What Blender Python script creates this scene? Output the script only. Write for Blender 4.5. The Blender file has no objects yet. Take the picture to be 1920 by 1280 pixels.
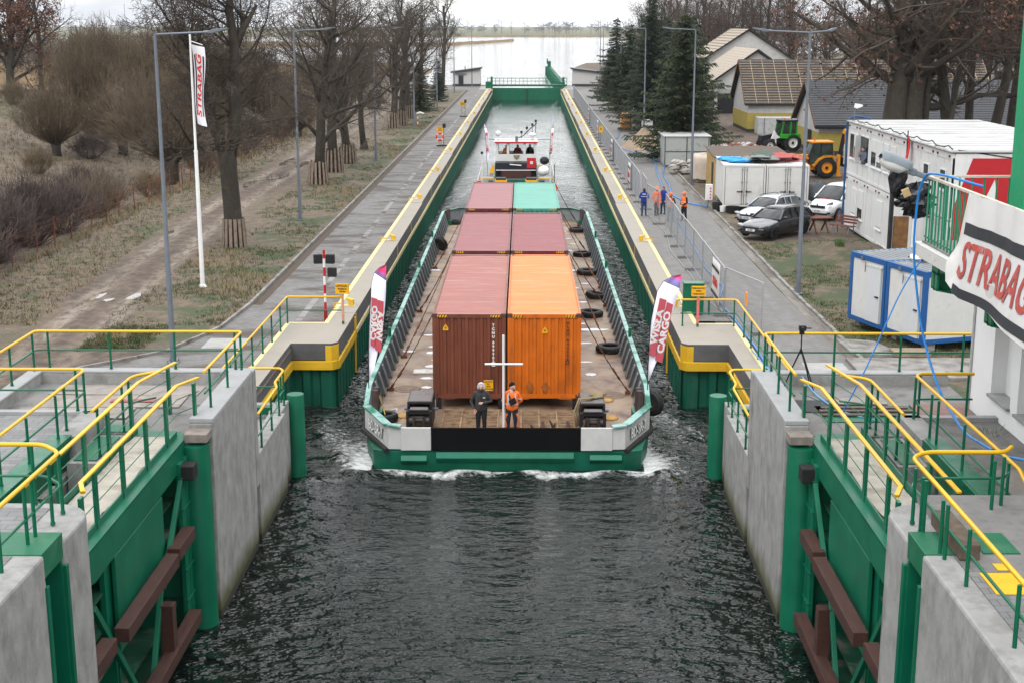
import bpy, math, random
from mathutils import Vector, Matrix, Euler
R = math.radians
sc = bpy.context.scene
COL = sc.collection
random.seed(7)

# ------------------------------------------------------------------ camera, sky, sun, exposure
cam_data = bpy.data.cameras.new('camera')
cam = bpy.data.objects.new('camera', cam_data); COL.objects.link(cam)
cam.location = (0, 0, 11.35)
cam.rotation_euler = (R(90 - 12.95), 0, R(0.769))
cam_data.sensor_width = 36; cam_data.lens = 48.2
cam_data.clip_start = 0.5; cam_data.clip_end = 12000
sc.camera = cam
SUN_EL, SUN_AZ = R(44), R(205)          # overcast: sun behind and left of the camera, well diffused
w = bpy.data.worlds.new('World'); sc.world = w; w.use_nodes = True
nt = w.node_tree; nt.nodes.clear()
out = nt.nodes.new('ShaderNodeOutputWorld'); bg = nt.nodes.new('ShaderNodeBackground')
sky = nt.nodes.new('ShaderNodeTexSky'); sky.sky_type = 'NISHITA'; sky.sun_disc = False
sky.sun_elevation = SUN_EL; sky.sun_rotation = SUN_AZ; sky.dust_density = 3.0; sky.air_density = 1.0
hsv = nt.nodes.new('ShaderNodeHueSaturation'); hsv.inputs['Saturation'].default_value = 0.10
tc = nt.nodes.new('ShaderNodeTexCoord'); mp = nt.nodes.new('ShaderNodeMapping'); mp.inputs['Scale'].default_value = (2.2, 2.2, 7)
ns = nt.nodes.new('ShaderNodeTexNoise'); ns.inputs['Scale'].default_value = 2.2; ns.inputs['Detail'].default_value = 7
rmp = nt.nodes.new('ShaderNodeValToRGB')
rmp.color_ramp.elements[0].position = .36; rmp.color_ramp.elements[0].color = (6.0, 6.3, 6.9, 1)
rmp.color_ramp.elements[1].position = .62; rmp.color_ramp.elements[1].color = (13.5, 13.5, 13.5, 1)
mx = nt.nodes.new('ShaderNodeMix'); mx.data_type = 'RGBA'; mx.inputs[0].default_value = .8
L = nt.links.new
L(sky.outputs[0], hsv.inputs['Color']); L(tc.outputs['Generated'], mp.inputs[0]); L(mp.outputs[0], ns.inputs['Vector'])
L(ns.outputs['Fac'], rmp.inputs[0]); L(hsv.outputs[0], mx.inputs[6]); L(rmp.outputs[0], mx.inputs[7])
sz = nt.nodes.new('ShaderNodeSeparateXYZ'); L(tc.outputs['Generated'], sz.inputs[0]); gr_ = nt.nodes.new('ShaderNodeMapRange'); L(sz.outputs[2], gr_.inputs[0])
gr_.inputs[1].default_value = .03; gr_.inputs[2].default_value = .75; gr_.inputs[3].default_value = .92; gr_.inputs[4].default_value = 2.2   # overcast: brighter overhead than at the horizon
vm = nt.nodes.new('ShaderNodeVectorMath'); vm.operation = 'SCALE'; L(mx.outputs[2], vm.inputs[0]); L(gr_.outputs[0], vm.inputs['Scale'])
L(vm.outputs[0], bg.inputs['Color']); bg.inputs['Strength'].default_value = .13
L(bg.outputs[0], out.inputs['Surface'])
sl = bpy.data.lights.new('sun', 'SUN'); sl.energy = .7; sl.angle = R(24); sl.color = (1, .97, .93)
so = bpy.data.objects.new('sun', sl); COL.objects.link(so)
so.rotation_euler = (R(90) - SUN_EL, 0, R(180) - SUN_AZ)
so.location = (0, 0, 60)
sc.view_settings.view_transform = 'Standard'; sc.view_settings.look = 'None'
sc.view_settings.exposure = 0.30; sc.view_settings.gamma = 1.0
sc.cycles.max_bounces = 6; sc.cycles.transparent_max_bounces = 8

# ------------------------------------------------------------------ helpers
ORI = {}
class MB:
    def __init__(s): s.v = []; s.f = []; s.m = []
    def add(s, vs, fs, mi=0):
        n = len(s.v); s.v += [tuple(p) for p in vs]
        for f in fs: s.f.append(tuple(i + n for i in f)); s.m.append(mi)
        return s
    def box(s, x0, y0, z0, x1, y1, z1, mi=0):
        vs = [(x, y, z) for z in (z0, z1) for y in (y0, y1) for x in (x0, x1)]
        return s.add(vs, [(0, 2, 3, 1), (4, 5, 7, 6), (0, 1, 5, 4), (1, 3, 7, 5), (3, 2, 6, 7), (2, 0, 4, 6)], mi)
    def obox(s, c, a, b, d, mi=0):
        c, a, b, d = Vector(c), Vector(a), Vector(b), Vector(d)
        vs = [c + i * a + j * b + k * d for k in (-1, 1) for j in (-1, 1) for i in (-1, 1)]
        return s.add(vs, [(0, 2, 3, 1), (4, 5, 7, 6), (0, 1, 5, 4), (1, 3, 7, 5), (3, 2, 6, 7), (2, 0, 4, 6)], mi)
    def bar(s, p, q, wd, ht, mi=0, up=(0, 0, 1)):
        p, q = Vector(p), Vector(q); d = (q - p); u = Vector(up)
        if abs(d.normalized().dot(u)) > .99: u = Vector((1, 0, 0))
        sd = d.cross(u).normalized(); uu = sd.cross(d).normalized()
        return s.obox((p + q) / 2, sd * wd / 2, d / 2, uu * ht / 2, mi)
    def tube(s, pts, r, n=8, mi=0, radii=None, caps=True):
        pts = [Vector(p) for p in pts]; rings = []; k = len(pts)
        ref = Vector((0, 0, 1)); prev = None
        for i, p in enumerate(pts):
            a = pts[max(i - 1, 0)]; b = pts[min(i + 1, k - 1)]
            d0 = (p - a); d1 = (b - p)
            d = (d0.normalized() if d0.length > 1e-9 else Vector()) + (d1.normalized() if d1.length > 1e-9 else Vector())
            if d.length < 1e-6: d = Vector((0, 0, 1))
            d.normalize()
            if prev is None:
                e = d.cross(ref if abs(d.dot(ref)) < .95 else Vector((1, 0, 0))).normalized()
            else:
                e = (prev - d * prev.dot(d))
                e = e.normalized() if e.length > 1e-6 else d.orthogonal().normalized()
            prev = e; g = d.cross(e)
            rr = radii[i] if radii else r
            if 0 < i < k - 1 and not radii:
                c = d0.normalized().dot(d1.normalized()) if d0.length > 1e-9 and d1.length > 1e-9 else 1
                rr = r / max(.6, math.sqrt(max(0, (1 + c) / 2)))
            rings.append([p + (e * math.cos(2 * math.pi * j / n) + g * math.sin(2 * math.pi * j / n)) * rr for j in range(n)])
        vs = [v for r_ in rings for v in r_]; fs = []
        for i in range(k - 1):
            for j in range(n):
                fs.append((i * n + j, i * n + (j + 1) % n, (i + 1) * n + (j + 1) % n, (i + 1) * n + j))
        if caps and n > 3:
            fs.append(tuple(range(n - 1, -1, -1))); fs.append(tuple((k - 1) * n + j for j in range(n)))
        return s.add(vs, fs, mi)
    def lathe(s, prof, c=(0, 0, 0), n=20, axis='z', mi=0):
        vs = []; c = Vector(c)
        for (r, h) in prof:
            for j in range(n):
                a = 2 * math.pi * j / n; u, v_ = r * math.cos(a), r * math.sin(a)
                vs.append(c + Vector({'z': (u, v_, h), 'x': (h, u, v_), 'y': (u, h, v_)}[axis]))
        fs = []
        for i in range(len(prof) - 1):
            for j in range(n):
                fs.append((i * n + j, i * n + (j + 1) % n, (i + 1) * n + (j + 1) % n, (i + 1) * n + j))
        return s.add(vs, fs, mi)
    def prism(s, poly, h0, h1, axis='z', mi=0):
        def P(a, b, h): return {'z': (a, b, h), 'x': (h, a, b), 'y': (a, h, b)}[axis]
        n = len(poly); vs = [P(a, b, h0) for a, b in poly] + [P(a, b, h1) for a, b in poly]
        fs = [tuple(range(n - 1, -1, -1)), tuple(range(n, 2 * n))] + [(i, (i + 1) % n, n + (i + 1) % n, n + i) for i in range(n)]
        return s.add(vs, fs, mi)
    def sheet(s, rows, mi=0, closed=False):
        k = len(rows[0]); vs = [p for r_ in rows for p in r_]; fs = []
        for i in range(len(rows) - 1):
            for j in range(k if closed else k - 1):
                fs.append((i * k + j, i * k + (j + 1) % k, (i + 1) * k + (j + 1) % k, (i + 1) * k + j))
        return s.add(vs, fs, mi)
    def ball(s, c, rx, ry=None, rz=None, n=10, m=7, mi=0, fn=None):
        ry = ry or rx; rz = rz or rx; rows = []
        for i in range(m + 1):
            t = math.pi * i / m - math.pi / 2; row = []
            for j in range(n):
                a = 2 * math.pi * j / n; k = fn(i, j) if fn else 1
                row.append((c[0] + rx * math.cos(t) * math.cos(a) * k, c[1] + ry * math.cos(t) * math.sin(a) * k, c[2] + rz * math.sin(t) * k))
            rows.append(row)
        return s.sheet(rows, mi, True)
    def mirror(s, f):
        s.v = [f(p) for p in s.v]; s.f = [tuple(reversed(f_)) for f_ in s.f]; return s
    def build(s, name, mats, parent=None, bevel=0, smooth=False, label=None, recalc=True):
        if not isinstance(mats, (list, tuple)): mats = [mats]
        o_ = ORI.get(parent.name, (0, 0, 0)) if parent else (0, 0, 0)
        vs = [(x - o_[0], y - o_[1], z - o_[2]) for x, y, z in s.v] if any(o_) else s.v
        me = bpy.data.meshes.new(name); me.from_pydata(vs, [], s.f)
        for m_ in mats: me.materials.append(m_)
        if any(s.m): me.polygons.foreach_set('material_index', s.m)
        if recalc:
            import bmesh
            bm = bmesh.new(); bm.from_mesh(me); bmesh.ops.recalc_face_normals(bm, faces=bm.faces); bm.to_mesh(me); bm.free()
        if smooth: me.polygons.foreach_set('use_smooth', [True] * len(me.polygons))
        me.update()
        o = bpy.data.objects.new(name, me); COL.objects.link(o)
        if smooth and smooth is not True:
            me.set_sharp_from_angle(angle=R(smooth))
        if parent: o.parent = parent; ORI[o.name] = o_
        if bevel:
            b = o.modifiers.new('bevel', 'BEVEL'); b.width = bevel; b.segments = 2; b.limit_method = 'ANGLE'; b.angle_limit = R(40)
        if label: o['label'] = label
        return o

def tag(o, label, cat, group=None):
    o['label'] = label; o['category'] = cat
    if group: o['group'] = group
    return o
def thing(name, label, cat, loc=(0, 0, 0), rz=0, group=None, world=False):
    """an Empty that carries the parts; with world=True its parts are given in world coordinates"""
    o = bpy.data.objects.new(name, None); COL.objects.link(o); o.empty_display_size = .2
    o.location = loc; o.rotation_euler = (0, 0, rz); tag(o, label, cat, group)
    ORI[o.name] = tuple(loc) if world else (0, 0, 0)
    return o
def struct(o): o['kind'] = 'structure'; return o
def stuff(o): o['kind'] = 'stuff'; return o
KIDS = {}
def dup(root, loc, rz=None, label=None, group=None, scale=None):
    r = root.copy(); COL.objects.link(r); r.location = loc
    if rz is not None: r.rotation_euler = (r.rotation_euler[0], r.rotation_euler[1], rz)
    if label: r['label'] = label
    if group: r['group'] = group
    if scale: r.scale = scale if hasattr(scale, '__len__') else (scale,) * 3
    def kids(a, b):
        for ch in a.children:
            c = ch.copy(); COL.objects.link(c); c.parent = b; kids(ch, c)
    kids(root, r)
    return r
def rnd(pts, r, k=4):
    """round the corners of a polyline"""
    pts = [Vector(p) for p in pts]; o = [pts[0]]
    for i in range(1, len(pts) - 1):
        a, p, b = pts[i - 1], pts[i], pts[i + 1]
        u = (a - p); v = (b - p); q = min(r, u.length * .45, v.length * .45)
        s0 = p + u.normalized() * q; s1 = p + v.normalized() * q
        for t in range(k + 1):
            t /= k; o.append((s0 * (1 - t) + p * t) * (1 - t) + (p * (1 - t) + s1 * t) * t)
    o.append(pts[-1]); return o
def text_mb(body, size, depth=.004, font_scale_x=1.0, shear=0, bold=0, spacing=1.0, align='CENTER'):
    """letters as a thin solid mesh in the xy plane, centred"""
    cu = bpy.data.curves.new('letters', 'FONT'); cu.body = body; cu.size = size; cu.extrude = depth; cu.shear = shear
    cu.align_x = align; cu.align_y = 'CENTER'; cu.offset = bold; cu.space_character = spacing; cu.resolution_u = 3; cu.space_line = .95
    o = bpy.data.objects.new('letters', cu); COL.objects.link(o)
    me = bpy.data.meshes.new_from_object(o.evaluated_get(bpy.context.evaluated_depsgraph_get()))
    mb = MB(); mb.add([(v.co.x * font_scale_x, v.co.y, v.co.z) for v in me.vertices], [tuple(p.vertices) for p in me.polygons])
    bpy.data.objects.remove(o); bpy.data.curves.remove(cu); bpy.data.meshes.remove(me)
    return mb
def place(mb, o, ux, uy):
    """map xy-plane letters to the world: origin o, x axis ux, y axis uy"""
    o, ux, uy = Vector(o), Vector(ux).normalized(), Vector(uy).normalized(); n = ux.cross(uy)
    mb.v = [tuple(o + ux * x + uy * y + n * z) for x, y, z in mb.v]; return mb

# ------------------------------------------------------------------ materials
def newmat(name):
    m = bpy.data.materials.new(name); m.use_nodes = True; t = m.node_tree
    return m, t, t.nodes['Principled BSDF']
def N(t, typ, **k):
    n = t.nodes.new(typ)
    for a, b in k.items():
        if a in n.inputs.keys(): n.inputs[a].default_value = b
        else: setattr(n, a, b)
    return n
def coords(t, scale=(1, 1, 1), obj=True):
    g = t.nodes.new('ShaderNodeTexCoord'); m = t.nodes.new('ShaderNodeMapping'); m.inputs['Scale'].default_value = scale
    t.links.new(g.outputs['Object'], m.inputs[0]); return m.outputs[0]
ALB = .735
def c4(c): return (c[0] * ALB, c[1] * ALB, c[2] * ALB, 1)
def mixc(t, fac, a, b, mode='MIX'):
    n = t.nodes.new('ShaderNodeMix'); n.data_type = 'RGBA'; n.blend_type = mode
    for sock, v in ((n.inputs[0], fac), (n.inputs[6], a), (n.inputs[7], b)):
        if hasattr(v, 'is_output'): t.links.new(v, sock)
        elif isinstance(v, (int, float)): sock.default_value = v
        else: sock.default_value = c4(v)
    return n.outputs[2]
def ramp(t, src, lo, hi):
    n = t.nodes.new('ShaderNodeMapRange'); n.inputs[1].default_value = lo; n.inputs[2].default_value = hi
    t.links.new(src, n.inputs[0]); return n.outputs[0]
def noise(t, scale, detail=5, vec=(1, 1, 1), rough=.6):
    n = N(t, 'ShaderNodeTexNoise', Scale=scale, Detail=detail, Roughness=rough)
    t.links.new(coords(t, vec), n.inputs['Vector']); return n.outputs['Fac']
MATS = {}
def pm(name, col, rough=.6, metal=0, var=.18, vs=3, bump=0, bs=40, dirt=None, ds=2.5, dlo=.52, dhi=.7, dvec=(1, 1, 1), coat=0, vvec=(1, 1, 1), spec=.28):
    if name in MATS: return MATS[name]
    m, t, p = newmat(name); lk = t.links.new
    f = ramp(t, noise(t, vs, 6, vvec), .3, .7)
    c = mixc(t, f, [x * (1 - var) for x in col], [min(1, x * (1 + var)) for x in col])
    if dirt:
        f2 = ramp(t, noise(t, ds, 7, dvec, .65), dlo, dhi)
        c = mixc(t, f2, c, dirt)
    lk(c, p.inputs['Base Color'])
    r_ = t.nodes.new('ShaderNodeMapRange'); r_.inputs[3].default_value = max(.02, rough - .12); r_.inputs[4].default_value = min(1, rough + .12)
    lk(f, r_.inputs[0]); lk(r_.outputs[0], p.inputs['Roughness'])
    p.inputs['Metallic'].default_value = metal; p.inputs['Specular IOR Level'].default_value = spec
    if coat: p.inputs['Coat Weight'].default_value = coat; p.inputs['Coat Roughness'].default_value = .08
    if bump:
        b = N(t, 'ShaderNodeBump', Strength=min(1, bump), Distance=.02); lk(noise(t, bs, 5), b.inputs['Height']); lk(b.outputs[0], p.inputs['Normal'])
    MATS[name] = m; return m
G_GREEN = (.001, .12, .062)
M_green = pm('green_paint', G_GREEN, .42, var=.16, vs=1.3, dirt=(.004, .075, .042), ds=1.6, dlo=.55, dhi=.8, dvec=(1, 1, .35))
M_greenpost = pm('green_rail_paint', (.002, .115, .056), .35, var=.12, vs=2)
M_yellow = pm('yellow_rail_paint', (.70, .40, .008), .38, var=.1, vs=2, dirt=(.5, .28, .02), ds=4, dlo=.6, dhi=.85)
M_conc = pm('concrete', (.30, .297, .285), .88, var=.16, vs=2.6, bump=.35, bs=18, dirt=(.165, .162, .15), ds=2.3, dlo=.46, dhi=.74, dvec=(1, 1, .6))
def tide(m):
    """algae and wet tide line where the concrete meets the water (heights in metres)"""
    t = m.node_tree; p = t.nodes['Principled BSDF']; lk = t.links.new; old = p.inputs['Base Color'].links[0].from_socket
    g = t.nodes.new('ShaderNodeNewGeometry'); s = t.nodes.new('ShaderNodeSeparateXYZ'); lk(g.outputs['Position'], s.inputs[0])
    a = N(t, 'ShaderNodeMath', operation='MULTIPLY_ADD'); lk(noise(t, 1.7, 6, (1, 1, .4)), a.inputs[0]); a.inputs[1].default_value = -.7; lk(s.outputs[2], a.inputs[2])
    f = ramp(t, a.outputs[0], -1.85, -2.35); c = mixc(t, f, old, (.085, .085, .035)); f2 = ramp(t, s.outputs[2], -2.02, -2.10); lk(mixc(t, f2, c, (.03, .032, .02)), p.inputs['Base Color'])
tide(M_conc)
M_conc_light = pm('concrete_kerb', (.32, .325, .325), .85, var=.14, vs=2, bump=.15, bs=25, dirt=(.26, .26, .25), ds=2, dlo=.55, dhi=.85)
M_coping = pm('coping_coating', (.30, .27, .225), .7, var=.1, vs=.7, bump=.06, bs=60, dirt=(.25, .225, .185), ds=.8, dlo=.5, dhi=.9)
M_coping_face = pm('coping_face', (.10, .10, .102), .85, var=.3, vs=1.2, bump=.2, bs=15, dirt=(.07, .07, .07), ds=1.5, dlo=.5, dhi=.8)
M_yline = pm('yellow_line', (.62, .52, .27), .7, var=.14, vs=2)
M_ystrong = pm('yellow_edge_paint', (.72, .43, .02), .55, var=.12, vs=1.5, dirt=(.5, .33, .08), ds=2, dlo=.58, dhi=.85)
M_grey = pm('grey_galvanised', (.15, .17, .20), .5, metal=.2, var=.1, vs=3)
M_white = pm('white_paint', (.74, .74, .73), .5, var=.06, vs=2, dirt=(.5, .49, .46), ds=1.4, dlo=.58, dhi=.9)
M_black = pm('black_rubber', (.012, .012, .012), .7, var=.3, vs=8, bump=.2, bs=30)
M_blackm = pm('black_metal', (.018, .018, .02), .5, metal=.3, var=.35, vs=6, dirt=(.08, .045, .03), ds=5, dlo=.6, dhi=.8)
M_timber = pm('creosoted_timber', (.062, .024, .017), .75, var=.45, vs=4, bump=.5, bs=18, dirt=(.035, .018, .014), ds=3, dlo=.45, dhi=.75, vvec=(4, .6, 4), dvec=(3, .7, 3))
M_wood = pm('raw_timber', (.42, .29, .16), .8, var=.25, vs=4)
M_ply = pm('weathered_board', (.27, .24, .215), .85, var=.22, vs=2, bump=.15, bs=60, dirt=(.14, .12, .105), ds=1.6, dlo=.5, dhi=.8)
M_rust = pm('rusty_steel', (.16, .055, .025), .85, var=.45, vs=6, bump=.3, bs=30, dirt=(.05, .022, .014), ds=5)
M_glass = pm('dark_glass', (.012, .016, .018), .05, var=.2, vs=2)
M_red = pm('red_paint', (.46, .012, .018), .45, var=.12, vs=2)
M_hose = pm('blue_hose', (.015, .22, .62), .35, var=.1)
M_signor = pm('sign_yellow', (.80, .40, .01), .45, var=.08)
M_ink = pm('black_lettering', (.012, .012, .014), .55, var=.1)
M_felt = pm('felt_matting', (.42, .39, .33), .95, var=.16, vs=3, bump=.2, bs=60, dirt=(.26, .23, .18), ds=1.6)
# ------------------------------------------------------------------ terrain and water
def sstep(a, b, x):
    t = max(0, min(1, (x - a) / (b - a))); return t * t * (3 - 2 * t)
TRK = [(-17.0, 36), (-17.0, 45), (-17.6, 53), (-18.4, 65), (-19.5, 80), (-19.8, 95), (-20.1, 119), (-20.6, 150), (-21, 260)]
def trk(y):
    for (xa, ya_), (xb, yb) in zip(TRK, TRK[1:]):
        if y <= yb: return xa + (xb - xa) * max(0, (y - ya_) / (yb - ya_))
    return TRK[-1][0]
def hash2(x, y):
    return math.sin(x * 12.9898 + y * 4.1414) * .5 + math.sin(x * 3.17 - y * 7.7) * .3 + math.sin(x * 1.3 + y * .9) * .2
def gz(x, y):
    z = -.03
    if x < 0:
        bank = sstep(-29, -54, x) * 4.2 * (1 - sstep(150, 215, y)) * sstep(20, 60, y)
        z += bank - .5 * sstep(-24, -28, x) * (1 - sstep(-30, -36, x))
        z += .05 * hash2(x * .9, y * .7) * sstep(-12.2, -14, x)
        if y > 210: z -= 1.9 * sstep(215, 330, y) * sstep(-24, -60, x)
        d = abs(x - trk(y)); z -= .09 * max(0, 1 - abs(d - .95) / .45)
        if y > 275: z = min(z, .0) - 2.6 * sstep(275, 292, y) * (1 - sstep(-22, -40, x)) - 2.9 * sstep(420, 520, y)
    else:
        z += .05 * hash2(x * .8, y * .6) * sstep(11.8, 13.5, x)
        z += .45 * math.exp(-((x - 16.6) / 2.2) ** 2 - ((y - 70.5) / 2.4) ** 2)
        z += 1.2 * sstep(60, 120, x)
        if y > 270: z -= 2.8 * sstep(270, 285, y) * (1 - sstep(16, 24, x + (y - 290) * .03))
        z -= 3.2 * sstep(440, 520, y) * (1 - sstep(70, 110, x))
    return z
def ground_mat():
    m, t, p = newmat('verge_ground'); lk = t.links.new
    n1 = ramp(t, noise(t, .35, 8), .42, .62); n2 = ramp(t, noise(t, 1.4, 8, rough=.7), .4, .65); n3 = ramp(t, noise(t, 9, 6, rough=.75), .3, .7)
    straw = mixc(t, n3, (.08, .056, .034), (.20, .15, .088)); green = mixc(t, n3, (.022, .032, .010), (.06, .078, .022)); dirt = mixc(t, n3, (.03, .022, .017), (.095, .072, .052))
    a = t.nodes.new('ShaderNodeAttribute'); a.attribute_name = 'mud'; g = t.nodes.new('ShaderNodeAttribute'); g.attribute_name = 'green'
    ad = N(t, 'ShaderNodeMath', operation='ADD'); lk(n1, ad.inputs[0]); lk(g.outputs['Fac'], ad.inputs[1])
    gm = ramp(t, ad.outputs[0], .75, 1.25)
    c = mixc(t, n2, straw, dirt); c = mixc(t, gm, c, green)
    mm = N(t, 'ShaderNodeMath', operation='MULTIPLY_ADD'); lk(n2, mm.inputs[0]); mm.inputs[1].default_value = .5; lk(a.outputs['Fac'], mm.inputs[2])
    mf = ramp(t, mm.outputs[0], .55, .95)
    rut = t.nodes.new('ShaderNodeAttribute'); rut.attribute_name = 'rut'
    sand = mixc(t, n3, (.18, .14, .105), (.31, .26, .205)); mud = mixc(t, n2, (.045, .030, .021), (.14, .098, .066))
    rn = N(t, 'ShaderNodeMath', operation='MULTIPLY'); lk(ramp(t, noise(t, 2.2, 8, (1.6, .45, 1), .75), .40, .56), rn.inputs[0]); lk(rut.outputs['Fac'], rn.inputs[1]); mud = mixc(t, rn.outputs[0], mud, sand)
    c = mixc(t, mf, c, mud)
    lk(c, p.inputs['Base Color']); p.inputs['Roughness'].default_value = .95
    b = N(t, 'ShaderNodeBump', Strength=.7, Distance=.08); lk(noise(t, 5, 8, rough=.7), b.inputs['Height']); lk(b.outputs[0], p.inputs['Normal'])
    return m
MG = ground_mat()
def ground(xs, ys, name):
    mb = MB(); mb.sheet([[(x, y, gz(x, y)) for x in xs] for y in ys])
    o = struct(mb.build(name, MG, smooth=True, recalc=False)); me = o.data
    am = me.attributes.new('mud', 'FLOAT', 'POINT'); ag = me.attributes.new('green', 'FLOAT', 'POINT'); ar = me.attributes.new('rut', 'FLOAT', 'POINT')
    for i, v in enumerate(me.vertices):
        x, y, z = v.co; mud = gr = 0; rut = 0
        if x < 0:
            d = abs(x - trk(y) + .35 * math.sin(y * .23) + .2 * math.sin(y * .9 + x)); mud = max(0, 1.05 - max(0, d - 1.25) / 1.1)
            mud = max(mud, 1 - max(0, abs(y - 42) - 5) / 4 if -22 < x < -12.5 else 0)
            rut = min(1, 1.7 * max(0, 1 - abs(abs(x - trk(y)) - .95) / .55) * (.75 + .35 * math.sin(y * .37)))
            gr = .55 * sstep(-16.8, -14, x) * (1 - sstep(-12.4, -11.8, x)) + (.5 if (y > 120 and -45 > x > -75) else 0) + .3 * sstep(-22, -21, -abs(x + 22.2) - 20.5)
            if x < -27 and y < 120: gr = -.3
        else:
            gr = .7 * (1 - sstep(16, 22, x)) * (1 - sstep(72, 78, y)) + .35 * (x < 15 and y > 100)
            mud = sstep(14, 18, x) * sstep(73, 79, y) * (1 - sstep(60, 70, x)) * .9 + .9 * math.exp(-((x - 16.4) / 2) ** 2 - ((y - 71) / 2.2) ** 2) + (.8 if 11.6 < x < 16 and 73 < y < 80 else 0)
            if x > 45: gr = .6
        am.data[i].value = mud; ag.data[i].value = gr; ar.data[i].value = max(0, rut)
    return o
ysr = [14 + 1.0 * i for i in range(150)] + [165, 170, 176, 183, 190, 200, 210, 220, 232, 245, 258, 268, 272, 276, 280, 284, 288, 293, 300, 315, 330, 350, 380, 420, 440, 460, 480, 500, 520, 560]
ground([-900, -500, -300, -200, -150, -120, -95, -80] + [-70 + 2 * i for i in range(18)] + [-34 + .4 * i for i in range(61)] + [-9.4, -8.6], ysr, 'ground')
ground([7.3, 8, 9, 10, 10.8] + [11.4 + .5 * i for i in range(30)] + [27 + 2 * i for i in range(15)] + [60, 70, 85, 100, 130, 170, 230, 320, 500, 900], ysr, 'ground')
# far bank, reed beds on it
m_reed = pm('dry_reeds', (.30, .215, .125), .95, var=.3, vs=.05, dirt=(.17, .13, .075), ds=.03, dvec=(1, .3, 1))
m_meadow = pm('far_meadow', (.10, .10, .045), .95, var=.3, vs=.01, dirt=(.16, .13, .075), ds=.006)
far = MB()
far.sheet([[(x, 1740 + 0.09 * abs(x - 90) * (x < 90) * 1.6 + 40 * math.sin(x * .004) + yy, zz) for x in range(-3000, 3001, 100)] for yy, zz in ((0, -2.6), (25, -.6), (120, .2), (900, 2), (5000, 6))])
struct(far.build('far_bank', m_meadow, smooth=True))

def water_mat():
    m, t, p = newmat('canal_water'); lk = t.links.new
    p.inputs['Base Color'].default_value = (.006, .010, .008, 1); p.inputs['IOR'].default_value = 1.33
    p.inputs['Roughness'].default_value = .05
    n1 = noise(t, 1.25, 2.4, (1.0, 1.9, 1), .5); n2 = noise(t, 6.5, 1.5, (1, 1.6, 1), .5); n3 = noise(t, .6, 2, (1, 1.6, 1))
    a1 = N(t, 'ShaderNodeMath', operation='MULTIPLY_ADD'); lk(n2, a1.inputs[0]); a1.inputs[1].default_value = .22; lk(n1, a1.inputs[2])
    a2 = N(t, 'ShaderNodeMath', operation='MULTIPLY_ADD'); lk(n3, a2.inputs[0]); a2.inputs[1].default_value = 1.0; lk(a1.outputs[0], a2.inputs[2])
    ge = t.nodes.new('ShaderNodeNewGeometry'); sx = t.nodes.new('ShaderNodeSeparateXYZ'); lk(ge.outputs['Position'], sx.inputs[0]); cv = t.nodes.new('ShaderNodeValToRGB'); md = t.nodes.new('ShaderNodeMapRange'); md.inputs[1].default_value = 20; md.inputs[2].default_value = 320; lk(sx.outputs[1], md.inputs[0]); lk(md.outputs[0], cv.inputs[0])
    e_ = cv.color_ramp.elements; e_[0].position = .0; e_[0].color = (1, 1, 1, 1); e_[1].position = 1; e_[1].color = (.30, .30, .30, 1); q_ = e_.new(.21); q_.color = (.9, .9, .9, 1); q_ = e_.new(.30); q_.color = (.24, .24, .24, 1); q_ = e_.new(.42); q_.color = (.07, .07, .07, 1); q_ = e_.new(.85); q_.color = (.06, .06, .06, 1)   # open chop near the bow, calm sheltered water beyond
    b = N(t, 'ShaderNodeBump', Distance=.66); wp = N(t, 'ShaderNodeMath', operation='MULTIPLY'); pr_ = t.nodes.new('ShaderNodeMapRange'); pr_.inputs[1].default_value = .38; pr_.inputs[2].default_value = .60; pr_.inputs[3].default_value = .55; pr_.inputs[4].default_value = 1.0; lk(noise(t, .23, 4, (1, .6, 1)), pr_.inputs[0]); lk(pr_.outputs[0], wp.inputs[0]); lk(cv.outputs[0], wp.inputs[1]); lk(wp.outputs[0], b.inputs['Strength']); lk(a2.outputs[0], b.inputs['Height']); lk(b.outputs[0], p.inputs['Normal'])
    a = t.nodes.new('ShaderNodeAttribute'); a.attribute_name = 'foam_glint'
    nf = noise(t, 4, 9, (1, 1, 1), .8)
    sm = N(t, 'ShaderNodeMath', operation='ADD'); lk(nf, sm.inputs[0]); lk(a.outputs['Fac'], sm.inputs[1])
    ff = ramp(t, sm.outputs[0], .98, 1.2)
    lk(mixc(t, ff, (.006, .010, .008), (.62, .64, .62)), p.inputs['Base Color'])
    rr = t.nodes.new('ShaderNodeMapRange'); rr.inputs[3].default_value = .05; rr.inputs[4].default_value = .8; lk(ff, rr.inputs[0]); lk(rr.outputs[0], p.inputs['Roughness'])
    return m
WZ = -2.25
def bow_d(x, y):
    """distance ahead of / beside the barge"""
    dx = abs(x + .72) - 4.5; dy = 40.9 - y
    return dx, dy
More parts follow.
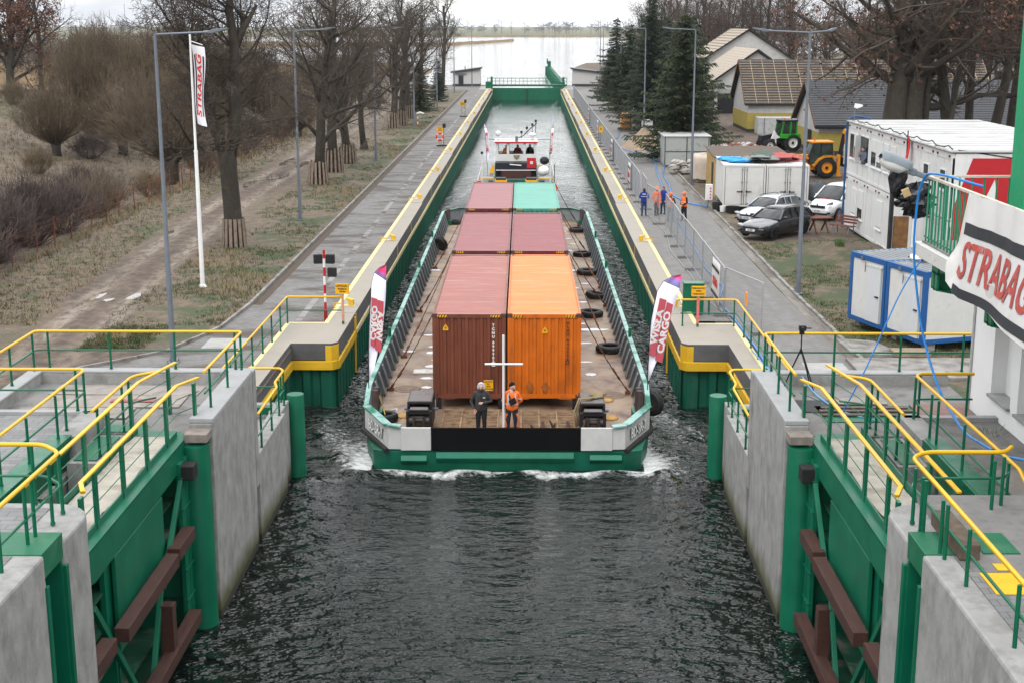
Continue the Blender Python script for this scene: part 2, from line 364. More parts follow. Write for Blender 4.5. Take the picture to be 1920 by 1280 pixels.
def wfun(x, y):
    dx, dy = bow_d(x, y); h = 0; fo = 0
    if dy > 0 and dx < .6:
        fo = max(0, 1 - abs(dy - .32 - .16 * math.sin(x * 1.7) - .1 * math.sin(x * 4.1)) / .85) * (1 - sstep(.0, .6, dx)); h = .13 * math.exp(-((dy - .3) / .3) ** 2) * (1 + .4 * math.sin(x * 2.7 + dy * 4))
        fo = fo * .68
    if y > 36:
        s = (y - 40.6)               # divergent bow waves that run to the lock walls
        for k, off in ((1, .25), (.55, 1.25)):
            e = dx - off - max(0, s) * .36
            if s > -.6:
                a = k * math.exp(-(e / .42) ** 2) * math.exp(-max(0, s) / 9)
                h += .16 * a * (.8 + .4 * math.sin(y * 3 + x)); fo = max(fo, (.46 + .10 * sstep(1.5, 4, s)) * a)
        if -.2 < dx < 2.2 and s > 0: h += .05 * math.sin(y * 2.3 + dx * 1.4) * math.sin(x * 2.1) * math.exp(-s / 40); fo = max(fo, .40 * math.exp(-max(0, dx) / .5) * math.exp(-s / 14) + .38 + .1 * math.sin(y * .9 + x * 2))  # beside the hull: sky glint on the chop painted white, mixed with wake foam
    return h, fo
def axis(parts):
    o = []
    for a, b, n in parts: o += [a + (b - a) * i / n for i in range(n)]
    return o + [parts[-1][1]]
xs = axis([(-4000, -300, 8), (-300, -12, 6), (-12, -8.4, 4), (-8.4, 7, 110), (7, 11, 4), (11, 300, 6), (300, 4000, 8)])
ys = axis([(-60, 14, 6), (14, 34, 30), (34, 58, 170), (58, 100, 42), (100, 280, 30), (280, 2400, 12), (2400, 9000, 4)])
rows = []; foam_glint = []
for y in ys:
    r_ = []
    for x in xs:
        h, fo = wfun(x, y); r_.append((x, y, WZ + h)); foam_glint.append(fo)
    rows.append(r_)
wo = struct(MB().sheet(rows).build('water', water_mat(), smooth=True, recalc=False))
fa = wo.data.attributes.new('foam_glint', 'FLOAT', 'POINT'); fa.data.foreach_set('value', foam_glint)

# ------------------------------------------------------------------ pavements
def brick_mat(name, c1, c2, mort, bw=.2, bh=.1, stain=None, svec=(1, 1, 1), ss=1, slo=.5, shi=.6, ang=0):
    m, t, p = newmat(name); lk = t.links.new
    g = t.nodes.new('ShaderNodeTexCoord'); mpn = t.nodes.new('ShaderNodeMapping'); mpn.inputs['Rotation'].default_value = (0, 0, ang); lk(g.outputs['Object'], mpn.inputs[0])
    b = N(t, 'ShaderNodeTexBrick', Scale=1.0); lk(mpn.outputs[0], b.inputs['Vector'])
    b.inputs['Color1'].default_value = c4(c1); b.inputs['Color2'].default_value = c4(c2); b.inputs['Mortar'].default_value = c4(mort)
    b.inputs['Brick Width'].default_value = bw; b.inputs['Row Height'].default_value = bh; b.inputs['Mortar Size'].default_value = .007; b.inputs['Mortar Smooth'].default_value = .3
    f = ramp(t, noise(t, 1.3, 7, rough=.7), .35, .65)
    c = mixc(t, f, b.outputs['Color'], (.6, .6, .6), 'MULTIPLY'); c = mixc(t, .55, b.outputs['Color'], c)
    if stain:
        f2 = ramp(t, noise(t, ss, 8, svec, .62), slo, shi); c = mixc(t, f2, c, stain)
    lk(c, p.inputs['Base Color']); p.inputs['Roughness'].default_value = .85
    bp = N(t, 'ShaderNodeBump', Strength=.5, Distance=.01); lk(b.outputs['Fac'], bp.inputs['Height']); bp.invert = True; lk(bp.outputs[0], p.inputs['Normal'])
    return m
m_paveL = brick_mat('block_paving_stained', (.225, .218, .208), (.16, .156, .149), (.065, .06, .055), stain=(.06, .045, .034), svec=(.30, .62, 1), ss=1.1, slo=.47, shi=.62, ang=R(0))
m_paveR = brick_mat('block_paving_clean', (.225, .217, .205), (.18, .172, .162), (.10, .092, .085), stain=(.135, .127, .116), svec=(1.2, .06, 1), ss=1.2, slo=.48, shi=.7)
m_slab = brick_mat('platform_paving', (.24, .24, .238), (.19, .19, .19), (.09, .09, .085), bw=.4, bh=.2)
m_asph = pm('rough_concrete_screed', (.20, .195, .185), .9, var=.25, vs=3, bump=.3, bs=40, dirt=(.09, .085, .08), ds=1.5)
m_kerb = pm('old_kerb', (.25, .24, .225), .9, var=.25, vs=2, bump=.3, bs=20, dirt=(.10, .085, .065), ds=1.5, dlo=.45, dhi=.7)
m_gut = pm('leaf_filled_gutter', (.075, .055, .04), .95, var=.4, vs=6, bump=.4, bs=30)
pv = MB(); pv.add([(-9.45, 34.9, .0), (-7.85, 52, .0), (-7.85, 253, 0), (-11.6, 253, 0), (-11.6, 56, 0), (-11.85, 51.5, 0), (-12.9, 47.6, 0), (-15.3, 44.9, 0), (-16.2, 34.9, 0), (-9.4, 52, 0)], [(0, 9, 4, 5, 6, 7, 8), (9, 1, 2, 3, 4)])
struct(pv.build('pavement', m_paveL))
pv = MB(); pv.add([(6.3, 53, 0), (6.3, 253, 0), (10.9, 253, 0), (11.05, 120, 0), (10.95, 60, 0), (11.2, 44, 0), (11.7, 34.9, 0), (7.95, 34.9, 0), (7.95, 53, 0)], [(0, 1, 2, 3, 4, 8), (8, 4, 5, 6, 7)])
struct(pv.build('pavement', m_paveR))
pv = MB(); pv.add([(-16, 253, 0), (-16, 274, 0), (-7.7, 274, 0), (-7.7, 253, 0), (6.4, 253, 0), (6.4, 272, 0), (19, 272, 0), (19, 253, 0)], [(0, 1, 2, 3), (4, 5, 6, 7)])
struct(pv.build('pavement', m_paveL))
# lighter drain strip on the left quay
pv = MB(); pv.box(-9.28, 52.2, -.05, -9.02, 250, .005); struct(pv.build('pavement_strip', pm('strip_slabs', (.235, .228, .218), .85, var=.2, vs=3, dirt=(.07, .052, .04), ds=1, dvec=(.16, .62, 1), dlo=.47, dhi=.6)))
def kerb_run(pts, wd, z0, z1, gap=.02):
    mb = MB()
    for (xa, ya_), (xb, yb) in zip(pts, pts[1:]):
        L_ = math.hypot(xb - xa, yb - ya_); n = max(1, int(L_ / 1.0))
        for i in range(n):
            a = (i / n + gap / L_); b = ((i + 1) / n - gap / L_); j = random.uniform(-.015, .015)
            mb.bar((xa + (xb - xa) * a + j, ya_ + (yb - ya_) * a, (z0 + z1) / 2 + j), (xa + (xb - xa) * b + j, ya_ + (yb - ya_) * b, (z0 + z1) / 2 + j), wd, z1 - z0)
    return mb
struct(kerb_run([(-16.2, 35), (-15.35, 44.8), (-12.95, 47.5), (-11.92, 51.4), (-11.68, 56), (-11.68, 252)], .12, -.15, .11).build('kerb', m_kerb))
struct(MB().box(-11.6, 56, -.05, -11.2, 252, .006).build('gutter', m_gut))
struct(kerb_run([(11.85, 36), (11.62, 44), (11.5, 60), (11.62, 120), (11.5, 252)], .14, -.15, .09).build('kerb', m_kerb))
struct(MB().box(11.0, 36, -.05, 11.5, 252, .005).build('gutter', pm('broken_gutter', (.2, .185, .165), .95, var=.3, vs=2, dirt=(.075, .055, .04), ds=.8, dlo=.40, dhi=.66, dvec=(2.2, .28, 1), bump=.4, bs=15)))

# ------------------------------------------------------------------ lock chamber walls (mirrored about x = -0.72)
def mirx(p): return (-1.44 - p[0] - .06, p[1], p[2])
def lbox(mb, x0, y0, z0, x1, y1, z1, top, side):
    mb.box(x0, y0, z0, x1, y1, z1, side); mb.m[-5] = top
def chamber(side):
    M = (lambda mb: mb) if side == 'left' else (lambda mb: mb.mirror(mirx))
    t = thing('lock_wall', 'long %s lock chamber wall with beige coping and green sheet piling' % side, 'lock wall')
    tp = MB(); yl = MB(); bars = MB()
    y = 53.7; k = 0
    while y < 252:
        y1 = min(252.5, y + 17.55); off = -.0 if k % 2 else -.05
        if k == 0: off = 0
        ln = MB()
        lbox(tp, -7.78, y + .015, -.5, -7.0 + off, y1 - .015, .15 - .012 * (k % 2), 0, 1)
        yl.box(-7.98, y, -.3, -7.782, y1, .153 - .012 * (k % 2), 0)
        bars.box(-7.06 + off, y + .05, -.5, -6.985 + off, y + .22, .10)
        bars.box(-7.10, y + 8.6, -.5, -6.985 + off, y + 8.72, .10)
        bars.bar((-7.95, y + .9, .35), (-7.6, y + .9, .35), .05, .05); bars.bar((-7.95, y + .9, .15), (-7.95, y + .9, .37), .05, .05)
        y = y1; k += 1
    M(tp).build('coping', [M_coping, M_coping_face], t, bevel=.015)
    M(yl).build('edge_line', M_yline, t)
    M(bars).build('ladder_rail', M_ystrong, t)
    M(MB().box(-7.1, 53.7, -.68, -6.93, 252.5, -.502)).build('waling', M_yline, t)
    prof = []; y = 48.4; P = .84
    while y < 252.4:
        for dy, dx in ((0, 0), (.30, 0), (.42, -.24), (.72, -.24)): prof.append((-7.0 + dx, y + dy))
        y += P
    M(MB().sheet([[(x, y, z) for x, y in prof] for z in (-4, WZ + .3, -.45)])).build('sheet_piling', pm('green_sheet_pile', (.005, .105, .062), .5, var=.25, vs=.8, dirt=(.08, .15, .115), ds=1.2, dlo=.56, dhi=.85, dvec=(1, 1, .25)), t)
    # recessed corner nearest the camera
    nt_ = MB()
    top = [(-7.0, 53.68), (-7.0, 48.55), (-7.2, 48.3), (-8.67, 48.3), (-8.67, 34.95), (-9.28, 34.95), (-9.28, 51.75), (-7.8, 51.75), (-7.8, 53.68)]
    nt_.prism(top, -.48, .15, mi=1); nt_.m[len(nt_.m) - len(top) - 1] = 0
    M(nt_).build('corner_coping', [M_coping, M_coping_face], t, bevel=.012)
    e = MB(); e.box(-9.45, 34.95, -.3, -9.282, 51.92, .153); e.box(-9.282, 51.752, -.3, -7.98, 51.92, .153); e.box(-7.98, 51.752, -.3, -7.802, 53.68, .153)
    M(e).build('corner_line', M_yline, t)
    e = MB(); out_ = [(-6.94, 53.6), (-6.94, 48.5), (-7.16, 48.22), (-8.60, 48.22), (-8.60, 35.0)]
    inn = [(-7.02, 53.6), (-7.02, 48.57), (-7.22, 48.32), (-8.70, 48.32), (-8.70, 35.0)]
    e.prism(out_ + inn[::-1], -.82, -.5)
    cpts = [(-6.985, 48.75), (-6.985, 48.54), (-7.19, 48.285), (-7.42, 48.285), (-7.42, 48.32), (-7.22, 48.34), (-7.03, 48.57), (-7.03, 48.75)]
    e.prism(cpts, -.5, .06)
    e.box(-7.02, 53.3, -2.2, -6.95, 53.45, .05)
    M(e).build('edge_protection', M_ystrong, t, bevel=.01)
    pr = [(-7.02, 48.75)]
    for i in range(5): a = i / 4 * math.pi / 2; pr.append((-7.35 + .33 * math.cos(a), 48.72 - .33 * math.sin(a)))
    for i in range(4): pr += [(-7.5 - i * .33, 48.39 + (.16 if i % 2 else 0)), (-7.62 - i * .33, 48.39 + (.16 if i % 2 else 0)), (-7.70 - i * .33, 48.39 + (0 if i % 2 else .16))]
    pr.append((-8.68, 48.4))
    y = 48.3
    while y > 40: pr += [(-8.72, y), (-8.72, y - .3), (-8.94, y - .42), (-8.94, y - .72)]; y -= .84
    M(MB().sheet([[(x, y, z) for x, y in pr] for z in (-4, -1.5, -.45)])).build('corner_piling', MATS['green_sheet_pile'], t)
    M(MB().box(-12, 34.96, -3.2, -9.4, 48, -.2)).build('backfill', M_conc, t)
chamber('left'); chamber('right')
# yellow mooring hooks on the copings
def hook():
    t = thing('mooring_bollard', '', 'bollard')
    b = MB(); b.prism([(-.11, 0), (.11, 0), (.11, .27), (.0, .27), (-.19, .34), (-.21, .27), (-.11, .2)], -.13, .13, 'y')
    b.build('hook_post', M_ystrong, t, bevel=.02)
    MB().box(-.36, -.16, 0, .16, .16, .012).build('base_plate', M_yline, t)
    return t
hk = hook(); first = True
HOOKY = [55.2, 72.8, 91, 109, 127, 145.6, 163, 181, 199, 217, 233, 247]
for i, y in enumerate(HOOKY):
    nm = ['nearest the white shark-fin flag', 'second', 'third', 'fourth', 'fifth', 'sixth', 'seventh', 'eighth', 'ninth', 'tenth', 'eleventh', 'farthest, by the closed green gate'][i]
    for sd in ('left', 'right'):
        lab = 'yellow mooring bollard on the %s quay coping, %s' % (sd, nm if i in (0, 11) else nm + ' from the camera end')
        lab = lab.replace('nearest the white shark-fin flag', 'nearest the camera end')
        x = -7.35 if sd == 'left' else 5.93
        if first: o = hk; o.location = (x, y, .15); o['label'] = lab; first = False
        else: o = dup(hk, (x, y, .15), 0 if sd == 'left' else math.pi, lab)
        o['group'] = 'yellow mooring bollards along the lock copings'
# ------------------------------------------------------------------ near lock heads (concrete), railings, open gates
def rail(name, label, path, posts, z0, h=1.0, mid=.5, r=.036, topm=None, group=None, flat=False, post_r=.03, rr=.18, z1=None, parent=None, midpath=None):
    """tubular railing: path / posts are (x, y) lists, z0 their base height"""
    t = thing(name, label, 'railing', (path[0][0], path[0][1], z0), world=True, group=group)
    zt = z0 + h
    pts = rnd([(p[0], p[1], (p[2] if len(p) > 2 else zt)) for p in path], rr)
    MB().tube(pts, r, 10).build('handrail', topm or M_yellow, t, smooth=40)
    if mid:
        mp_ = midpath or path
        MB().tube(rnd([(p[0], p[1], z0 + mid) for p in mp_], rr * .8), .024, 8).build('midrail', M_greenpost, t, smooth=40)
    for p in posts:
        b = MB(); zb = p[2] if len(p) > 2 else z0
        b.tube([(p[0], p[1], zb), (p[0], p[1], zt - .02)], post_r, 10); b.tube([(p[0], p[1], zb), (p[0], p[1], zb + .05)], post_r * 1.35, 10)
        b.build('post', M_greenpost, t, smooth=40)
    return t
def MX(l): return [(-1.44 - p[0],) + tuple(p[1:]) for p in l]
m_deckgreen = pm('green_plate', (.006, .13, .06), .5, var=.15, vs=2, bump=.25, bs=120, dirt=(.05, .16, .09), ds=2)
def head(side):
    L_ = side == 'left'
    def M(mb): return mb if L_ else mb.mirror(lambda p: (-1.44 - p[0], p[1], p[2]))
    t = thing('gate_abutment', 'tall concrete lock abutment on the %s bank beside the open green gate' % side, 'lock abutment')
    b = MB(); b.box(-7.78, 30.0, -4, -7.25, 34.6, 2.5); b.box(-9.95, 30.12, -4, -7.78, 34.5, 2.2)
    M(b).build('wall', M_conc, t, bevel=.02)
    # lighter kerbs on top of the wall and parapets
    b = MB(); b.box(-7.80, 30.05, 2.5, -7.24, 34.62, 2.62); M(b).build('kerb', M_conc_light, t, bevel=.025)
    xw = -13.1 if L_ else -12.3
    b = MB(); b.box(xw, 34.6, -.6, -7.24, 34.98, 2.5); M(b).build('parapet', M_conc, t)
    b = MB(); b.box(xw, 34.64, 2.5, -7.24, 35.0, 2.57); M(b).build('parapet_kerb', M_conc_light, t, bevel=.025)
    if L_:
        MB().box(-13.12, 16, -.6, -12.78, 34.6, 2.5).build('side_parapet', M_conc, t)
        MB().box(-13.14, 16, 2.5, -12.76, 34.64, 2.57).build('side_kerb', M_conc_light, t, bevel=.025)
    # lower landing with its guide post
    b = MB(); b.box(-8.62, 34.98, -4, -7.42, 40.2, -.15); b.box(-7.72, 34.98, -4, -7.24, 39.0, .2); b.box(-7.75, 38.99, -4, -7.36, 40.35, .22); b.box(-8.62, 40.05, -4, -7.75, 40.35, .15)
    M(b).build('landing', M_conc, t, bevel=.02)
    b = MB(); b.lathe([(.0, .36), (.26, .36), (.27, .33), (.27, -4)], (-7.2, 40.55, 0), 20); M(b).build('guide_post', M_green, t, smooth=40)
    b = MB(); b.box(-8.6, 39.5, .0, -7.75, 39.75, .22); M(b).build('landing_beam', M_greenpost, t)
    b = MB(); b.lathe([(0, 2.14), (.33, 2.14), (.34, 2.1), (.34, -4)], (-7.60, 29.68, 0), 22); M(b).build('heel_post', M_green, t, smooth=40)
    b = MB(); b.box(-7.80, 29.5, 2.2, -7.27, 30.05, 2.40); M(b).build('cap_block', pm('stained_cap', (.22, .19, .165), .85, var=.3, vs=4), t, bevel=.015)
    # recess: back wall, machinery pit
    b = MB(); b.box(-10.45, 28.7, -4, -9.95, 30.75, 2.6); b.box(-10.45, 21.9, -4, -10.0, 28.7, 1.9); M(b).build('recess_wall', M_conc, t, bevel=.02)
    b = MB(); b.box(-9.95, 28.0, -4, -9.3, 30.12, 2.2); M(b).build('pier', M_conc, t)
    b = MB(); b.box(-10.47, 24.4, 2.32, -10.05, 28.75, 2.62); b.box(-10.40, 24.4, 1.9, -10.12, 28.75, 2.32); M(b).build('edge_beam', M_greenpost, t, bevel=.01)
    b = MB()
    for yy in (24.6, 25.4, 26.4, 27.4, 28.4): b.box(-10.2, yy, -3, -9.98, yy + .16, 1.9)
    M(b).build('frame_post', M_green, t)
    # near block with its stop-log groove
    r_ = .75
    poly = [(-7.3, 20.15)] + [(-8.05 + r_ * math.cos(a), 21.15 + r_ * math.sin(a)) for a in [i * math.pi / 2 / 6 for i in range(7)]] + [(-12.9, 21.9), (-12.9, 20.15)]
    zt = 3.5 if L_ else 3.58
    b = MB(); b.prism(poly, -4, zt); M(b).build('near_wall', M_conc, t, bevel=.05)
    b = MB(); b.box(-12.9, 10, -4, -7.3, 19.3, zt + .1); M(b).build('approach_wall', M_conc, t, bevel=.05)
    b = MB(); b.box(-8.25, 19.3, -4, -8.0, 20.15, zt - .5); b.box(-8.0, 19.3, -4, -7.33, 19.36, zt - .35); b.box(-8.0, 20.08, -4, -7.33, 20.15, zt - .35); b.box(-7.35, 19.22, -4, -7.27, 19.34, zt - .4); b.box(-7.35, 20.1, -4, -7.27, 20.22, zt - .4)
    M(b).build('groove_lining', M_green, t, bevel=.01)
    b = MB(); b.box(-12, 19.25, zt - .3, -7.33, 20.2, zt + .12); M(b).build('groove_cover', m_deckgreen, t, bevel=.01)
    return t
for s_ in ('left', 'right'): head(s_)
# platform floors
m_wood_floor = m_asph
struct(MB().box(-12.78, 28.0, 1.9, -10.45, 34.6, 2.24).build('platform_floor', m_asph))
struct(MB().box(-9.95, 30.1, 2.2, -7.8, 34.6, 2.245).build('platform_floor', m_asph))
struct(MB().box(-10.45, 30.75, 1.9, -9.95, 34.6, 2.24).build('platform_floor', m_asph))
struct(MB().box(-12.78, 24.0, 2.24, -10.47, 30.6, 2.52).build('platform_paving', m_slab))
struct(MB().box(-12.6, 21.9, -2, -10.47, 24.0, 2.1).build('platform_base', M_conc))
struct(MB().box(-12.7, 10, 3.6, -7.75, 19.2, 3.615).build('platform_paving', m_slab))
struct(MB().box(-12.7, 20.2, 3.49, -8.0, 21.6, 3.512).build('platform_paving', m_slab))
struct(MB().box(-12.74, 30.6, 2.24, -10.1, 30.82, 2.6).build('platform_kerb', M_conc_light))
struct(MB().box(6.36, 30.1, 2.2, 8.5, 34.6, 2.245).build('platform_floor', m_asph))
struct(MB().box(8.5, 28.0, 1.9, 10.9, 34.6, 2.24).build('platform_floor', m_asph))
struct(MB().box(9.03, 20, 1.9, 12.5, 30.4, 2.50).build('platform_floor', m_asph))
struct(MB().box(8.62, 30.4, 2.24, 10.75, 30.62, 2.6).build('platform_kerb', M_conc_light))
struct(MB().box(6.3, 10, 3.66, 12.5, 19.2, 3.70).build('platform_paving', m_slab))
struct(MB().box(6.5, 18.0, 3.57, 12.5, 21.9, 3.705).build('platform_floor', m_asph))

# railings
A = [(-12.95, 24), (-12.95, 34.82), (-7.52, 34.82), (-7.52, 30.55)]
rail('railing', 'green and yellow railing along the back parapet of the left lock head', A, [(-12.97, 29), (-12.97, 31), (-12.97, 33.06), (-12.95, 34.6), (-12.62, 34.82), (-11, 34.82), (-9.3, 34.82), (-7.72, 34.82), (-7.52, 34.6), (-7.5, 32.83), (-7.5, 31.0)], 2.58)
rail('railing', 'green and yellow railing around the block paved left platform', [(-14.2, 30.7), (-10.4, 30.7), (-10.3, 30.55), (-10.3, 23.2)], [(-10.55, 30.7), (-10.3, 30.5), (-10.28, 29.1), (-10.25, 28.45), (-10.25, 26.7), (-10.3, 25.3)], 2.6)
t = rail('railing', 'green and yellow railing on the near left block above the open gate', [(-13, 21.75), (-8.1, 21.75), (-7.68, 21.3), (-7.68, 10)], [(-8.3, 21.75), (-7.69, 21.3), (-7.68, 20.78), (-7.68, 20.0), (-7.68, 19.67), (-7.68, 18.6), (-7.68, 17.2), (-9.9, 21.75), (-11.5, 21.75)], 3.52, 1.05)
rail('railing', 'short green and yellow railing beside the gate machinery pit, left bank', [(-9.33, 28.0), (-9.33, 31.0), (-8.9, 31.4)], [(-9.33, 28.35), (-9.33, 30.17), (-9.33, 30.7)], 2.24, 1.12, rr=.4)
rail('railing', 'low green and yellow railing on the lower left landing by the green guide post', [(-8.5, 40.1), (-7.55, 40.1), (-7.4, 39.8), (-7.4, 38.4), (-7.25, 37.9), (-7.25, 35.05)], [(-8.4, 40.1), (-7.55, 40.1), (-7.4, 39.75), (-7.36, 38.7), (-7.3, 37.2), (-7.28, 35.6)], .2, 1.08, rr=.1)
rail('railing', 'green and yellow railing along the left quay corner, ending at the traffic light', [(-9.37, 36), (-9.37, 51.78), (-7.25, 51.78)], [(-9.37, 36.2), (-9.37, 38), (-9.37, 39.8), (-9.37, 41.5), (-9.37, 43.2), (-9.37, 44.9), (-9.37, 46.7), (-9.37, 48.45), (-9.37, 50.2), (-9.37, 51.7)], .15, 1.03)
B = [(11.6, 34.8), (6.08, 34.8), (6.08, 30.5)]
rail('railing', 'green and yellow railing along the back parapet of the right lock head', B, [(11.25, 34.8), (9.63, 34.8), (7.92, 34.8), (6.3, 34.8), (6.08, 34.6), (6.06, 32.4), (6.05, 30.85)], 2.58)
rail('railing', 'green and yellow railing around the right platform under the white building', [(10.17, 30.55), (8.95, 30.55), (8.80, 30.35), (8.80, 23.6), (8.6, 22.6)], [(10.05, 30.55), (8.95, 30.55), (8.78, 30.3), (8.72, 28.8), (8.72, 28.3), (8.72, 26.5), (8.75, 24.9), (8.75, 24)], 2.5, 1.1)
rail('railing', 'green and yellow railing on the near right block beside the blue hose', [(8.0, 21.9), (7.8, 21.6), (6.5, 21.6), (6.2, 21.3), (6.2, 10)], [(7.72, 21.4), (7.5, 21.2), (6.12, 20.8), (6.12, 20.35), (6.12, 20.2), (6.12, 19.3), (6.13, 19.1), (6.14, 18.1), (6.15, 16.15)], 3.6, .95, rr=.3)
rail('railing', 'short green and yellow railing beside the gate machinery pit, right bank', [(7.3, 31.3), (7.9, 31.0), (7.9, 28.0)], [(7.9, 28.35), (7.9, 30.17), (7.9, 30.7)], 2.24, 1.12, rr=.4)
rail('railing', 'low green and yellow railing on the lower right landing by the green guide post', MX([(-8.5, 40.1), (-7.55, 40.1), (-7.4, 39.8), (-7.4, 38.4), (-7.25, 37.9), (-7.25, 35.05)]), MX([(-8.4, 40.1), (-7.55, 40.1), (-7.4, 39.75), (-7.36, 38.7), (-7.3, 37.2), (-7.28, 35.6)]), .2, 1.08, rr=.1)
rail('railing', 'green and yellow railing along the right quay corner by the green cabinet', [(5.75, 51.4), (7.88, 51.4), (7.88, 36)], [(5.84, 51.45), (7.8, 51.4), (7.88, 49.4), (7.88, 47.75), (7.88, 46.1), (7.88, 44.4), (7.88, 42.6), (7.88, 40.8), (7.88, 39), (7.88, 37.2)], .15, 1.03)

# ------------------------------------------------------------------ open mitre gates in their recesses
def gate(side):
    L_ = side == 'left'
    def M(mb): return mb if L_ else mb.mirror(lambda p: (-1.44 - p[0], p[1], p[2]))
    t = thing('lock_gate', 'open green steel lock gate with timber fenders in the %s recess' % side, 'lock gate', (-8.3 if L_ else 6.86, 26, -3), world=True)
    b = MB(); b.box(-8.95, 22.3, -4, -8.85, 29.6, 2.2)
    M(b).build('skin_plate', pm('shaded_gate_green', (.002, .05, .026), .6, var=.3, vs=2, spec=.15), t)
    b = MB()
    for z in (-2.0, -1.35, -.45, .35, 1.05): b.box(-8.85, 22.4, z - .03, -7.95, 29.3, z + .03)
    M(b).build('shelf_rib', pm('shaded_shelf_silted', (.004, .06, .03), .6, var=.3, vs=2, dirt=(.16, .15, .12), ds=1.2, dlo=.5, dhi=.7), t)  # recess shade painted into the base green, like the skin plate; silt on top
    for y, x0 in ((22.5, -7.82), (24.15, -7.9), (27.45, -7.9)):
        b = MB(); b.box(-8.85, y - .04, -4, x0, y + .04, 2.1); M(b).build('bulkhead', M_green, t)
    b = MB(); b.box(-8.6, 29.05, -4, -7.68, 29.12, 1.95); b.box(-7.80, 28.72, -4, -7.70, 29.42, 1.95)
    for i in range(16): b.box(-7.70, 29.30, -2.2 + i * .27, -7.685, 29.35, -2.15 + i * .27)
    for i in range(6): b.box(-7.75, 28.70, -2.0 + i * .72, -7.66, 29.44, -1.97 + i * .72)
    M(b).build('end_post', M_green, t, bevel=.006)
    b = MB()
    b.prism([(22.25, 2.28), (29.6, 2.28), (29.75, 1.95), (29.3, 1.70), (24.1, 1.66), (22.9, 1.62), (22.25, 1.75)], -7.86, -7.78, 'x')
    M(b).build('apron', M_green, t, bevel=.01)
    b = MB(); b.box(-7.85, 24.05, -.30, -7.775, 27.45, 1.655); M(b).build('panel', M_green, t, bevel=.01)
    b = MB(); b.box(-8.8, 24.2, -3, -7.87, 24.28, 1.6); b.box(-8.0, 22.55, -.05, -7.9, 24.1, .08); b.box(-8.0, 22.55, 1.3, -7.9, 22.75, 1.62); b.box(-8.0, 23.75, -.05, -7.9, 24.1, 1.62); M(b).build('frame', M_green, t)
    for p, q in (((-7.72, 29.0, 1.75), (-7.66, 26.7, -.1)), ((-7.72, 26.9, .1), (-7.66, 25.2, -2.3)), ((-7.72, 22.5, 1.3), (-7.66, 25.1, -2.0))):
        bb = MB(); bb.bar(p, q, .10, .13); M(bb).build('brace', M_green, t, bevel=.008)
    for p, q in (((-7.55, 27.25, .42), (-7.55, 28.6, .42)), ((-7.50, 23.3, .42), (-7.50, 27.0, .42)), ((-7.55, 21.3, .5), (-7.55, 22.75, .5)), ((-7.50, 25.0, -1.55), (-7.50, 28.6, -1.55)), ((-7.5, 22.4, -1.75), (-7.5, 24.6, -1.75))):
        bb = MB(); bb.bar(p, q, .28, .28); M(bb).build('timber_fender', M_timber, t, bevel=.012)
    bb = MB(); bb.box(-7.7, 26.45, -1.6, -7.42, 26.73, -.4); M(bb).build('timber_post', M_timber, t, bevel=.012)
    bb = MB(); bb.box(-7.75, 28.75, 1.55, -7.42, 29.15, 1.9); M(bb).build('bumper', M_black, t, bevel=.03)
    # walkway: deck with felt, bent at both ends towards the water
    W1 = [(-8.05, 22.35), (-8.05, 29.9), (-7.7, 30.45)]
    b = MB(); b.box(-9.0, 22.2, 2.26, -8.0, 30.1, 2.30); b.prism([(-8.0, 22.2), (-7.78, 22.3), (-7.78, 29.6), (-8.0, 30.1)], 2.26, 2.296); M(b).build('walkway', M_green, t)
    rows = []
    for i in range(45):
        y = 22.35 + i * .165
        rows.append([(x, y, 2.325 + .02 * math.sin(y * 2.1 + x * 3) + (.025 * math.sin(y * 7) if i % 9 == 4 else 0) + .015 * random.random()) for x in (-8.93, -8.6, -8.3, -8.1)])
    M(MB().sheet(rows)).build('felt_cover', M_felt, t, smooth=True)
    b = MB(); b.prism([(22.3, 2.3), (29.7, 2.3), (29.7, 2.42), (22.3, 2.42)], -8.02, -7.99, 'x'); b.prism([(22.3, 2.3), (30, 2.3), (30, 2.5), (22.3, 2.5)], -8.99, -8.96, 'x'); M(b).build('toe_board', M_green, t)
    for nm, path, posts in (('front_railing', [(-7.82, 22.7), (-8.02, 23.2), (-8.02, 30.0), (-7.7, 30.75)], [(-7.80, 22.5), (-8.0, 23.9), (-8.0, 25.6), (-8.0, 27.3), (-8.0, 28.9), (-7.72, 30.35)]), ('back_railing', [(-8.97, 22.9), (-8.97, 30.3), (-8.6, 32.2)], [(-8.97, 23.1), (-8.97, 24.7), (-8.97, 26.3), (-8.97, 27.9), (-8.97, 29.6), (-8.66, 31.7)])):
        b = MB()
        if nm == 'back_railing' and False: pass
        for p, q in zip(path, path[1:]):
            b.bar((p[0], p[1], 3.4), (q[0], q[1], 3.4), .085, .045)
        if nm == 'front_railing': b.bar((-8.02, 23.2, 3.4), (-7.82, 22.7, 3.4), .085, .06)
        rl = M(b).build(nm, M_yellow, t, bevel=.008)
        for p in posts:
            b = MB(); zb = 2.05 if nm == 'front_railing' else 2.25
            b.box(p[0] - .03, p[1] - .085, zb, p[0] + .03, p[1] + .085, 3.38); M(b).build('post', M_greenpost, rl, bevel=.006)
        b = MB()
        for z in (2.75, 3.08): b.tube([(p[0], p[1], z) for p in path], .011, 5)
        M(b).build('wire', M_greenpost, rl)
for s_ in ('left', 'right'): gate(s_)

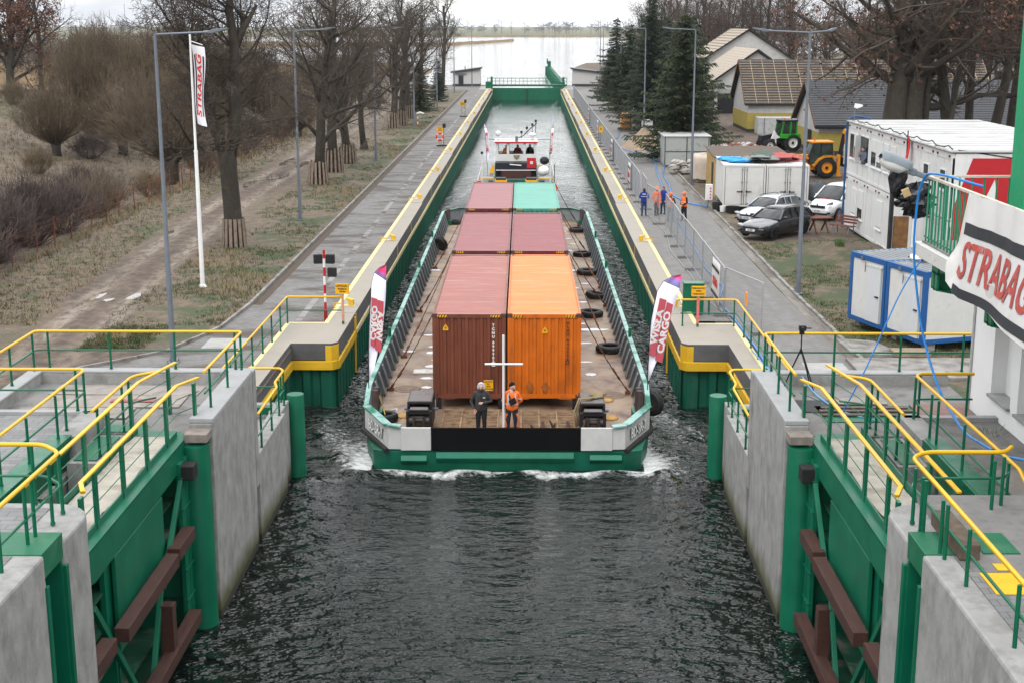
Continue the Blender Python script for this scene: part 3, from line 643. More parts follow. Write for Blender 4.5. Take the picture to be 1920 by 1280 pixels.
# ------------------------------------------------------------------ far end: closed gate, huts, guide fender
t = thing('far_lock_gate', 'closed green mitre gate with footbridge at the far end of the chamber', 'lock gate', (-.7, 262, -3), world=True)
b = MB(); b.box(-7.6, 262, -4, -.78, 262.6, -.05); b.box(-.62, 262, -4, 6.2, 262.6, -.05); b.build('leaf', M_green, t)
b = MB(); b.box(-.9, 261.7, -4, -.5, 262.0, -.1); b.build('mitre_post', pm('dark_green', (.004, .06, .03), .5), t)
b = MB(); b.box(-8.2, 261.9, .25, 6.8, 263.1, .6); b.build('footbridge', M_greenpost, t)
for nm, yy in (('front_railing', 262.0), ('back_railing', 263.0)):
    b = MB(); b.tube([(-8.2, yy, 1.75), (6.8, yy, 1.75)], .045, 6); b.tube([(-8.2, yy, 1.2), (6.8, yy, 1.2)], .03, 6)
    for i in range(21): b.tube([(-8.1 + i * .745, yy, .55), (-8.1 + i * .745, yy, 1.75)], .035, 5)
    b.build(nm, [M_greenpost], t)
b = MB(); b.box(-8.4, 259.5, -.2, -7.2, 260.1, 1.2); b.box(-7.5, 260.5, 0, -7.1, 261, 2.1); b.box(5.9, 260.5, 0, 6.3, 261, 2.0); b.build('gate_drive', M_greenpost, t)
struct(MB().box(-9.5, 254, -4, -7.4, 268, .02).build('lock_end_wall', M_conc)); struct(MB().box(6.0, 254, -4, 8, 268, .02).build('lock_end_wall', M_conc))
for sd, xx, xe, col in (('left', -15.0, -9.75, 0), ('right', 8.1, 13.5, 1)):
    t = thing('pump_hut', 'pale rendered hut with sloping dark roof, %s' % ('left of the far gate, dark door' if sd == 'left' else 'right of the far gate behind the spruces'), 'hut', (xx, 268, 0), world=True)
    hl, hr = (2.5, 3.3) if sd == 'left' else (3.2, 2.5)
    b = MB(); b.prism([(xx, .45), (xe, .45), (xe, hr), (xx, hl)], 268, 273, 'y'); b.build('wall', pm('pale_render', (.50, .49, .47), .85, var=.06), t)
    MB().box(xx - .02, 267.97, -.1, xe + .02, 273.02, .45).build('plinth', pm('dark_plinth', (.04, .042, .05), .8), t)
    b = MB(); b.prism([(xx - .4, hl + .02), (xe + .3, hr + .02), (xe + .3, hr + .28), (xx - .4, hl + .28)], 267.5, 273.4, 'y'); b.build('roof', pm('dark_roof_sheet', (.035, .037, .042), .5, bump=.2, bs=8), t)
    if sd == 'left':
        d = MB().box(xx + 1.1, 267.9, .05, xx + 2.05, 267.98, 2.05).build('door', pm('dark_door', (.02, .021, .024), .4), t)
        MB().box(xx + .6, 267.6, 2.35, xx + 2.6, 268, 2.42).build('canopy', M_grey, t)
        MB().box(xx + 2.3, 268.5, 3.0, xx + 2.45, 268.7, 3.8).build('vent_pipe', M_blackm, t)
t = thing('guide_fender', 'green floating guide fender reaching into the lake beyond the far gate', 'fender', (5.6, 268, -2), world=True)
b = MB(); pts = [(6.2 - i * .09, 266 + i * 8.0, -.3 + .25 * math.sin(i * .5)) for i in range(14)]
b.tube([(x, y, .4) for x, y, z in pts], .42, 8); b.tube([(x - .9, y, -1.9) for x, y, z in pts], .5, 8); b.build('beam', M_greenpost, t)
b = MB()
for x, y, z in pts: b.box(x - 1.2, y - .3, -3, x + .35, y + .3, .9)
b.build('frame', M_green, t)
b = MB(); b.box(4.4, 368, -3, 5.3, 369, 2.3); b.box(4.2, 368, 1.6, 4.5, 369, 3.0); b.build('end_post', M_greenpost, t)
# ------------------------------------------------------------------ barge with its containers (local frame: origin at the bow, y runs aft)
BRZ = .0057; BX, BY = -.72, 41.0
def bw(x, y, z): return (BX + x * math.cos(BRZ) - y * math.sin(BRZ), BY + x * math.sin(BRZ) + y * math.cos(BRZ), z)
DK = -1.16
m_hull = pm('hull_green', (.002, .11, .062), .45, var=.22, vs=1.5, dirt=(.003, .06, .038), ds=2, dlo=.5, dhi=.75)
m_teal = pm('teal_rail_paint', (.24, .41, .375), .5, var=.12, vs=2, dirt=(.01, .15, .09), ds=1.1, dlo=.47, dhi=.58)
m_deck = pm('worn_deck', (.28, .20, .13), .5, var=.28, vs=1.2, bump=.15, bs=30, dirt=(.105, .042, .02), ds=.9, dlo=.45, dhi=.66, dvec=(1, .8, 1))
m_bul = pm('grey_bulwark', (.21, .235, .25), .6, var=.2, vs=2, dirt=(.12, .085, .06), ds=2, dlo=.58, dhi=.8)
m_bwhite = pm('bow_white', (.56, .555, .54), .5, var=.07, vs=1.4, dirt=(.40, .40, .40), ds=2.2, dlo=.5, dhi=.85, dvec=(1, 1, .6))
m_bblack = pm('bow_black', (.004, .004, .0045), .6, var=.3, vs=2, spec=.1)
barge = thing('barge', 'green and grey deck barge loaded with six containers moving through the lock', 'barge', (BX, BY, 0), BRZ)
b = MB()
pl_ = [(-3.62, .02), (3.72, .02), (4.25, .25), (4.62, 2.1), (4.62, 47.3), (3.7, 48.9), (-3.7, 48.9), (-4.62, 47.3), (-4.62, 2.1), (-4.2, .25)]
lo = [(x * .985, y + (.16 if y < 5 else 0)) for x, y in pl_]
n = len(pl_)
plc = [(-3.3, .10), (3.3, .10), (3.62, .14), (4.55, 2.1), (4.55, 47.3), (3.7, 48.9), (-3.7, 48.9), (-4.55, 47.3), (-4.55, 2.1), (-3.62, .14)]
for (pa, za), (pb, zb) in (((lo, -3.6), (pl_, -1.62)), ((pl_, -1.62), (plc, -1.56)), ((plc, -1.56), (plc, DK))):
    b.add([(x, y, za) for x, y in pa] + [(x, y, zb) for x, y in pb], [(i, (i + 1) % n, n + (i + 1) % n, n + i) for i in range(n)])
b.build('hull', m_hull, barge)
dk = MB(); dk.add([(x * .995, y + .03 if y < 3 else y - .03, DK) for x, y in plc], [tuple(range(n))])
deck = dk.build('deck', m_deck, barge)
b = MB()
b.add([(-2.2, -.02, -1.62), (2.1, -.02, -1.62), (2.1, -.10, -1.80), (-2.2, -.10, -1.80), (2.1, .02, -1.98), (-2.2, .02, -1.98)], [(0, 1, 2, 3), (3, 2, 4, 5)])
b.add([(-3.3, -.04, -1.72), (-2.5, -.04, -1.72), (-2.5, -.16, -1.86), (-3.3, -.16, -1.86), (-2.5, 0, -2.02), (-3.3, 0, -2.02)], [(0, 1, 2, 3), (3, 2, 4, 5)])
b.add([(2.6, -.02, -1.70), (3.6, -.02, -1.70), (3.6, -.12, -1.84), (2.6, -.12, -1.84), (3.6, .04, -2.0), (2.6, .04, -2.0)], [(0, 1, 2, 3), (3, 2, 4, 5)])
b.build('rubbing_strake', pm('strake_green', (.004, .15, .085), .45, var=.2, vs=3, dirt=(.14, .06, .03), ds=3, dlo=.6, dhi=.72), barge, bevel=.02)
for x0, x1, m_ in ((-3.3, -2.36, m_bwhite), (-2.355, 2.315, m_bblack), (2.32, 3.3, m_bwhite)):
    MB().box(x0, -.035, -1.56, x1, .06, -.83).build('bow_panel', m_, barge, bevel=.006, label='matt black centre board of the bow' if m_ is m_bblack else None)
for s in (-1, 1):
    b = MB(); P_ = [(3.302, .0), (3.70, .03), (4.64, 2.0), (4.66, 3.0), (4.58, 3.0), (4.56, 2.05), (3.65, .12), (3.302, .09)]
    b.prism([(s * x, y) for x, y in P_], -1.53, -.80); b.build('side_panel', m_bwhite, barge)
    b = MB(); b.tube([(s * 3.74, -.02, -1.58), (s * 4.68, 1.95, -1.5), (s * 4.70, 3.4, -1.4)], .09, 8); b.build('fender_bar', M_black, barge, smooth=40)
    # bow rail rising to the bulwark
    b = MB()
    tp = [(4.62, 48.0 - .8, -.33), (4.62, 3.2, -.33), (4.60, 2.1, -.70), (3.72, .10, -.76), (3.3, .02, -.79)]
    for p, q in zip(tp, tp[1:]): b.bar((s * p[0], p[1], p[2]), (s * q[0], q[1], q[2]), .16 if p[1] > 3 else .26, .05)
    b.build('bulwark_rail', m_teal, barge)
    b = MB(); b.prism([(1.9, DK), (47.3, DK), (47.3, -.35), (3.2, -.35), (2.1, -.72)], 4.55 * s, 4.60 * s, 'x'); b.build('bulwark', m_bul, barge)
    for k in range(36):
        y = 3.9 + k * 1.2
        b = MB(); b.prism([(4.55 * s, -.36), (4.48 * s, -.36), (4.25 * s, DK), (4.55 * s, DK)], y, y + .03, 'y'); b.prism([(4.49 * s, -.36), (4.47 * s, -.36), (4.24 * s, DK), (4.26 * s, DK)], y - .16, y + .16, 'y')
        b.build('bracket', m_bul, barge)
    b = MB(); b.bar((s * 4.6, 47.2, -.33), (s * 3.7, 48.85, -.33), .2, .05); b.bar((s * 3.7, 48.85, -.33), (s * 2.2, 48.85, -.33), .2, .05); b.build('stern_rail', m_hull, barge)
    b = MB(); b.bar((s * 4.6, 47.3, -.75), (s * 3.7, 48.9, -.75), .04, .8); b.bar((s * 3.7, 48.9, -.75), (s * 2.2, 48.9, -.75), .04, .8); b.build('stern_bulwark', m_bul, barge)
    for yy in (10.5, 26, 36):
        b = MB(); b.lathe([(0, .05), (.06, .05), (.06, -.35)], (s * 4.62, yy, 0), 10); b.build('socket_post', M_greenpost, barge, smooth=40)
    # twin mooring posts at the bow and stern corners
    for yb in (2.2, 47.0):
        bo = MB(); bo.box(s * 4.3 - .22, yb - .35, DK, s * 4.3 + .22, yb + .35, DK + .3)
        bo = bo.build('mooring_post', m_hull, barge)
        for dy in (-.16, .2):
            c = MB(); c.lathe([(0, .98), (.115, .98), (.125, .95), (.125, .3), (.14, .28)], (s * 4.3, yb + dy, DK), 14); c.lathe([(0, .995), (.1, .995), (.105, .985)], (s * 4.3, yb + dy, DK), 14)
            c.build('bollard_head', pm('worn_bollard', (.05, .035, .03), .6, metal=.3, var=.4, vs=6), bo, smooth=40)
    for ch, yy in zip('BD-SR-7', range(7)): pass
    tm = text_mb('BD-SR-7', .48, .006, .78, bold=.008)
    d = Vector((s * (4.64 - 3.70), 2.0 - .03, 0)).normalized()
    place(tm, (s * 4.17 + s * .03, 1.0 - .02, -1.15), d if s > 0 else -d, (0, 0, 1)); tm.build('registration', pm('reg_letters', (.78, .78, .76), .5), barge)
    tm = text_mb('BD-SR-7', .48, .006, .78, bold=.02); place(tm, (s * 4.17 + s * .022, 1.0 - .03, -1.16), d if s > 0 else -d, (0, 0, 1)); tm.build('registration_shade', pm('reg_shade', (.16, .16, .16), .5), barge)
# deck fittings that are welded to it
for x0, x1 in ((-2.1, -.3), (.45, 2.2)):
    b = MB()
    for i in range(4): xx = x0 + (x1 - x0) * i / 3; b.box(xx - .025, .6, DK, xx + .025, 3.1, DK + .05)
    for i in range(14): yy = .7 + i * .18; b.bar((x0, yy, DK + .02), (x1, yy + .04 * math.sin(i * 9), DK + .02), .035, .04)
    b.build('track_grating', pm('rusty_grating', (.30, .20, .12), .8, var=.35, vs=5, dirt=(.12, .055, .03), ds=3), barge)
m_lid = pm('ochre_lid', (.48, .27, .06), .7, var=.2, vs=4, dirt=(.25, .15, .06), ds=5)
for x, y in ((-3.42, 2.42), (3.35, 2.22), (3.34, 4.39)):
    b = MB(); b.lathe([(0, .05), (.2, .05), (.24, .03)] + [(.24, 0)], (x, y, DK), 24)
    for i in range(10): a = i * .63; b.lathe([(0, .04), (.035, .04), (.035, 0)], (x + .25 * math.cos(a), y + .25 * math.sin(a), DK), 6)
    b.build('deck_lid', m_lid, barge)
for x, y in ((3.6, 5.1), (-3.6, 5.9)):
    b = MB(); b.lathe([(0, .03), (.26, .03), (.28, .015), (.46, .02), (.5, 0)], (x, y, DK), 28); b.build('manhole_cover', pm('deck_manhole', (.2, .15, .11), .8, var=.3, vs=5, dirt=(.2, .09, .04), ds=6), barge)
b = MB(); b.box(-3.55, 8.0, DK, -2.6, 8.5, DK + .07); b.build('hatch_lid', pm('white_hatch', (.6, .6, .58), .6, var=.1, dirt=(.25, .13, .06), ds=7), barge, bevel=.02)
# slush patches left on the deck
rs = random.Random(3); b = MB()
spots = [(-3.18, 8.6), (-3.0, 11.4), (-3.3, 14.5), (2.74, 5.2), (3.4, 15.6), (2.9, 9.9), (-4.0, 11.6), (4.0, 23.3), (-3.0, 7.4), (-2.85, 5.1), (-2.9, 6.1), (-2.8, 10.2), (-3.1, 12.4), (-2.9, 13.2), (-3.0, 16), (2.9, 20), (3.3, 21.5), (3.0, 25), (3.1, 30), (2.9, 33), (3.5, 39), (3.2, 41), (2.9, 3.9), (3.0, 8), (-2.9, 9.2), (3.0, 13.1), (2.9, 16.8), (3.6, 26.2), (3.1, 36.5), (-4.1, 30), (-3.2, 45), (2.9, 44)]
for x, y in spots:
    k = rs.uniform(.16, .36); kk = rs.uniform(.10, .22) * (2.2 if (x, y) == (3.4, 15.6) else 1)
    if (x, y) == (3.4, 15.6): k = .75; kk = .22
    p_ = [(x + k * math.cos(a) * rs.uniform(.8, 1.15), y + kk * math.sin(a) * rs.uniform(.75, 1.2)) for a in [i * math.pi / 7 for i in range(14)]]
    b.prism(p_, DK, DK + .012)
o = stuff(b.build('slush', pm('melting_snow', (.66, .68, .70), .35, var=.12, vs=4))); o.location = (BX, BY, 0); o.rotation_euler = (0, 0, BRZ)
tag(o, 'thin white slush patches scattered over the barge deck', 'slush')

# containers
def container(label, col, roofcol, L_=12.19, x=0, y=0, marks=None, roofwear_sheen=None):
    W_, H = 2.438, 2.896; w2 = W_ / 2
    mb_ = pm('container_' + marks[0], col, .5, var=.13, vs=1.4, dirt=[c * .42 + .008 for c in col], ds=2.4, dlo=.50, dhi=.78, dvec=(1, 1, .3))
    mr = pm('container_roof_' + marks[0], roofcol, .42, var=.16, vs=1.6, vvec=(.5, 3, 1), dvec=(.35, 2.2, 1), dirt=roofwear_sheen or [c * .75 for c in roofcol], ds=1.3, dlo=.5, dhi=.8)  # roofs paler than the walls: weathering plus sky sheen put into the colour
    wx, wy, _ = bw(x, y, 0)
    t = thing('shipping_container', label, 'container', (wx, wy, -.82), BRZ, 'containers stacked on the barge deck')
    # corrugated ends and sides (trapezoid wave)
    def wave(n_, span, d):
        o = []; p = span / n_
        for i in range(n_):
            for f, h in ((.0, 0), (.34, 0), (.5, d), (.84, d)): o.append((-span / 2 + (i + f) * p, h))
        o.append((span / 2, 0)); return o
    b = MB(); e = wave(9, W_ - .24, .045)
    b.sheet([[(u, .02 + h, z) for u, h in e] for z in (.16, H - .12)]); b.build('front_wall', mb_, t)
    b = MB(); b.sheet([[(u, L_ - .02 - h, z) for u, h in e] for z in (.16, H - .12)]); b.build('rear_wall', mb_, t)
    for s in (-1, 1):
        e = wave(43, L_ - .3, .036)
        b = MB(); b.sheet([[(s * (w2 - .015 - h), L_ / 2 + u, z) for u, h in e] for z in (.16, H - .08)]); b.build('side_wall', mb_, t)
    e = wave(57, L_ - .34, .02)
    b = MB(); b.sheet([[(xx, L_ / 2 + u, H - .032 - h + .006 * math.cos(xx * 1.2)) for u, h in e] for xx in (-w2 + .06, -.4, .4, w2 - .06)]); b.box(-w2 + .05, .03, H - .035, w2 - .05, .2, H - .012); b.box(-w2 + .05, L_ - .2, H - .035, w2 - .05, L_ - .03, H - .012)
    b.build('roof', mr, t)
    b = MB()
    for s in (-1, 1):
        for yy in (.0, L_ - .14): b.box(s * w2 - (.12 if s > 0 else 0), yy, .12, s * w2 + (.12 if s < 0 else 0), yy + .14, H - .118)
        b.box(s * w2 - (.06 if s > 0 else 0), .16, H - .09, s * w2 + (.06 if s < 0 else 0), L_ - .16, H - .004)
        b.box(s * w2 - (.06 if s > 0 else 0), .16, 0.02, s * w2 + (.06 if s < 0 else 0), L_ - .16, .16)
    for yy in (0.003, L_ - .065): b.box(-w2 + .17, yy, H - .13, w2 - .17, yy + .06, H - .006); b.box(-w2 + .17, yy, .04, w2 - .17, yy + .06, .17)
    b.box(-w2 + .1, .05, .05, w2 - .1, L_ - .05, .12)
    b.box(-.95, .02, 0, -.5, .4, .05); b.box(.5, .02, 0, .95, .4, .05)
    b.build('frame', mb_, t)
    b = MB()
    for s in (-1, 1):
        for yy in (-.004, L_ - .174):
            for z in (0, H - .118): b.box(s * w2 + (.004 if s > 0 else -.004) - (.166 if s > 0 else 0), yy, z, s * w2 + (.004 if s > 0 else -.004) + (.166 if s < 0 else 0), yy + .178, z + .118)
    b.build('corner_casting', pm('dark_casting', (.08, .035, .025), .7, var=.3, vs=5), t)
    for s in (-1, 1):
        for yy in (.1, L_ - .1): b = MB(); b.box(s * (w2 - .18) - .09, yy - .09, -.34, s * (w2 - .18) + .09, yy + .09, 0); b.build('deck_cone', M_blackm, t)
    hz = MB(); hy = MB()
    for s in (-1, 1):
        x0 = s * (w2 - .34)
        hy.box(x0 - .17, -.004, H - .11, x0 + .17, .003, H - .03)
        for k in range(4): hz.add([(x0 - .16 + k * .09, -.0065, H - .11), (x0 - .12 + k * .09, -.0065, H - .11), (x0 - .08 + k * .09, -.0065, H - .03), (x0 - .12 + k * .09, -.0065, H - .03)], [(0, 1, 2, 3)])
    hy.build('hazard_strip', M_signor, t); hz.build('hazard_stripe', M_ink, t)
    return t, H, w2
CX = -.03
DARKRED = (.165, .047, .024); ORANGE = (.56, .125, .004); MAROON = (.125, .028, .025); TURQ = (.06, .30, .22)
t1, H, w2 = container('brown red container at the front left, white code and yellow caution label', DARKRED, (.29, .105, .085), x=CX - 1.245, y=3.3, marks=['brown'], roofwear_sheen=(.39, .21, .18))
t2, _, _ = container('bright orange container at the front right with black code', ORANGE, (.64, .195, .05), x=CX + 1.245, y=3.3, marks=['orange'], roofwear_sheen=(.70, .31, .14))
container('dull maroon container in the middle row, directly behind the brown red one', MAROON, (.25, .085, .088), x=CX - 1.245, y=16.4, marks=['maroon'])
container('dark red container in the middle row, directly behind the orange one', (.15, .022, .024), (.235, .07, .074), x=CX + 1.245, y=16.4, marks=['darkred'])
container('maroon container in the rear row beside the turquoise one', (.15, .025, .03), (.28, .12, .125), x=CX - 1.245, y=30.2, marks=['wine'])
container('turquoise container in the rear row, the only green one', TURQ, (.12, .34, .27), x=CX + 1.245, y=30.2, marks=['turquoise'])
def vtext(t, s, x, z0, size, mat, step, nm='container_code'):
    out = MB(); z = z0
    for ch in s:
        if ch != ' ':
            m = place(text_mb(ch, size, .002, 1.0, bold=.006), (x, -.002, z), (1, 0, 0), (0, 0, 1)); out.add(m.v, m.f)
        z -= step if ch != ' ' else step * .55
    return out.build(nm, mat, t), z
ml_w = pm('white_lettering', (.72, .70, .68), .6)
_, z = vtext(t1, 'TCNU 899902', .80, 2.52, .125, ml_w, .128)
b = MB(); b.box(.74, -.001, 1.14, .86, .004, 1.28); b.build('code_box', ml_w, t1); vtext(t1, '1', .80, 1.21, .11, M_ink, .1, 'check_digit')
_, z = vtext(t2, 'HLXU 843556', .78, 2.60, .125, M_ink, .128); b = MB(); b.box(.73, -.001, 1.22, .83, .004, 1.34); b.build('code_box', M_ink, t2); vtext(t2, '8', .78, 1.28, .09, pm('orange_digit', ORANGE, .5), .1, 'check_digit')
for t, xx, zz in ((t1, -.78, 2.45), (t2, .02, 2.36)):
    b = MB(); b.prism([(xx - .09, zz - .1), (xx + .09, zz - .1), (xx + .09, zz - .02), (xx, zz + .12), (xx - .09, zz - .02)], -.004, .004, 'y'); b.build('warning_sticker', M_signor, t)
    b = MB(); b.prism([(xx - .04, zz - .05), (xx + .04, zz - .05), (xx + .04, zz - .01), (xx, zz + .05), (xx - .04, zz - .01)], -.006, -.004, 'y'); b.build('warning_symbol', pm('sticker_brown', (.3, .15, .02), .5), t)
b = MB(); b.box(.47, -.004, .30, .79, .004, .67); b.build('caution_label', M_signor, t1)
for s_, zz in (('CAUTION', .61), ("9'6\"", .525), ('HIGH', .445), ('CONTAINER', .36)):
    place(text_mb(s_, .085, .001, .8 if len(s_) < 8 else .66, bold=.002), (.63, -.006, zz), (1, 0, 0), (0, 0, 1)).build('caution_text', M_ink, t1)
b = MB()
for xx in (-.48, .05):
    b.prism([(xx - .16, .42), (xx, .24), (xx + .16, .42), (xx, .62)], -.002, .004, 'y')
b.build('placard_mark', pm('faded_placard', (.30, .085, .01), .7, var=.4, vs=9), t2)

# lashing chains from the container corners to the deck edge
def chain(label, p, q, sag=.12):
    p, q = Vector(bw(*p)), Vector(bw(*q)); t = thing('lashing_chain', label, 'chain', p, world=True, group='rusty lashing chains on the barge')
    n_ = int((q - p).length / .16); b = MB(); rr = random.Random(int(p.x * 100))
    for i in range(n_):
        a = i / n_; c = (i + 1) / n_
        A_ = p.lerp(q, a); B_ = p.lerp(q, c); A_.z -= sag * 4 * a * (1 - a); B_.z -= sag * 4 * c * (1 - c)
        k = .035 if .62 < a < .8 or a > .9 else .018
        b.tube([A_, (A_ + B_) / 2 + Vector((rr.uniform(-1, 1), rr.uniform(-1, 1), rr.uniform(-1, 1))) * k * .5, B_], k * rr.uniform(.8, 1.4), 5)
    b.build('links', M_rust, t); b = MB(); b.box(q.x - .12, q.y - .1, DK, q.x + .12, q.y + .1, DK + .1); b.build('deck_ring', M_rust, t)
zt = 2.03
chain('rusty chain from the brown red container front corner down to the left deck edge', (-2.5, 3.35, zt), (-4.16, 5.7, DK + .08))
chain('rusty chain from the brown red container rear corner to the left deck edge', (-2.52, 15.4, zt), (-4.12, 19.2, DK + .08))
chain('rusty chain running forward from the maroon middle container on the left', (-2.5, 16.5, zt), (-4.1, 10.6, DK + .08))
chain('rusty chain beside the maroon middle container, far left', (-2.52, 28.4, zt), (-4.14, 30.5, DK + .08))
chain('rusty chain from the orange container front corner down to the right deck edge', (2.46, 3.35, zt), (4.2, 5.3, DK + .08))
chain('rusty chain from the orange container rear corner ending by the tyres', (2.46, 15.4, zt), (3.86, 12.6, DK + .08))
chain('rusty chain from the dark red container running forward on the right', (2.46, 16.5, zt), (4.3, 20.5, DK + .08))
chain('rusty chain by the dark red container rear corner, right side', (2.46, 28.4, zt), (4.3, 25.0, DK + .08))
chain('rusty chain from the turquoise container front corner to the right bulwark', (2.46, 30.3, zt), (4.2, 34.5, DK + .08))
chain('rusty chain at the turquoise container rear corner near the stern', (2.46, 42.2, zt), (4.1, 46.2, DK + .08))
# tyres on deck
def tyre(label, p, tilt=(0, 0), r=.5):
    t = thing('tyre', label, 'tyre', p, group='old tyres on the barge'); t.rotation_euler = (tilt[0], tilt[1], BRZ + random.random())
    prof = [(r * .55, .03), (r * .58, 0), (r * .9, 0), (r, .05), (r * 1.0, .2), (r * .9, .25), (r * .6, .25), (r * .55, .22), (r * .62, .12), (r * .55, .03)]
    MB().lathe(prof, n=28).build('tread', M_black, t, smooth=40)
    b = MB()
    for i in range(28): a = i * 2 * math.pi / 28; b.obox((r * 1.0 * math.cos(a), r * 1.0 * math.sin(a), .125), (.012 * math.cos(a), .012 * math.sin(a), 0), (-.03 * math.sin(a), .03 * math.cos(a), 0), (0, 0, .07))
    b.build('tread_block', M_black, t)
    b = MB(); b.lathe([(0, .04), (r * .54, .04)], n=20); b.build('water_inside', pm('dirty_water', (.05, .045, .03), .1), t)
tyre('small black tyre with a yellow rope lying in the left bow corner', bw(-3.98, 1.9, DK), r=.42)
tyre('black tyre lying at the far left stern corner of the deck', bw(-3.9, 47.2, DK), r=.42)
tyre('black tyre alone on the right deck beside the orange container', bw(3.95, 11.7, DK), r=.56)
tyre('black tyre on the right deck behind the lone one, at the orange container rear', bw(3.5, 18.4, DK), r=.55)
tyre('black tyre half leaning on the right bulwark beside the dark red container', bw(3.95, 22.6, DK), (.12, .1), r=.5)
tyre('black tyre on the right deck at the middle of the dark red container', bw(3.85, 28.9, DK), r=.55)
tyre('black tyre on the right deck level with the gap behind the dark red container', bw(3.8, 34.6, DK), r=.5)
tyre('black tyre far aft on the right deck near the turquoise container rear', bw(3.9, 43.9, DK), r=.52)
tyre('black tyre standing against the left bulwark beside the maroon container', bw(-4.2, 36.0, DK + .4), (0, 1.2), r=.42)
tyre('black tyre hung outside the right bow as a fender', bw(4.72, 2.9, -.85), (0, 1.57), r=.42)
# anchor windlasses at the bow
def winch(label, x, y, rope=False):
    t = thing('anchor_windlass', label, 'windlass', bw(x, y, DK), BRZ)
    b = MB()
    for sx in (-.36, .36): b.box(sx - .04, .35, 0, sx + .04, 1.75, .78); b.box(sx - .05, -.05, 0, sx + .05, .12, .66)
    b.box(-.40, .35, .78, .40, 1.75, .86); b.box(-.40, 1.7, .1, .40, 1.78, .8)
    b.box(-.33, -.04, .56, .33, .14, .70); b.box(-.32, -.03, .05, .32, .1, .14)
    b.build('frame', M_blackm, t, bevel=.012)
    b = MB(); b.box(-.36, .4, .862, .36, 1.7, .875); b.box(-.28, -.1, .71, .28, .2, .735); b.build('cover_plate', pm('worn_cover', (.13, .115, .11), .6, var=.3, vs=5, dirt=(.08, .05, .04), ds=4), t)
    b = MB(); b.lathe([(0, -.32), (.13, -.32), (.13, -.2), (.08, -.19), (.08, .19), (.13, .2), (.13, .32), (0, .32)], (0, .06, .34), 16, 'x'); b.build('rope_drum', MATS.get('drum_steel') or pm('drum_steel', (.07, .055, .05), .5, metal=.5, var=.4, vs=8), t, smooth=40); b = MB(); b.lathe([(0, -.3), (.2, -.3), (.2, .3), (0, .3)], (0, 1.0, .4), 16, 'x'); b.build('cable_drum', pm('drum_steel', (.07, .055, .05), .5, metal=.5, var=.4, vs=8), t, smooth=40)
    for sx in (-.16, .16):
        b = MB(); b.tube([(sx, -.06, .1), (sx, -.08, .5)], .045, 8); b.build('roller', MATS['drum_steel'], t, smooth=40)
    b = MB(); b.tube([(.4, 1.0, .45), (.55, 1.0, .45)], .05, 10); b.tube([(-.4, 1.0, .45), (-.55, 1.0, .45)], .05, 10); b.build('shaft', M_grey, t)
    return t
winch('black steel anchor windlass at the left bow with a bare top', -2.78, .75)
winch('black steel anchor windlass at the right bow with rope heaped on it', 2.72, .55)
rr = random.Random(5); b = MB()
for k in range(6):
    x0 = 2.2 + .07 * k; b.tube([bw(x0, .9 + .1 * k, DK + .1), bw(x0 - .06, .95 + .1 * k, DK + .6), bw(x0 + .1, 1.2, DK + .95), bw(2.7 + .1 * k, 1.3 + .12 * k, DK + .93), bw(3.05, 1.5 + .1 * k, DK + .92), bw(2.7, 1.75 + .05 * k, DK + .93)], .028, 6)
tag(b.build('mooring_rope', pm('hemp_rope', (.26, .20, .11), .9, var=.2, vs=20, bump=.5, bs=80), smooth=True), 'thick tan mooring rope heaped over the right windlass', 'rope')
for lab, x, s in (('rust brown anchor lying behind the bow board right of the standing men', 1.15, 1), ('rust brown anchor leaning on the right windlass', 1.95, 1.5)):
    t = thing('anchor', lab, 'anchor', bw(x, .45, DK), BRZ)
    b = MB(); b.tube([(-.4 * s, 0, .30 * s), (-.3 * s, .05, .12), (0, .1, .1), (.3 * s, .05, .12), (.38 * s, 0, .36 * s)], .08, 8, radii=[.02, .08, .09, .08, .02]); b.build('fluke', pm('anchor_brown', (.06, .035, .026), .7, var=.3, vs=5), t, smooth=40)
    b = MB(); b.tube([(0, .1, .1), (0, .9, .12)], .05, 8); b.build('shank', MATS['anchor_brown'], t, smooth=40)
tag(MB().tube([bw(-4.2, 2.3, DK + .75), bw(-4.05, 2.2, DK + .3), bw(-3.98, 1.95, DK + .2)], .018, 6).build('yellow_rope', pm('yellow_line_rope', (.42, .30, .06), .8)), 'thin yellow rope from the left bow post to the small tyre', 'rope')
tag(MB().tube([bw(-3.85, 3.0, DK + .03), bw(-3.65, 2.5, DK + .22)], .04, 8).build('pipe_offcut', M_white), 'short white pipe lying by the tyre in the left bow corner', 'pipe')
# cross shaped signal mast
t = thing('signal_mast', 'white metal cross standing on the bow between the two men', 'mast', bw(-.10, .35, DK), BRZ)
MB().tube([(0, 0, 0), (0, 0, 3.2)], .037, 12).build('pole', M_white, t, smooth=40)
MB().tube([(-.58, 0, 2.28), (.60, 0, 2.28)], .035, 12).build('crossbar', M_white, t, smooth=40)
MB().lathe([(0, .02), (.09, .02), (.09, 0)], (0, 0, 0), 12).build('foot', M_white, t)

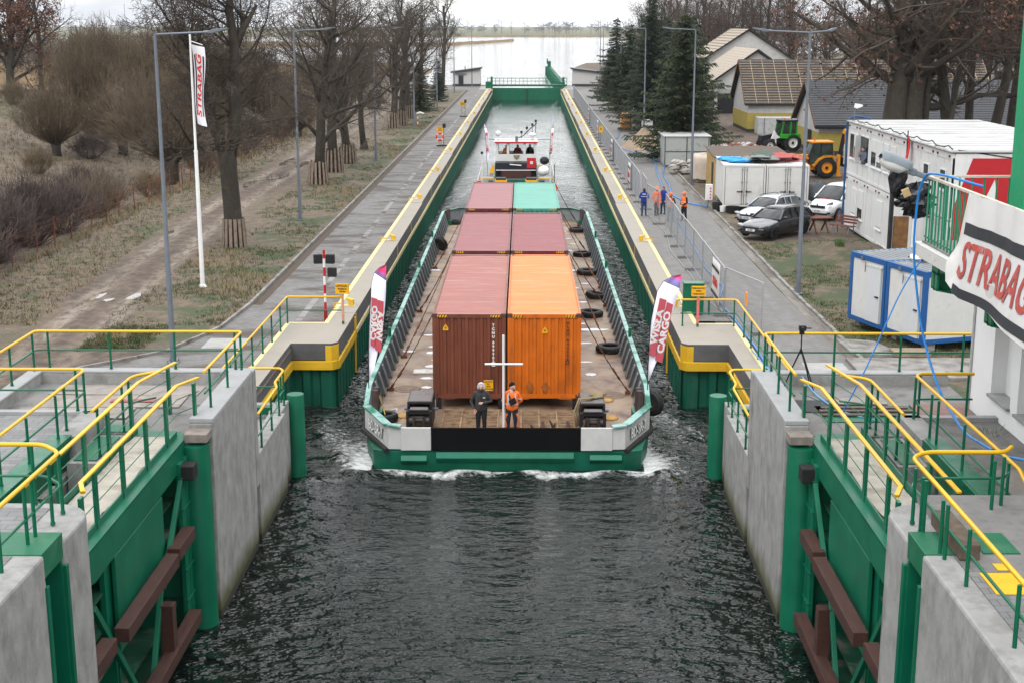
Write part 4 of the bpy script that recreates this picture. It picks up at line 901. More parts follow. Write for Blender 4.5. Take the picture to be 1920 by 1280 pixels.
# feather flags
m_flag, ft, fp = newmat('flag_cloth_white'); fp.inputs['Base Color'].default_value = (.74, .72, .82, 1); fp.inputs['Roughness'].default_value = .8
m_ftop, ft2, fp2 = newmat('flag_cloth_swirl')
g = ft2.nodes.new('ShaderNodeTexCoord'); sp = ft2.nodes.new('ShaderNodeSeparateXYZ'); ft2.links.new(g.outputs['Object'], sp.inputs[0])
cr = ft2.nodes.new('ShaderNodeValToRGB'); ad = N(ft2, 'ShaderNodeMath', operation='MULTIPLY_ADD'); ft2.links.new(sp.outputs[2], ad.inputs[0]); ad.inputs[1].default_value = 1.1
ad.inputs[2].default_value = -3.35; am_ = N(ft2, 'ShaderNodeMath', operation='MULTIPLY_ADD'); ft2.links.new(sp.outputs[0], am_.inputs[0]); am_.inputs[1].default_value = .55; ft2.links.new(ad.outputs[0], am_.inputs[2]); ft2.links.new(am_.outputs[0], cr.inputs[0])
els = cr.color_ramp.elements; els[0].position = .0; els[0].color = (.74, .72, .82, 1); els[1].position = .97; els[1].color = (.62, .04, .14, 1); q_ = els.new(.55); q_.color = (.45, .42, .74, 1); q_ = els.new(.78); q_.color = (.30, .22, .62, 1); q_ = els.new(.9); q_.color = (.55, .10, .30, 1)
ft2.links.new(cr.outputs[0], fp2.inputs['Base Color']); fp2.inputs['Roughness'].default_value = .8
m_fbox = pm('flag_red_box', (.52, .085, .11), .8, var=.05)
def feather(label, base, edge_l, edge_r, boxes, mirrored, swirl, tx):
    """edge_l / edge_r: matching (x, z) outline points bottom to top, relative to the base"""
    t = thing('feather_flag', label, 'flag', base, BRZ)
    n_ = len(edge_l); rows = []
    for i in range(n_):
        (xa, za), (xb, zb) = edge_l[i], edge_r[i]
        rows.append([(xa + (xb - xa) * k / 5, .05 * math.sin(i * .9) * math.sin(k * .8) + .03 * math.sin(i * .6), za + (zb - za) * k / 5) for k in range(6)])
    cut = n_ - 3
    o = MB().sheet(rows[:cut + 1]).build('cloth', m_flag, t, smooth=True); s = o.modifiers.new('cloth', 'SOLIDIFY'); s.thickness = .004
    cr_, e_ = swirl
    o = MB().sheet(rows[cut:]).build('cloth_top', cr_, t, smooth=True); s = o.modifiers.new('cloth', 'SOLIDIFY'); s.thickness = .004
    pole = [(edge_l if e_ == 'l' else edge_r)[i] for i in range(n_)]
    MB().tube([(pole[0][0], 0, -.75)] + [(x, 0, z) for x, z in pole], .016, 6).build('pole', M_blackm, t)
    for (poly, word, size, cen, dirv) in boxes:
        bx = MB(); bx.prism(poly, -.065, .065, 'y'); bx = bx.build('logo_box', m_fbox, t)
        m = text_mb(word, size, .07, tx, bold=.012)
        d = Vector((dirv[0], 0, dirv[1])).normalized()
        if mirrored: m.v = [(x, -y, z) for x, y, z in m.v]; m.f = [tuple(reversed(f)) for f in m.f]
        u = Vector((-d.z, 0, d.x))
        m.v = [tuple(Vector((cen[0], 0, cen[1])) + d * x + u * y + Vector((0, 1, 0)) * z) for x, y, z in m.v]
        m.build('logo_word', ml_w, bx)
m_sw2 = m_ftop
# right bow flag, outline relative to (3.9, 44, -.07)
eL = [(0, 0), (.0, .5), (.02, .95), (.03, 1.5), (.06, 2.03), (.15, 2.55), (.26, 3.0), (.45, 3.32), (.72, 3.48), (1.0, 3.54)]
eR = [(.04, 0), (.22, .5), (.41, 1.0), (.54, 1.5), (.68, 2.0), (.80, 2.4), (.90, 2.8), (.96, 3.1), (1.0, 3.35), (1.03, 3.53)]
feather('white shark-fin flag with red boxes on the right bow corner', (3.9, 44.0, -.08), eL, eR, [([(.33, 2.79), (.55, 2.71), (.21, .83), (-.0 + .02, .92)], 'WISŁA', .30, (.265, 1.82), (.34, 1.87)), ([(.57, 2.65), (.77, 2.56), (.46, .61), (.23, .72)], 'CARGO', .30, (.50, 1.64), (.31, 1.93))], False, (m_ftop, 'l'), 1.32)
eR2 = [(.02, 0), (.2, .4), (.40, 1.3), (.48, 1.75), (.56, 2.2), (.60, 2.6), (.635, 3.0), (.65, 3.35), (.66, 3.6), (.67, 3.84)]
eL2 = [(0, 0), (.01, .5), (.02, 1.1), (.05, 1.7), (.08, 2.2), (.12, 2.65), (.17, 3.2), (.28, 3.6), (.44, 3.77), (.64, 3.86)]
feather('white shark-fin flag on the left bow corner, its lettering mirrored', (-5.35, 44.0, -.1), eL2, eR2, [([(.36, 2.72), (.56, 2.65), (.44, .95), (.25, 1.05)], 'WISŁA', .255, (.405, 1.84), (.14, 1.7)), ([(.16, 2.8), (.35, 2.75), (.24, 1.12), (.10, 1.2)], 'CARGO', .245, (.215, 1.95), (.12, 1.63))], True, (m_ftop, 'l'), 1.32)
for lab, bx_, sg, ht in (('narrow white and red flag at the left bow of the pusher tug', -3.05, -1, 2.9), ('narrow white and red flag at the right bow of the pusher tug', 1.30, 1, 3.4)):
    e1 = [(sg * .16 * z / 3 + (.0 if z < 2.6 else sg * .05), z) for z in (0, .4, .8, 1.2, 1.7, 2.2, 2.6, ht - .1, ht)]
    e2 = [(x + w_, z) for (x, z), w_ in zip(e1, (.02, .1, .15, .18, .2, .18, .14, .08, .02))]
    feather(lab, (bx_, 97.0, 1.75), e1, e2, [([(.03 + sg * .06, 1.0), (.17 + sg * .06, 1.0), (.17 + sg * .13, 2.3), (.03 + sg * .13, 2.3)], 'CARGO', .2, (.1 + sg * .09, 1.65), (sg * .06, 1.3))], sg < 0, (m_ftop, 'l'), 1.2)

# ------------------------------------------------------------------ pusher tug behind the barge
tx_, ty_ = -.98, 94.6
tug = thing('pusher_tug', 'white and green pusher tug with tall wheelhouse pushing the barge', 'tugboat', (tx_, ty_, 0), BRZ)
m_tw = pm('tug_white', (.62, .62, .60), .5, var=.08, vs=2, dirt=(.42, .38, .33), ds=2, dlo=.56, dhi=.85, dvec=(1, 1, .5))
b = MB(); hp = [(-2.4, 0), (2.4, 0), (2.75, .8), (2.75, 15.5), (2.0, 17), (-2.0, 17), (-2.75, 15.5), (-2.75, .8)]
b.prism(hp, -3.5, -.4); b.build('hull', m_hull, tug)
b = MB(); b.prism([(x * .98, y) for x, y in hp], -.395, -.36); b.build('deck', pm('tug_deck', (.16, .18, .17), .7, var=.2, vs=2), tug)
for s in (-1, 1):
    b = MB(); b.box(s * 1.05 - .35, -.35, -1.5, s * 1.05 + .35, .5, 1.15); b.build('push_knee', M_blackm, tug, bevel=.03)
    b = MB(); b.box(s * 1.05 - .42, -.38, .88, s * 1.05 + .42, .1, 1.02); b.build('knee_band', M_signor, tug)
    b = MB()
    for z in (.5, 1.1): b.box(s * 2.05 - .5, -.1, z, s * 2.05 + .5, .35, z + .07)
    for xx in (s * 2.05 - .5, s * 2.05 + .5): b.box(xx - .03, -.1, -.4, xx + .03, .3, 1.3)
    b.build('ladder_platform', pm('platform_grey', (.33, .34, .33), .6, var=.15), tug)
    b = MB()
    for z in (.5, 1.1): b = MB(); b.box(s * 2.05 - .5, -.125, z - .01, s * 2.05 + .5, -.1, z + .06); b.build('yellow_edge', M_signor, tug)
    b = MB(); b.tube([(s * 2.35, -.1, -.4), (s * 2.35, -.1, 2.8)], .045, 8); b.build('mast_post', m_tw, tug)
    b = MB(); b.ball((s * 2.35, -.12, 2.86), .1, n=8, m=6); b.build('post_lamp', M_grey if s > 0 else M_black, tug)
    b = MB()
    for z in (.45, .95): b.tube([(s * 2.68, .4, z), (s * 2.68, 7, z), (s * 2.68, 14, z)], .025, 6)
    for k in range(8): b.tube([(s * 2.68, .4 + k * 1.9, -.4), (s * 2.68, .4 + k * 1.9, .97)], .025, 6)
    b.build('side_rail', m_tw, tug)
    t_ = [(.34, .06), (.30, 0), (.42, -.06), (.46, 0), (.42, .06), (.34, .06)]
b = MB(); b.box(-.95, -.15, -.4, .95, .1, 1.0); b.build('bow_board', pm('bow_board_grey', (.05, .055, .055), .7, var=.3, vs=3), tug)
b = MB(); b.box(-.95, -.17, .74, .95, -.155, 1.02); b.build('bow_board_band', m_hull, tug)
b = MB(); b.box(-2.0, 3.2, -.4, 2.0, 14, .62); b.build('deckhouse', pm('deckhouse_dark', (.06, .085, .08), .6, var=.3, vs=2, dirt=(.13, .12, .10), ds=3), tug, bevel=.03)
b = MB(); b.box(-1.55, 4.6, 1.18, 1.45, 5.2, 1.70); b.box(-1.55, 5.2, .63, 1.45, 8.6, 1.70); b.build('house_base', pm('navy_band', (.012, .015, .022), .5, var=.2), tug)
b = MB(); b.box(-1.1, 4.4, .63, 1.05, 5.19, 1.175); b.build('lower_front', pm('oxblood_front', (.06, .02, .015), .6, var=.3), tug); b = MB(); b.tube([(-1.5, 4.5, 1.2), (1.4, 4.5, 1.2)], .03, 6); b.tube([(-.5, 4.45, 1.62), (.35, 4.45, 1.55)], .04, 6); b.build('front_rail', M_white, tug)
wh = MB(); X0, X1, Y0, Y1 = -1.52, 1.46, 6.0, 8.6; wh.box(X0, Y0, 1.70, X1, Y0 + .06, 2.22); wh.box(X0, Y0 + .06, 1.7, X0 + .06, Y1, 2.22); wh.box(X1 - .06, Y0 + .06, 1.7, X1, Y1, 2.22); wh.box(X0, Y1, 1.7, X1, Y1 + .06, 2.22)
for xx in (X0, -.72, .48, X1 - .18): wh.box(xx, Y0, 2.22, xx + .18, Y0 + .06, 2.98); wh.box(xx, Y1, 2.22, xx + .18, Y1 + .06, 2.98)
for yy in (7.2,): wh.box(X0, yy, 2.22, X0 + .06, yy + .14, 2.98); wh.box(X1 - .06, yy, 2.22, X1, yy + .14, 2.98)
wh.box(X0, Y0, 2.98, X1, Y1 + .06, 3.06)
whl = wh.build('wheelhouse', m_tw, tug, bevel=.008)
b = MB(); b.box(X0 + .07, Y0 + .1, .9, X1 - .07, Y1, 1.12); b.build('floor', M_blackm, whl)
b = MB(); b.box(X0 - .1, Y0 - .12, 3.06, X1 + .1, Y1 + .2, 3.13); b.build('roof', m_tw, tug, bevel=.02)
b = MB(); b.box(X0 - .08, Y0 - .135, 3.02, X1 + .08, Y0 - .12, 3.13); b.build('roof_edge', M_red, tug)
m_wg, t_, p_ = newmat('clear_window'); p_.inputs['Base Color'].default_value = (.8, .85, .85, 1); p_.inputs['Roughness'].default_value = .02; p_.inputs['Transmission Weight'].default_value = 1; p_.inputs['IOR'].default_value = 1.05
for a, c in ((X0 + .18, -.72), (-.54, .48), (.66, X1 - .18)):
    MB().box(a, Y0 + .02, 2.22, c, Y0 + .03, 2.98).build('window', m_wg, whl)
b = MB(); b.box(-1.2, 6.3, 1.5, 1.2, 6.7, 2.25); b.build('console', M_blackm, whl)
b = MB(); b.box(.75, 4.52, 1.35, 1.4, 4.59, 2.08); b.build('red_board', M_red, tug); b = MB(); b.box(.98, 4.50, 1.64, 1.18, 4.517, 1.84); b.build('red_board_centre', m_tw, tug)
b = MB(); b.prism([(-.24, 2.16), (.24, 2.16), (.2, 1.98), (0, 1.82), (-.2, 1.98)], 5.94, 5.99, 'y'); b.lathe([(0, -.06), (.08, -.06), (.08, 0)], (0, 5.95, 2.0), 12, 'y'); b.build('emblem', pm('emblem_bronze', (.22, .19, .13), .6, var=.5, vs=12), tug)
for s in (-1, 1):
    b = MB(); b.prism([(s * 1.6, 1.0), (s * 2.0, 1.05), (s * 1.62, 1.75)], 4.3, 4.36, 'y'); b.build('yellow_bracket', M_signor, tug)
b = MB()
for xx, yy, zz, r_ in ((-1.35, 6.2, 3.7, .2), ): b.lathe([(0, -.18), (.12, -.16), (r_, -.02), (r_, .06)], (xx, yy, zz), 14, 'y'); b.tube([(xx, yy, 3.1), (xx, yy, 3.55)], .04, 6)
b.build('searchlight', M_white, tug, smooth=40)
b = MB(); b.ball((1.15, 7, 3.55), .3, .3, .16, 14, 8); b.tube([(1.15, 7, 3.1), (1.15, 7, 3.5)], .1, 8); b.build('satellite_dome', M_white, tug, smooth=40)
b = MB(); b.tube([(-.1, 7.5, 3.15), (.5, 7.5, 3.45), (1.0, 7.6, 3.95), (1.5, 7.6, 4.35)], .035, 6)
for xx, zz in ((.35, 3.7), (.75, 4.0), (1.15, 4.25), (1.4, 4.5), (-.0, 3.3)): b.box(xx - .08, 7.4, zz - .08, xx + .08, 7.6, zz + .1); b.tube([(xx, 7.5, 3.2 + (xx > .5) * .4), (xx, 7.5, zz)], .02, 5)
b.build('lamp_mast', M_blackm, tug)
b = MB(); b.tube([(-1.5, 6.1, 3.25), (1.4, 6.1, 3.25)], .02, 5); b.box(-.1, 6.0, 3.13, .1, 6.2, 3.5); b.tube([(-1.6, 7, 3.2), (-2.8, 7, 3.25)], .03, 5); b.tube([(1.5, 7, 3.2), (2.6, 7, 3.2)], .02, 5); b.build('roof_rail', M_grey, tug)
b = MB(); b.ball((1.95, 3.6, 1.25), .42, .42, .36, 14, 8); b.build('life_raft', M_white, tug, smooth=True)
b = MB(); b.ball((2.0, 4.4, 1.9), .35, .3, .3, 9, 6); b.build('cover_sack', M_blackm, tug)
for xx, zz in ((-2.55, .55), (2.45, .45)):
    b = MB(); b.lathe([(.24, .05), (.2, 0), (.24, -.05), (.36, -.05), (.4, 0), (.36, .05), (.24, .05)], (xx, -.08, zz), 18, 'y'); b.build('lifebuoy', pm('orange_red', (.66, .07, .02), .5), tug, smooth=40)
b = MB(); b.tube([(2.66, -.1, -.4), (2.62, -.1, 2.1)], .03, 6); b.build('rail_pole', M_blackm, tug)
# ------------------------------------------------------------------ people: one continuous body each (tapered limbs fused by voxel remesh)
def cloth(n_, c, rough=.85): return pm(n_, c, rough, var=.12, vs=9, bump=.12, bs=50)
C_skin = pm('skin', (.50, .27, .19), .55, var=.08, vs=12)
C_hair = pm('dark_hair', (.02, .014, .01), .7)
C_char = cloth('charcoal_jacket', (.035, .035, .038)); C_greyhood = cloth('pale_hood', (.42, .42, .44)); C_blacktr = cloth('black_trousers', (.012, .013, .016))
C_hiviz = cloth('hi_vis_orange', (.86, .16, .015), .7); C_navy = cloth('navy_workwear', (.012, .017, .035)); C_black = cloth('black_knit', (.008, .008, .009))
C_refl = pm('reflective_tape', (.55, .56, .56), .4, var=.05); C_blue = cloth('royal_blue_jacket', (.01, .03, .23)); C_jean = cloth('blue_jeans', (.03, .06, .11)); C_boot = pm('brown_boot', (.03, .02, .014), .7)
C_helm = pm('orange_helmet', (.85, .15, .01), .3, var=.04); C_pink = cloth('red_harness', (.7, .12, .10)); C_dred = cloth('dark_red_jacket', (.20, .015, .02)); C_bluegrey = cloth('blue_grey_shirt', (.09, .11, .16))
def seg_d(p, a, b, ra, rb):
    ab = b - a; L2 = ab.length_squared
    t = 0 if L2 < 1e-9 else max(0, min(1, (p - a).dot(ab) / L2))
    return (p - (a + ab * t)).length - (ra + (rb - ra) * t)
def capsule(mb, a, b, ra, rb, n=10):
    a, b = Vector(a), Vector(b); d = (b - a); L_ = d.length
    if L_ < 1e-5: mb.ball(a, ra, n=n, m=6); return
    d.normalize(); pts = []; rad = []
    for i in (0, 1, 2, 3): t = math.pi / 2 * (1 - i / 3); pts.append(a - d * ra * math.sin(t) * .999); rad.append(max(.002, ra * math.cos(t)))
    for i in (0, 1, 2, 3): t = math.pi / 2 * i / 3; pts.append(b + d * rb * math.sin(t) * .999); rad.append(max(.002, rb * math.cos(t)))
    mb.tube(pts, 0, n, radii=rad)
def person(label, loc, rz, segs, voxel=.016, kids=(), group=None, h=1.0, name='person'):
    """segs: (a, b, ra, rb, material[, flatten]) in metres, feet at z=0, facing -y"""
    src = MB()
    for s_ in segs: capsule(src, s_[0], s_[1], s_[2], s_[3], 12)
    me = bpy.data.meshes.new('tmp'); me.from_pydata(src.v, [], src.f); o = bpy.data.objects.new('tmp', me); COL.objects.link(o)
    r_ = o.modifiers.new('r', 'REMESH'); r_.mode = 'VOXEL'; r_.voxel_size = voxel
    sm = o.modifiers.new('s', 'SMOOTH'); sm.factor = .5; sm.iterations = 2
    bpy.context.view_layer.update()
    m2 = bpy.data.meshes.new_from_object(o.evaluated_get(bpy.context.evaluated_depsgraph_get()))
    bpy.data.objects.remove(o); bpy.data.meshes.remove(me); m2.name = name
    mats = []
    for s_ in segs:
        if s_[4] not in mats: mats.append(s_[4])
    m2.materials.clear()
    for m_ in mats: m2.materials.append(m_)
    sg = [(Vector(s_[0]), Vector(s_[1]), s_[2], s_[3], mats.index(s_[4])) for s_ in segs]
    idx = []
    for p in m2.polygons:
        c = p.center; idx.append(min(sg, key=lambda q: seg_d(c, q[0], q[1], q[2], q[3]))[4])
    m2.polygons.foreach_set('material_index', idx); m2.polygons.foreach_set('use_smooth', [True] * len(idx))
    b = bpy.data.objects.new(name, m2); COL.objects.link(b); b.location = loc; b.rotation_euler = (0, 0, rz); b.scale = (h, h, h)
    tag(b, label, 'person', group); ORI[b.name] = (0, 0, 0)
    for nm, mb, mt in kids: mb.build(nm, mt, b, smooth=40)
    return b
def head(c, face=(0, -1), skin=C_skin, hair=None):
    """head with jaw, nose, brow, ears, eyes, mouth; c = centre of the skull"""
    c = Vector(c); f = Vector((face[0], face[1], 0)).normalized(); s = Vector((-f.y, f.x, 0)); z = Vector((0, 0, 1)); o = []
    o.append((c - f * .015, c + f * .015, .088, .084, skin)); o.append((c + f * .02 - z * .05, c + f * .035 - z * .10, .068, .042, skin))
    o.append((c + f * .085 + z * .0, c + f * .108 - z * .035, .012, .017, skin))
    o.append((c + f * .082 + z * .028 - s * .035, c + f * .082 + z * .028 + s * .035, .012, .012, skin))
    for k in (-1, 1):
        o.append((c + s * k * .088 - z * .01, c + s * k * .09 - z * .05, .014, .010, skin))
        o.append((c + f * .084 + s * k * .033 + z * .005, c + f * .086 + s * k * .034 + z * .005, .010, .010, C_hair))
    o.append((c + f * .082 - z * .072 - s * .02, c + f * .082 - z * .072 + s * .02, .009, .009, pm('lips', (.30, .10, .08), .6)))
    if hair: o.append((c - f * .02 + z * .02, c + f * .0 + z * .035, .092, .082, hair)); o.append((c - f * .03 - z * .05, c - f * .02 + z * .0, .075, .085, hair))
    return o
def hand(w, d, curl, skin=C_skin, side=1):
    """palm plus five separate fingers; w wrist, d pointing direction, curl = bend direction"""
    w, d, u = Vector(w), Vector(d).normalized(), Vector(curl).normalized(); s = d.cross(u).normalized() * side; o = []
    o.append((w, w + d * .07, .028, .034, skin)); o.append((w + d * .05 - s * .022, w + d * .075 + s * .024, .022, .02, skin))
    for k, L_ in enumerate((.07, .08, .075, .058)):
        b = w + d * .085 + s * (-.033 + .022 * k); m_ = b + d * L_ * .5 + u * L_ * .25; e = m_ + d * L_ * .15 + u * L_ * .5
        o.append((b, m_, .0105, .0095, skin)); o.append((m_, e, .0095, .008, skin))
    b = w + d * .03 - s * .035; m_ = b - s * .025 + d * .03 + u * .012; o.append((b, m_, .013, .012, skin)); o.append((m_, m_ + d * .03 + u * .02 + s * .008, .011, .009, skin))
    return o
def legs(mat_, boot=C_boot, spread=.10, hip=.92, shin=None, step=0):
    o = []; shin = shin or mat_
    for k in (-1, 1):
        st = step * k
        o += [((k * .095, 0, hip), (k * spread, -.01 + st * .5, .50), .112, .082, mat_), ((k * spread, -.01 + st * .5, .50), (k * (spread + .01), .02 + st, .10), .078, .060, shin),
              ((k * (spread + .01), .03 + st, .06), (k * (spread + .03), -.13 + st, .04), .052, .042, boot)]
    o.append(((-.07, 0, hip + .02), (.07, 0, hip + .02), .118, .118, mat_))
    return o
def torso(mat_, belly=.125, hem=.90, z=1.42, mats=None):
    o = []
    for k in (-1, 1):
        o.append(((k * .075, 0, hem), (k * .085, 0, 1.15), belly, belly - .01, mat_)); o.append(((k * .085, 0, 1.15), (k * .09, .01, z - .10), belly - .008, .118, mat_))
        o.append(((k * .04, .015, z + .03), (k * .155, .01, z - .03), .07, .075, mat_))
    o.append(((0, 0, hem + .05), (0, 0, z - .1), belly, .125, mat_)); o.append(((0, .01, z - .02), (0, -.005, z + .09), .068, .058, mat_))
    return o
def arm(k, el, wr, mat_, z=1.42, fore=None, sh=.185):
    S = (k * sh, .01, z - .03); return [(S, el, .066, .052, mat_), (el, wr, .05, .038, fore or mat_)]
DKp = DK
# hooded man in charcoal on the bow
hc = (0, -.01, 1.61)
sg = legs(C_blacktr) + torso(C_char) + [((0, 0, .9), (0, 0, 1.0), .145, .14, C_char)]
sg += arm(-1, (-.34, .06, 1.10), (-.22, -.10, .90), C_char) + arm(1, (.33, .03, 1.12), (.075, -.23, 1.12), C_char)
sg += hand((-.215, -.11, .885), (.05, -.05, -1), (.3, -.6, 0)) + hand((.065, -.235, 1.125), (-1, -.2, .12), (-.1, .3, -.5), side=-1)
sg += head(hc) + [((0, .035, 1.64), (0, .045, 1.60), .122, .118, C_greyhood), ((0, .03, 1.52), (0, .05, 1.46), .12, .13, C_char)]
for i in range(9):
    a = math.pi * (i / 8) * 1.24 - .38; b_ = math.pi * ((i + 1) / 8) * 1.24 - .38
    if i < 8: sg.append(((.108 * math.cos(a), -.05, 1.605 + .125 * math.sin(a)), (.108 * math.cos(b_), -.05, 1.605 + .125 * math.sin(b_)), .026, .026, C_greyhood))
kz = MB(); kz.tube([(0, -.150, .93), (0, -.142, 1.2), (0, -.128, 1.40), (0, -.085, 1.47)], .007, 5)
kb = MB(); kb.box(.06, -.142, 1.265, .135, -.132, 1.29)
person('young man with pale hood up and charcoal jacket standing on the barge bow', bw(-.80, .42, DK), BRZ, sg, .0125, [('zip', kz, C_black), ('chest_logo', kb, ml_w)], h=.955)
# man in orange hi-vis with black beanie
hc = (.02, -.01, 1.60); fc = (.75, -.66)
sg = legs(C_navy, spread=.125) + torso(C_hiviz, belly=.135, hem=.93)
for k in (-1, 1): sg.append(((k * .122, -.005, .70), (k * .14, .015, .28), .094, .074, C_hiviz))
sg += [((0, 0, .92), (0, 0, 1.0), .152, .15, C_hiviz)]
sg += arm(-1, (-.30, .07, 1.12), (-.17, .17, .95), C_hiviz) + arm(1, (.31, .07, 1.12), (.17, .17, .95), C_hiviz)
sg += hand((-.16, .175, .93), (.7, .1, -.6), (0, .5, -.3)) + hand((.16, .175, .93), (-.7, .1, -.6), (0, .5, -.3), side=-1)
sg += head(hc, fc) + [((.01, .01, 1.665), (.015, .0, 1.70), .095, .082, C_black), ((-.01, .03, 1.63), (.0, .02, 1.66), .094, .096, C_black), ((.0, .0, 1.49), (.0, .01, 1.45), .075, .08, C_refl)]
sg += [((.075, -.055, 1.525), (.095, -.075, 1.52), .035, .025, C_hair)]
def band(z0, z1, rx, ry, n=28, x0=0): 
    b = MB(); b.sheet([[(x0 + rx * math.cos(i * 2 * math.pi / n), ry * math.sin(i * 2 * math.pi / n), z) for i in range(n)] for z in (z0, z1)], closed=True); return b
kt = [('waist_tape', band(1.02, 1.07, .222, .154), C_refl)]
for k in (-1, 1):
    b = MB(); b.bar((k * .115, -.142, 1.06), (k * .12, -.122, 1.42), .045, .012, up=(0, 1, 0)); kt.append(('brace_tape', b, C_refl))
    b = MB(); b.lathe([(.066, -.02), (.066, .02)], (0, 0, 0), 14); b.v = [(x + k * .262, y + .045, z + 1.2) for x, y, z in b.v]; kt.append(('sleeve_tape', b, C_refl))
b = MB(); b.obox((.03, -.185, 1.15), (.105, 0, .05), (0, .05, 0), (-.03, 0, .085)); kt.append(('shoulder_bag', b, C_black))
b = MB(); b.bar((-.15, -.10, 1.44), (-.02, -.16, 1.2), .045, .012, up=(0, 1, 0)); kt.append(('bag_strap', b, C_black))
person('man in orange hi-vis jacket and black beanie looking sideways on the bow', bw(.16, .45, DK), BRZ, sg, .0125, kt, h=.955)

def simple(label, loc, rz, jacket, trousers, top, hat=None, vest=None, tape=True, arms=None, extra=(), boot=C_boot, group='people standing on the right quay'):
    sg = legs(trousers, boot, .11, step=.05) + torso(jacket, .135)
    a = arms or [((-.29, .02, 1.13), (-.25, -.05, .88)), ((.29, .02, 1.13), (.25, -.05, .88))]
    for k, (el, wr) in zip((-1, 1), a):
        sg += arm(k, el, wr, jacket); sg += hand(wr, (Vector(wr) - Vector(el)), (0, -1, .1), side=k)
    sg += head((0, -.01, 1.60), (0, -1), hair=C_hair if not hat else None)
    if hat: sg += [((0, .0, 1.665), (0, .0, 1.675), .115, .108, hat), ((0, -.06, 1.655), (0, -.10, 1.65), .07, .06, hat)]
    kids = []
    if vest:
        for k in (-1, 1): sg += [((k * .08, 0, .95), (k * .085, 0, 1.32), .142, .128, vest)]
        sg += [((0, 0, .95), (0, 0, 1.36), .15, .132, vest)]
        for k in (-1, 1): sg += [((k * .09, .0, 1.36), (k * .12, .01, 1.42), .09, .072, vest)]
    if tape:
        for z in (1.03, 1.15): kids.append(('tape', band(z, z + .045, .226, .158), C_refl))
    person(label, loc, rz, sg, .022, list(kids) + list(extra), group=group)
simple('man in royal blue jacket and jeans seen from behind on the quay', (6.95, 83.6, 0), math.pi - .15, C_blue, C_jean, None, tape=False, extra=[('back_tape', band(1.2, 1.23, .222, .152), C_refl), ('back_print', (lambda b: b.box(-.10, .128, 1.33, .10, .14, 1.39))(MB()), C_refl)], arms=[((-.28, -.02, 1.13), (-.12, -.22, 1.05)), ((.28, -.02, 1.13), (.12, -.22, 1.05))])
b = MB()
for k in range(5): b.tube([(-.06 + k * .03, -.155, 1.4), (-.04 + k * .03, -.17, 1.1), (-.05 + k * .035, -.16, .6 - k * .05)], .011, 5)
simple('man in orange helmet with red harness ropes over his hi-vis jacket', (7.75, 83.9, 0), .5, C_hiviz, C_blacktr, None, C_helm, extra=[('harness_rope', b, C_pink)])
simple('dark haired person in blue jacket half hidden behind the fence', (8.2, 84.5, 0), -.9, C_blue, C_jean, None, tape=False)
simple('worker in orange vest and helmet with navy clothes, back turned', (8.3, 81.0, 0), math.pi - .5, C_navy, C_navy, None, C_helm, C_hiviz, boot=C_boot, arms=[((-.27, -.04, 1.13), (-.1, -.22, 1.0)), ((.27, .04, 1.13), (.26, -.02, .88))])
simple('worker in orange vest and helmet facing left beside the quay fence end', (9.15, 81.4, 0), -1.0, C_black, C_blacktr, None, C_helm, C_hiviz, arms=[((-.27, 0, 1.13), (-.1, -.2, .98)), ((.27, 0, 1.13), (.1, -.2, .98))])
# tug crew behind the wheelhouse windows, man at the office window
def crew(label, loc, rz, jacket, tape): simple(label, loc, rz, jacket, C_navy, None, tape=tape, group='crew in the tug wheelhouse')
def tw(x, y, z): return (tx_ + x * math.cos(BRZ) - y * math.sin(BRZ), ty_ + x * math.sin(BRZ) + y * math.cos(BRZ), z)
crew('crew member in orange hi-vis behind the left wheelhouse window', tw(-.75, 7.0, 1.12), .5, C_hiviz, True)
crew('crew member in dark red at the wheel behind the middle window', tw(.08, 7.1, 1.12), 0, C_dred, False)
crew('crew member in black behind the right wheelhouse window', tw(.98, 7.4, 1.12), -.3, C_black, False)
# ------------------------------------------------------------------ right bank: lamps, fence, cabins, vehicles, houses
def lamp_post(label, x, y, arms, h=11.1):
    t = thing('street_lamp', label, 'street lamp', (x, y, 0), group='grey street lamps along both quays')
    b = MB(); b.tube([(0, 0, 0), (0, 0, 3.8), (0, 0, 3.85), (0, 0, h)], 0, 12, radii=[.105, .088, .078, .05]); b.build('pole', M_grey, t, smooth=40)
    for s in arms:
        b = MB(); b.tube([(0, 0, h - .06), (s * .1, 0, h - .02), (s * 1.75, 0, h + .05)], .035, 8); b.build('arm', M_grey, t, smooth=40)
        b = MB(); b.tube([(s * 1.6, 0, h + .045), (s * 1.8, 0, h + .05)], .055, 8); b.prism([(s * 1.78, h + .0), (s * 1.95, h + .02), (s * 2.4, h + .14), (s * 2.42, h + .18), (s * 1.95, h + .15), (s * 1.78, h + .09)], -.14, .14, 'y'); b.build('lamp_head', M_grey, t, bevel=.012)
    b = MB(); b.box(-.2, -.2, 0, .2, .2, .03)
    for i in (-1, 1):
        for j in (-1, 1): b.tube([(i * .15, j * .15, .03), (i * .15, j * .15, .13)], .022, 6)
    b.build('base_plate', M_grey, t)
    return t
NL = ['nearest, behind the left parapet railing', 'second from the camera', 'third from the camera', 'fourth from the camera, by the marker post', 'fifth from the camera', 'farthest, beside the pale hut']
for i, (x, y) in enumerate([(-12.33, 45.9), (-13.82, 81.7), (-13.42, 119.4), (-13.25, 157.7), (-13.2, 196), (-13.28, 242)]):
    lamp_post('grey street lamp on the left bank, ' + NL[i], x, y, (1,))
lamp_post('grey street lamp with two arms on the grass before the dark estate car', 11.66, 58.8, (-1, .45))
lamp_post('grey street lamp on the right bank beside the big spruce', 11.85, 101.2, (-1,))
lamp_post('grey street lamp on the right bank rising out of the second spruce', 11.9, 145.6, (-1,))
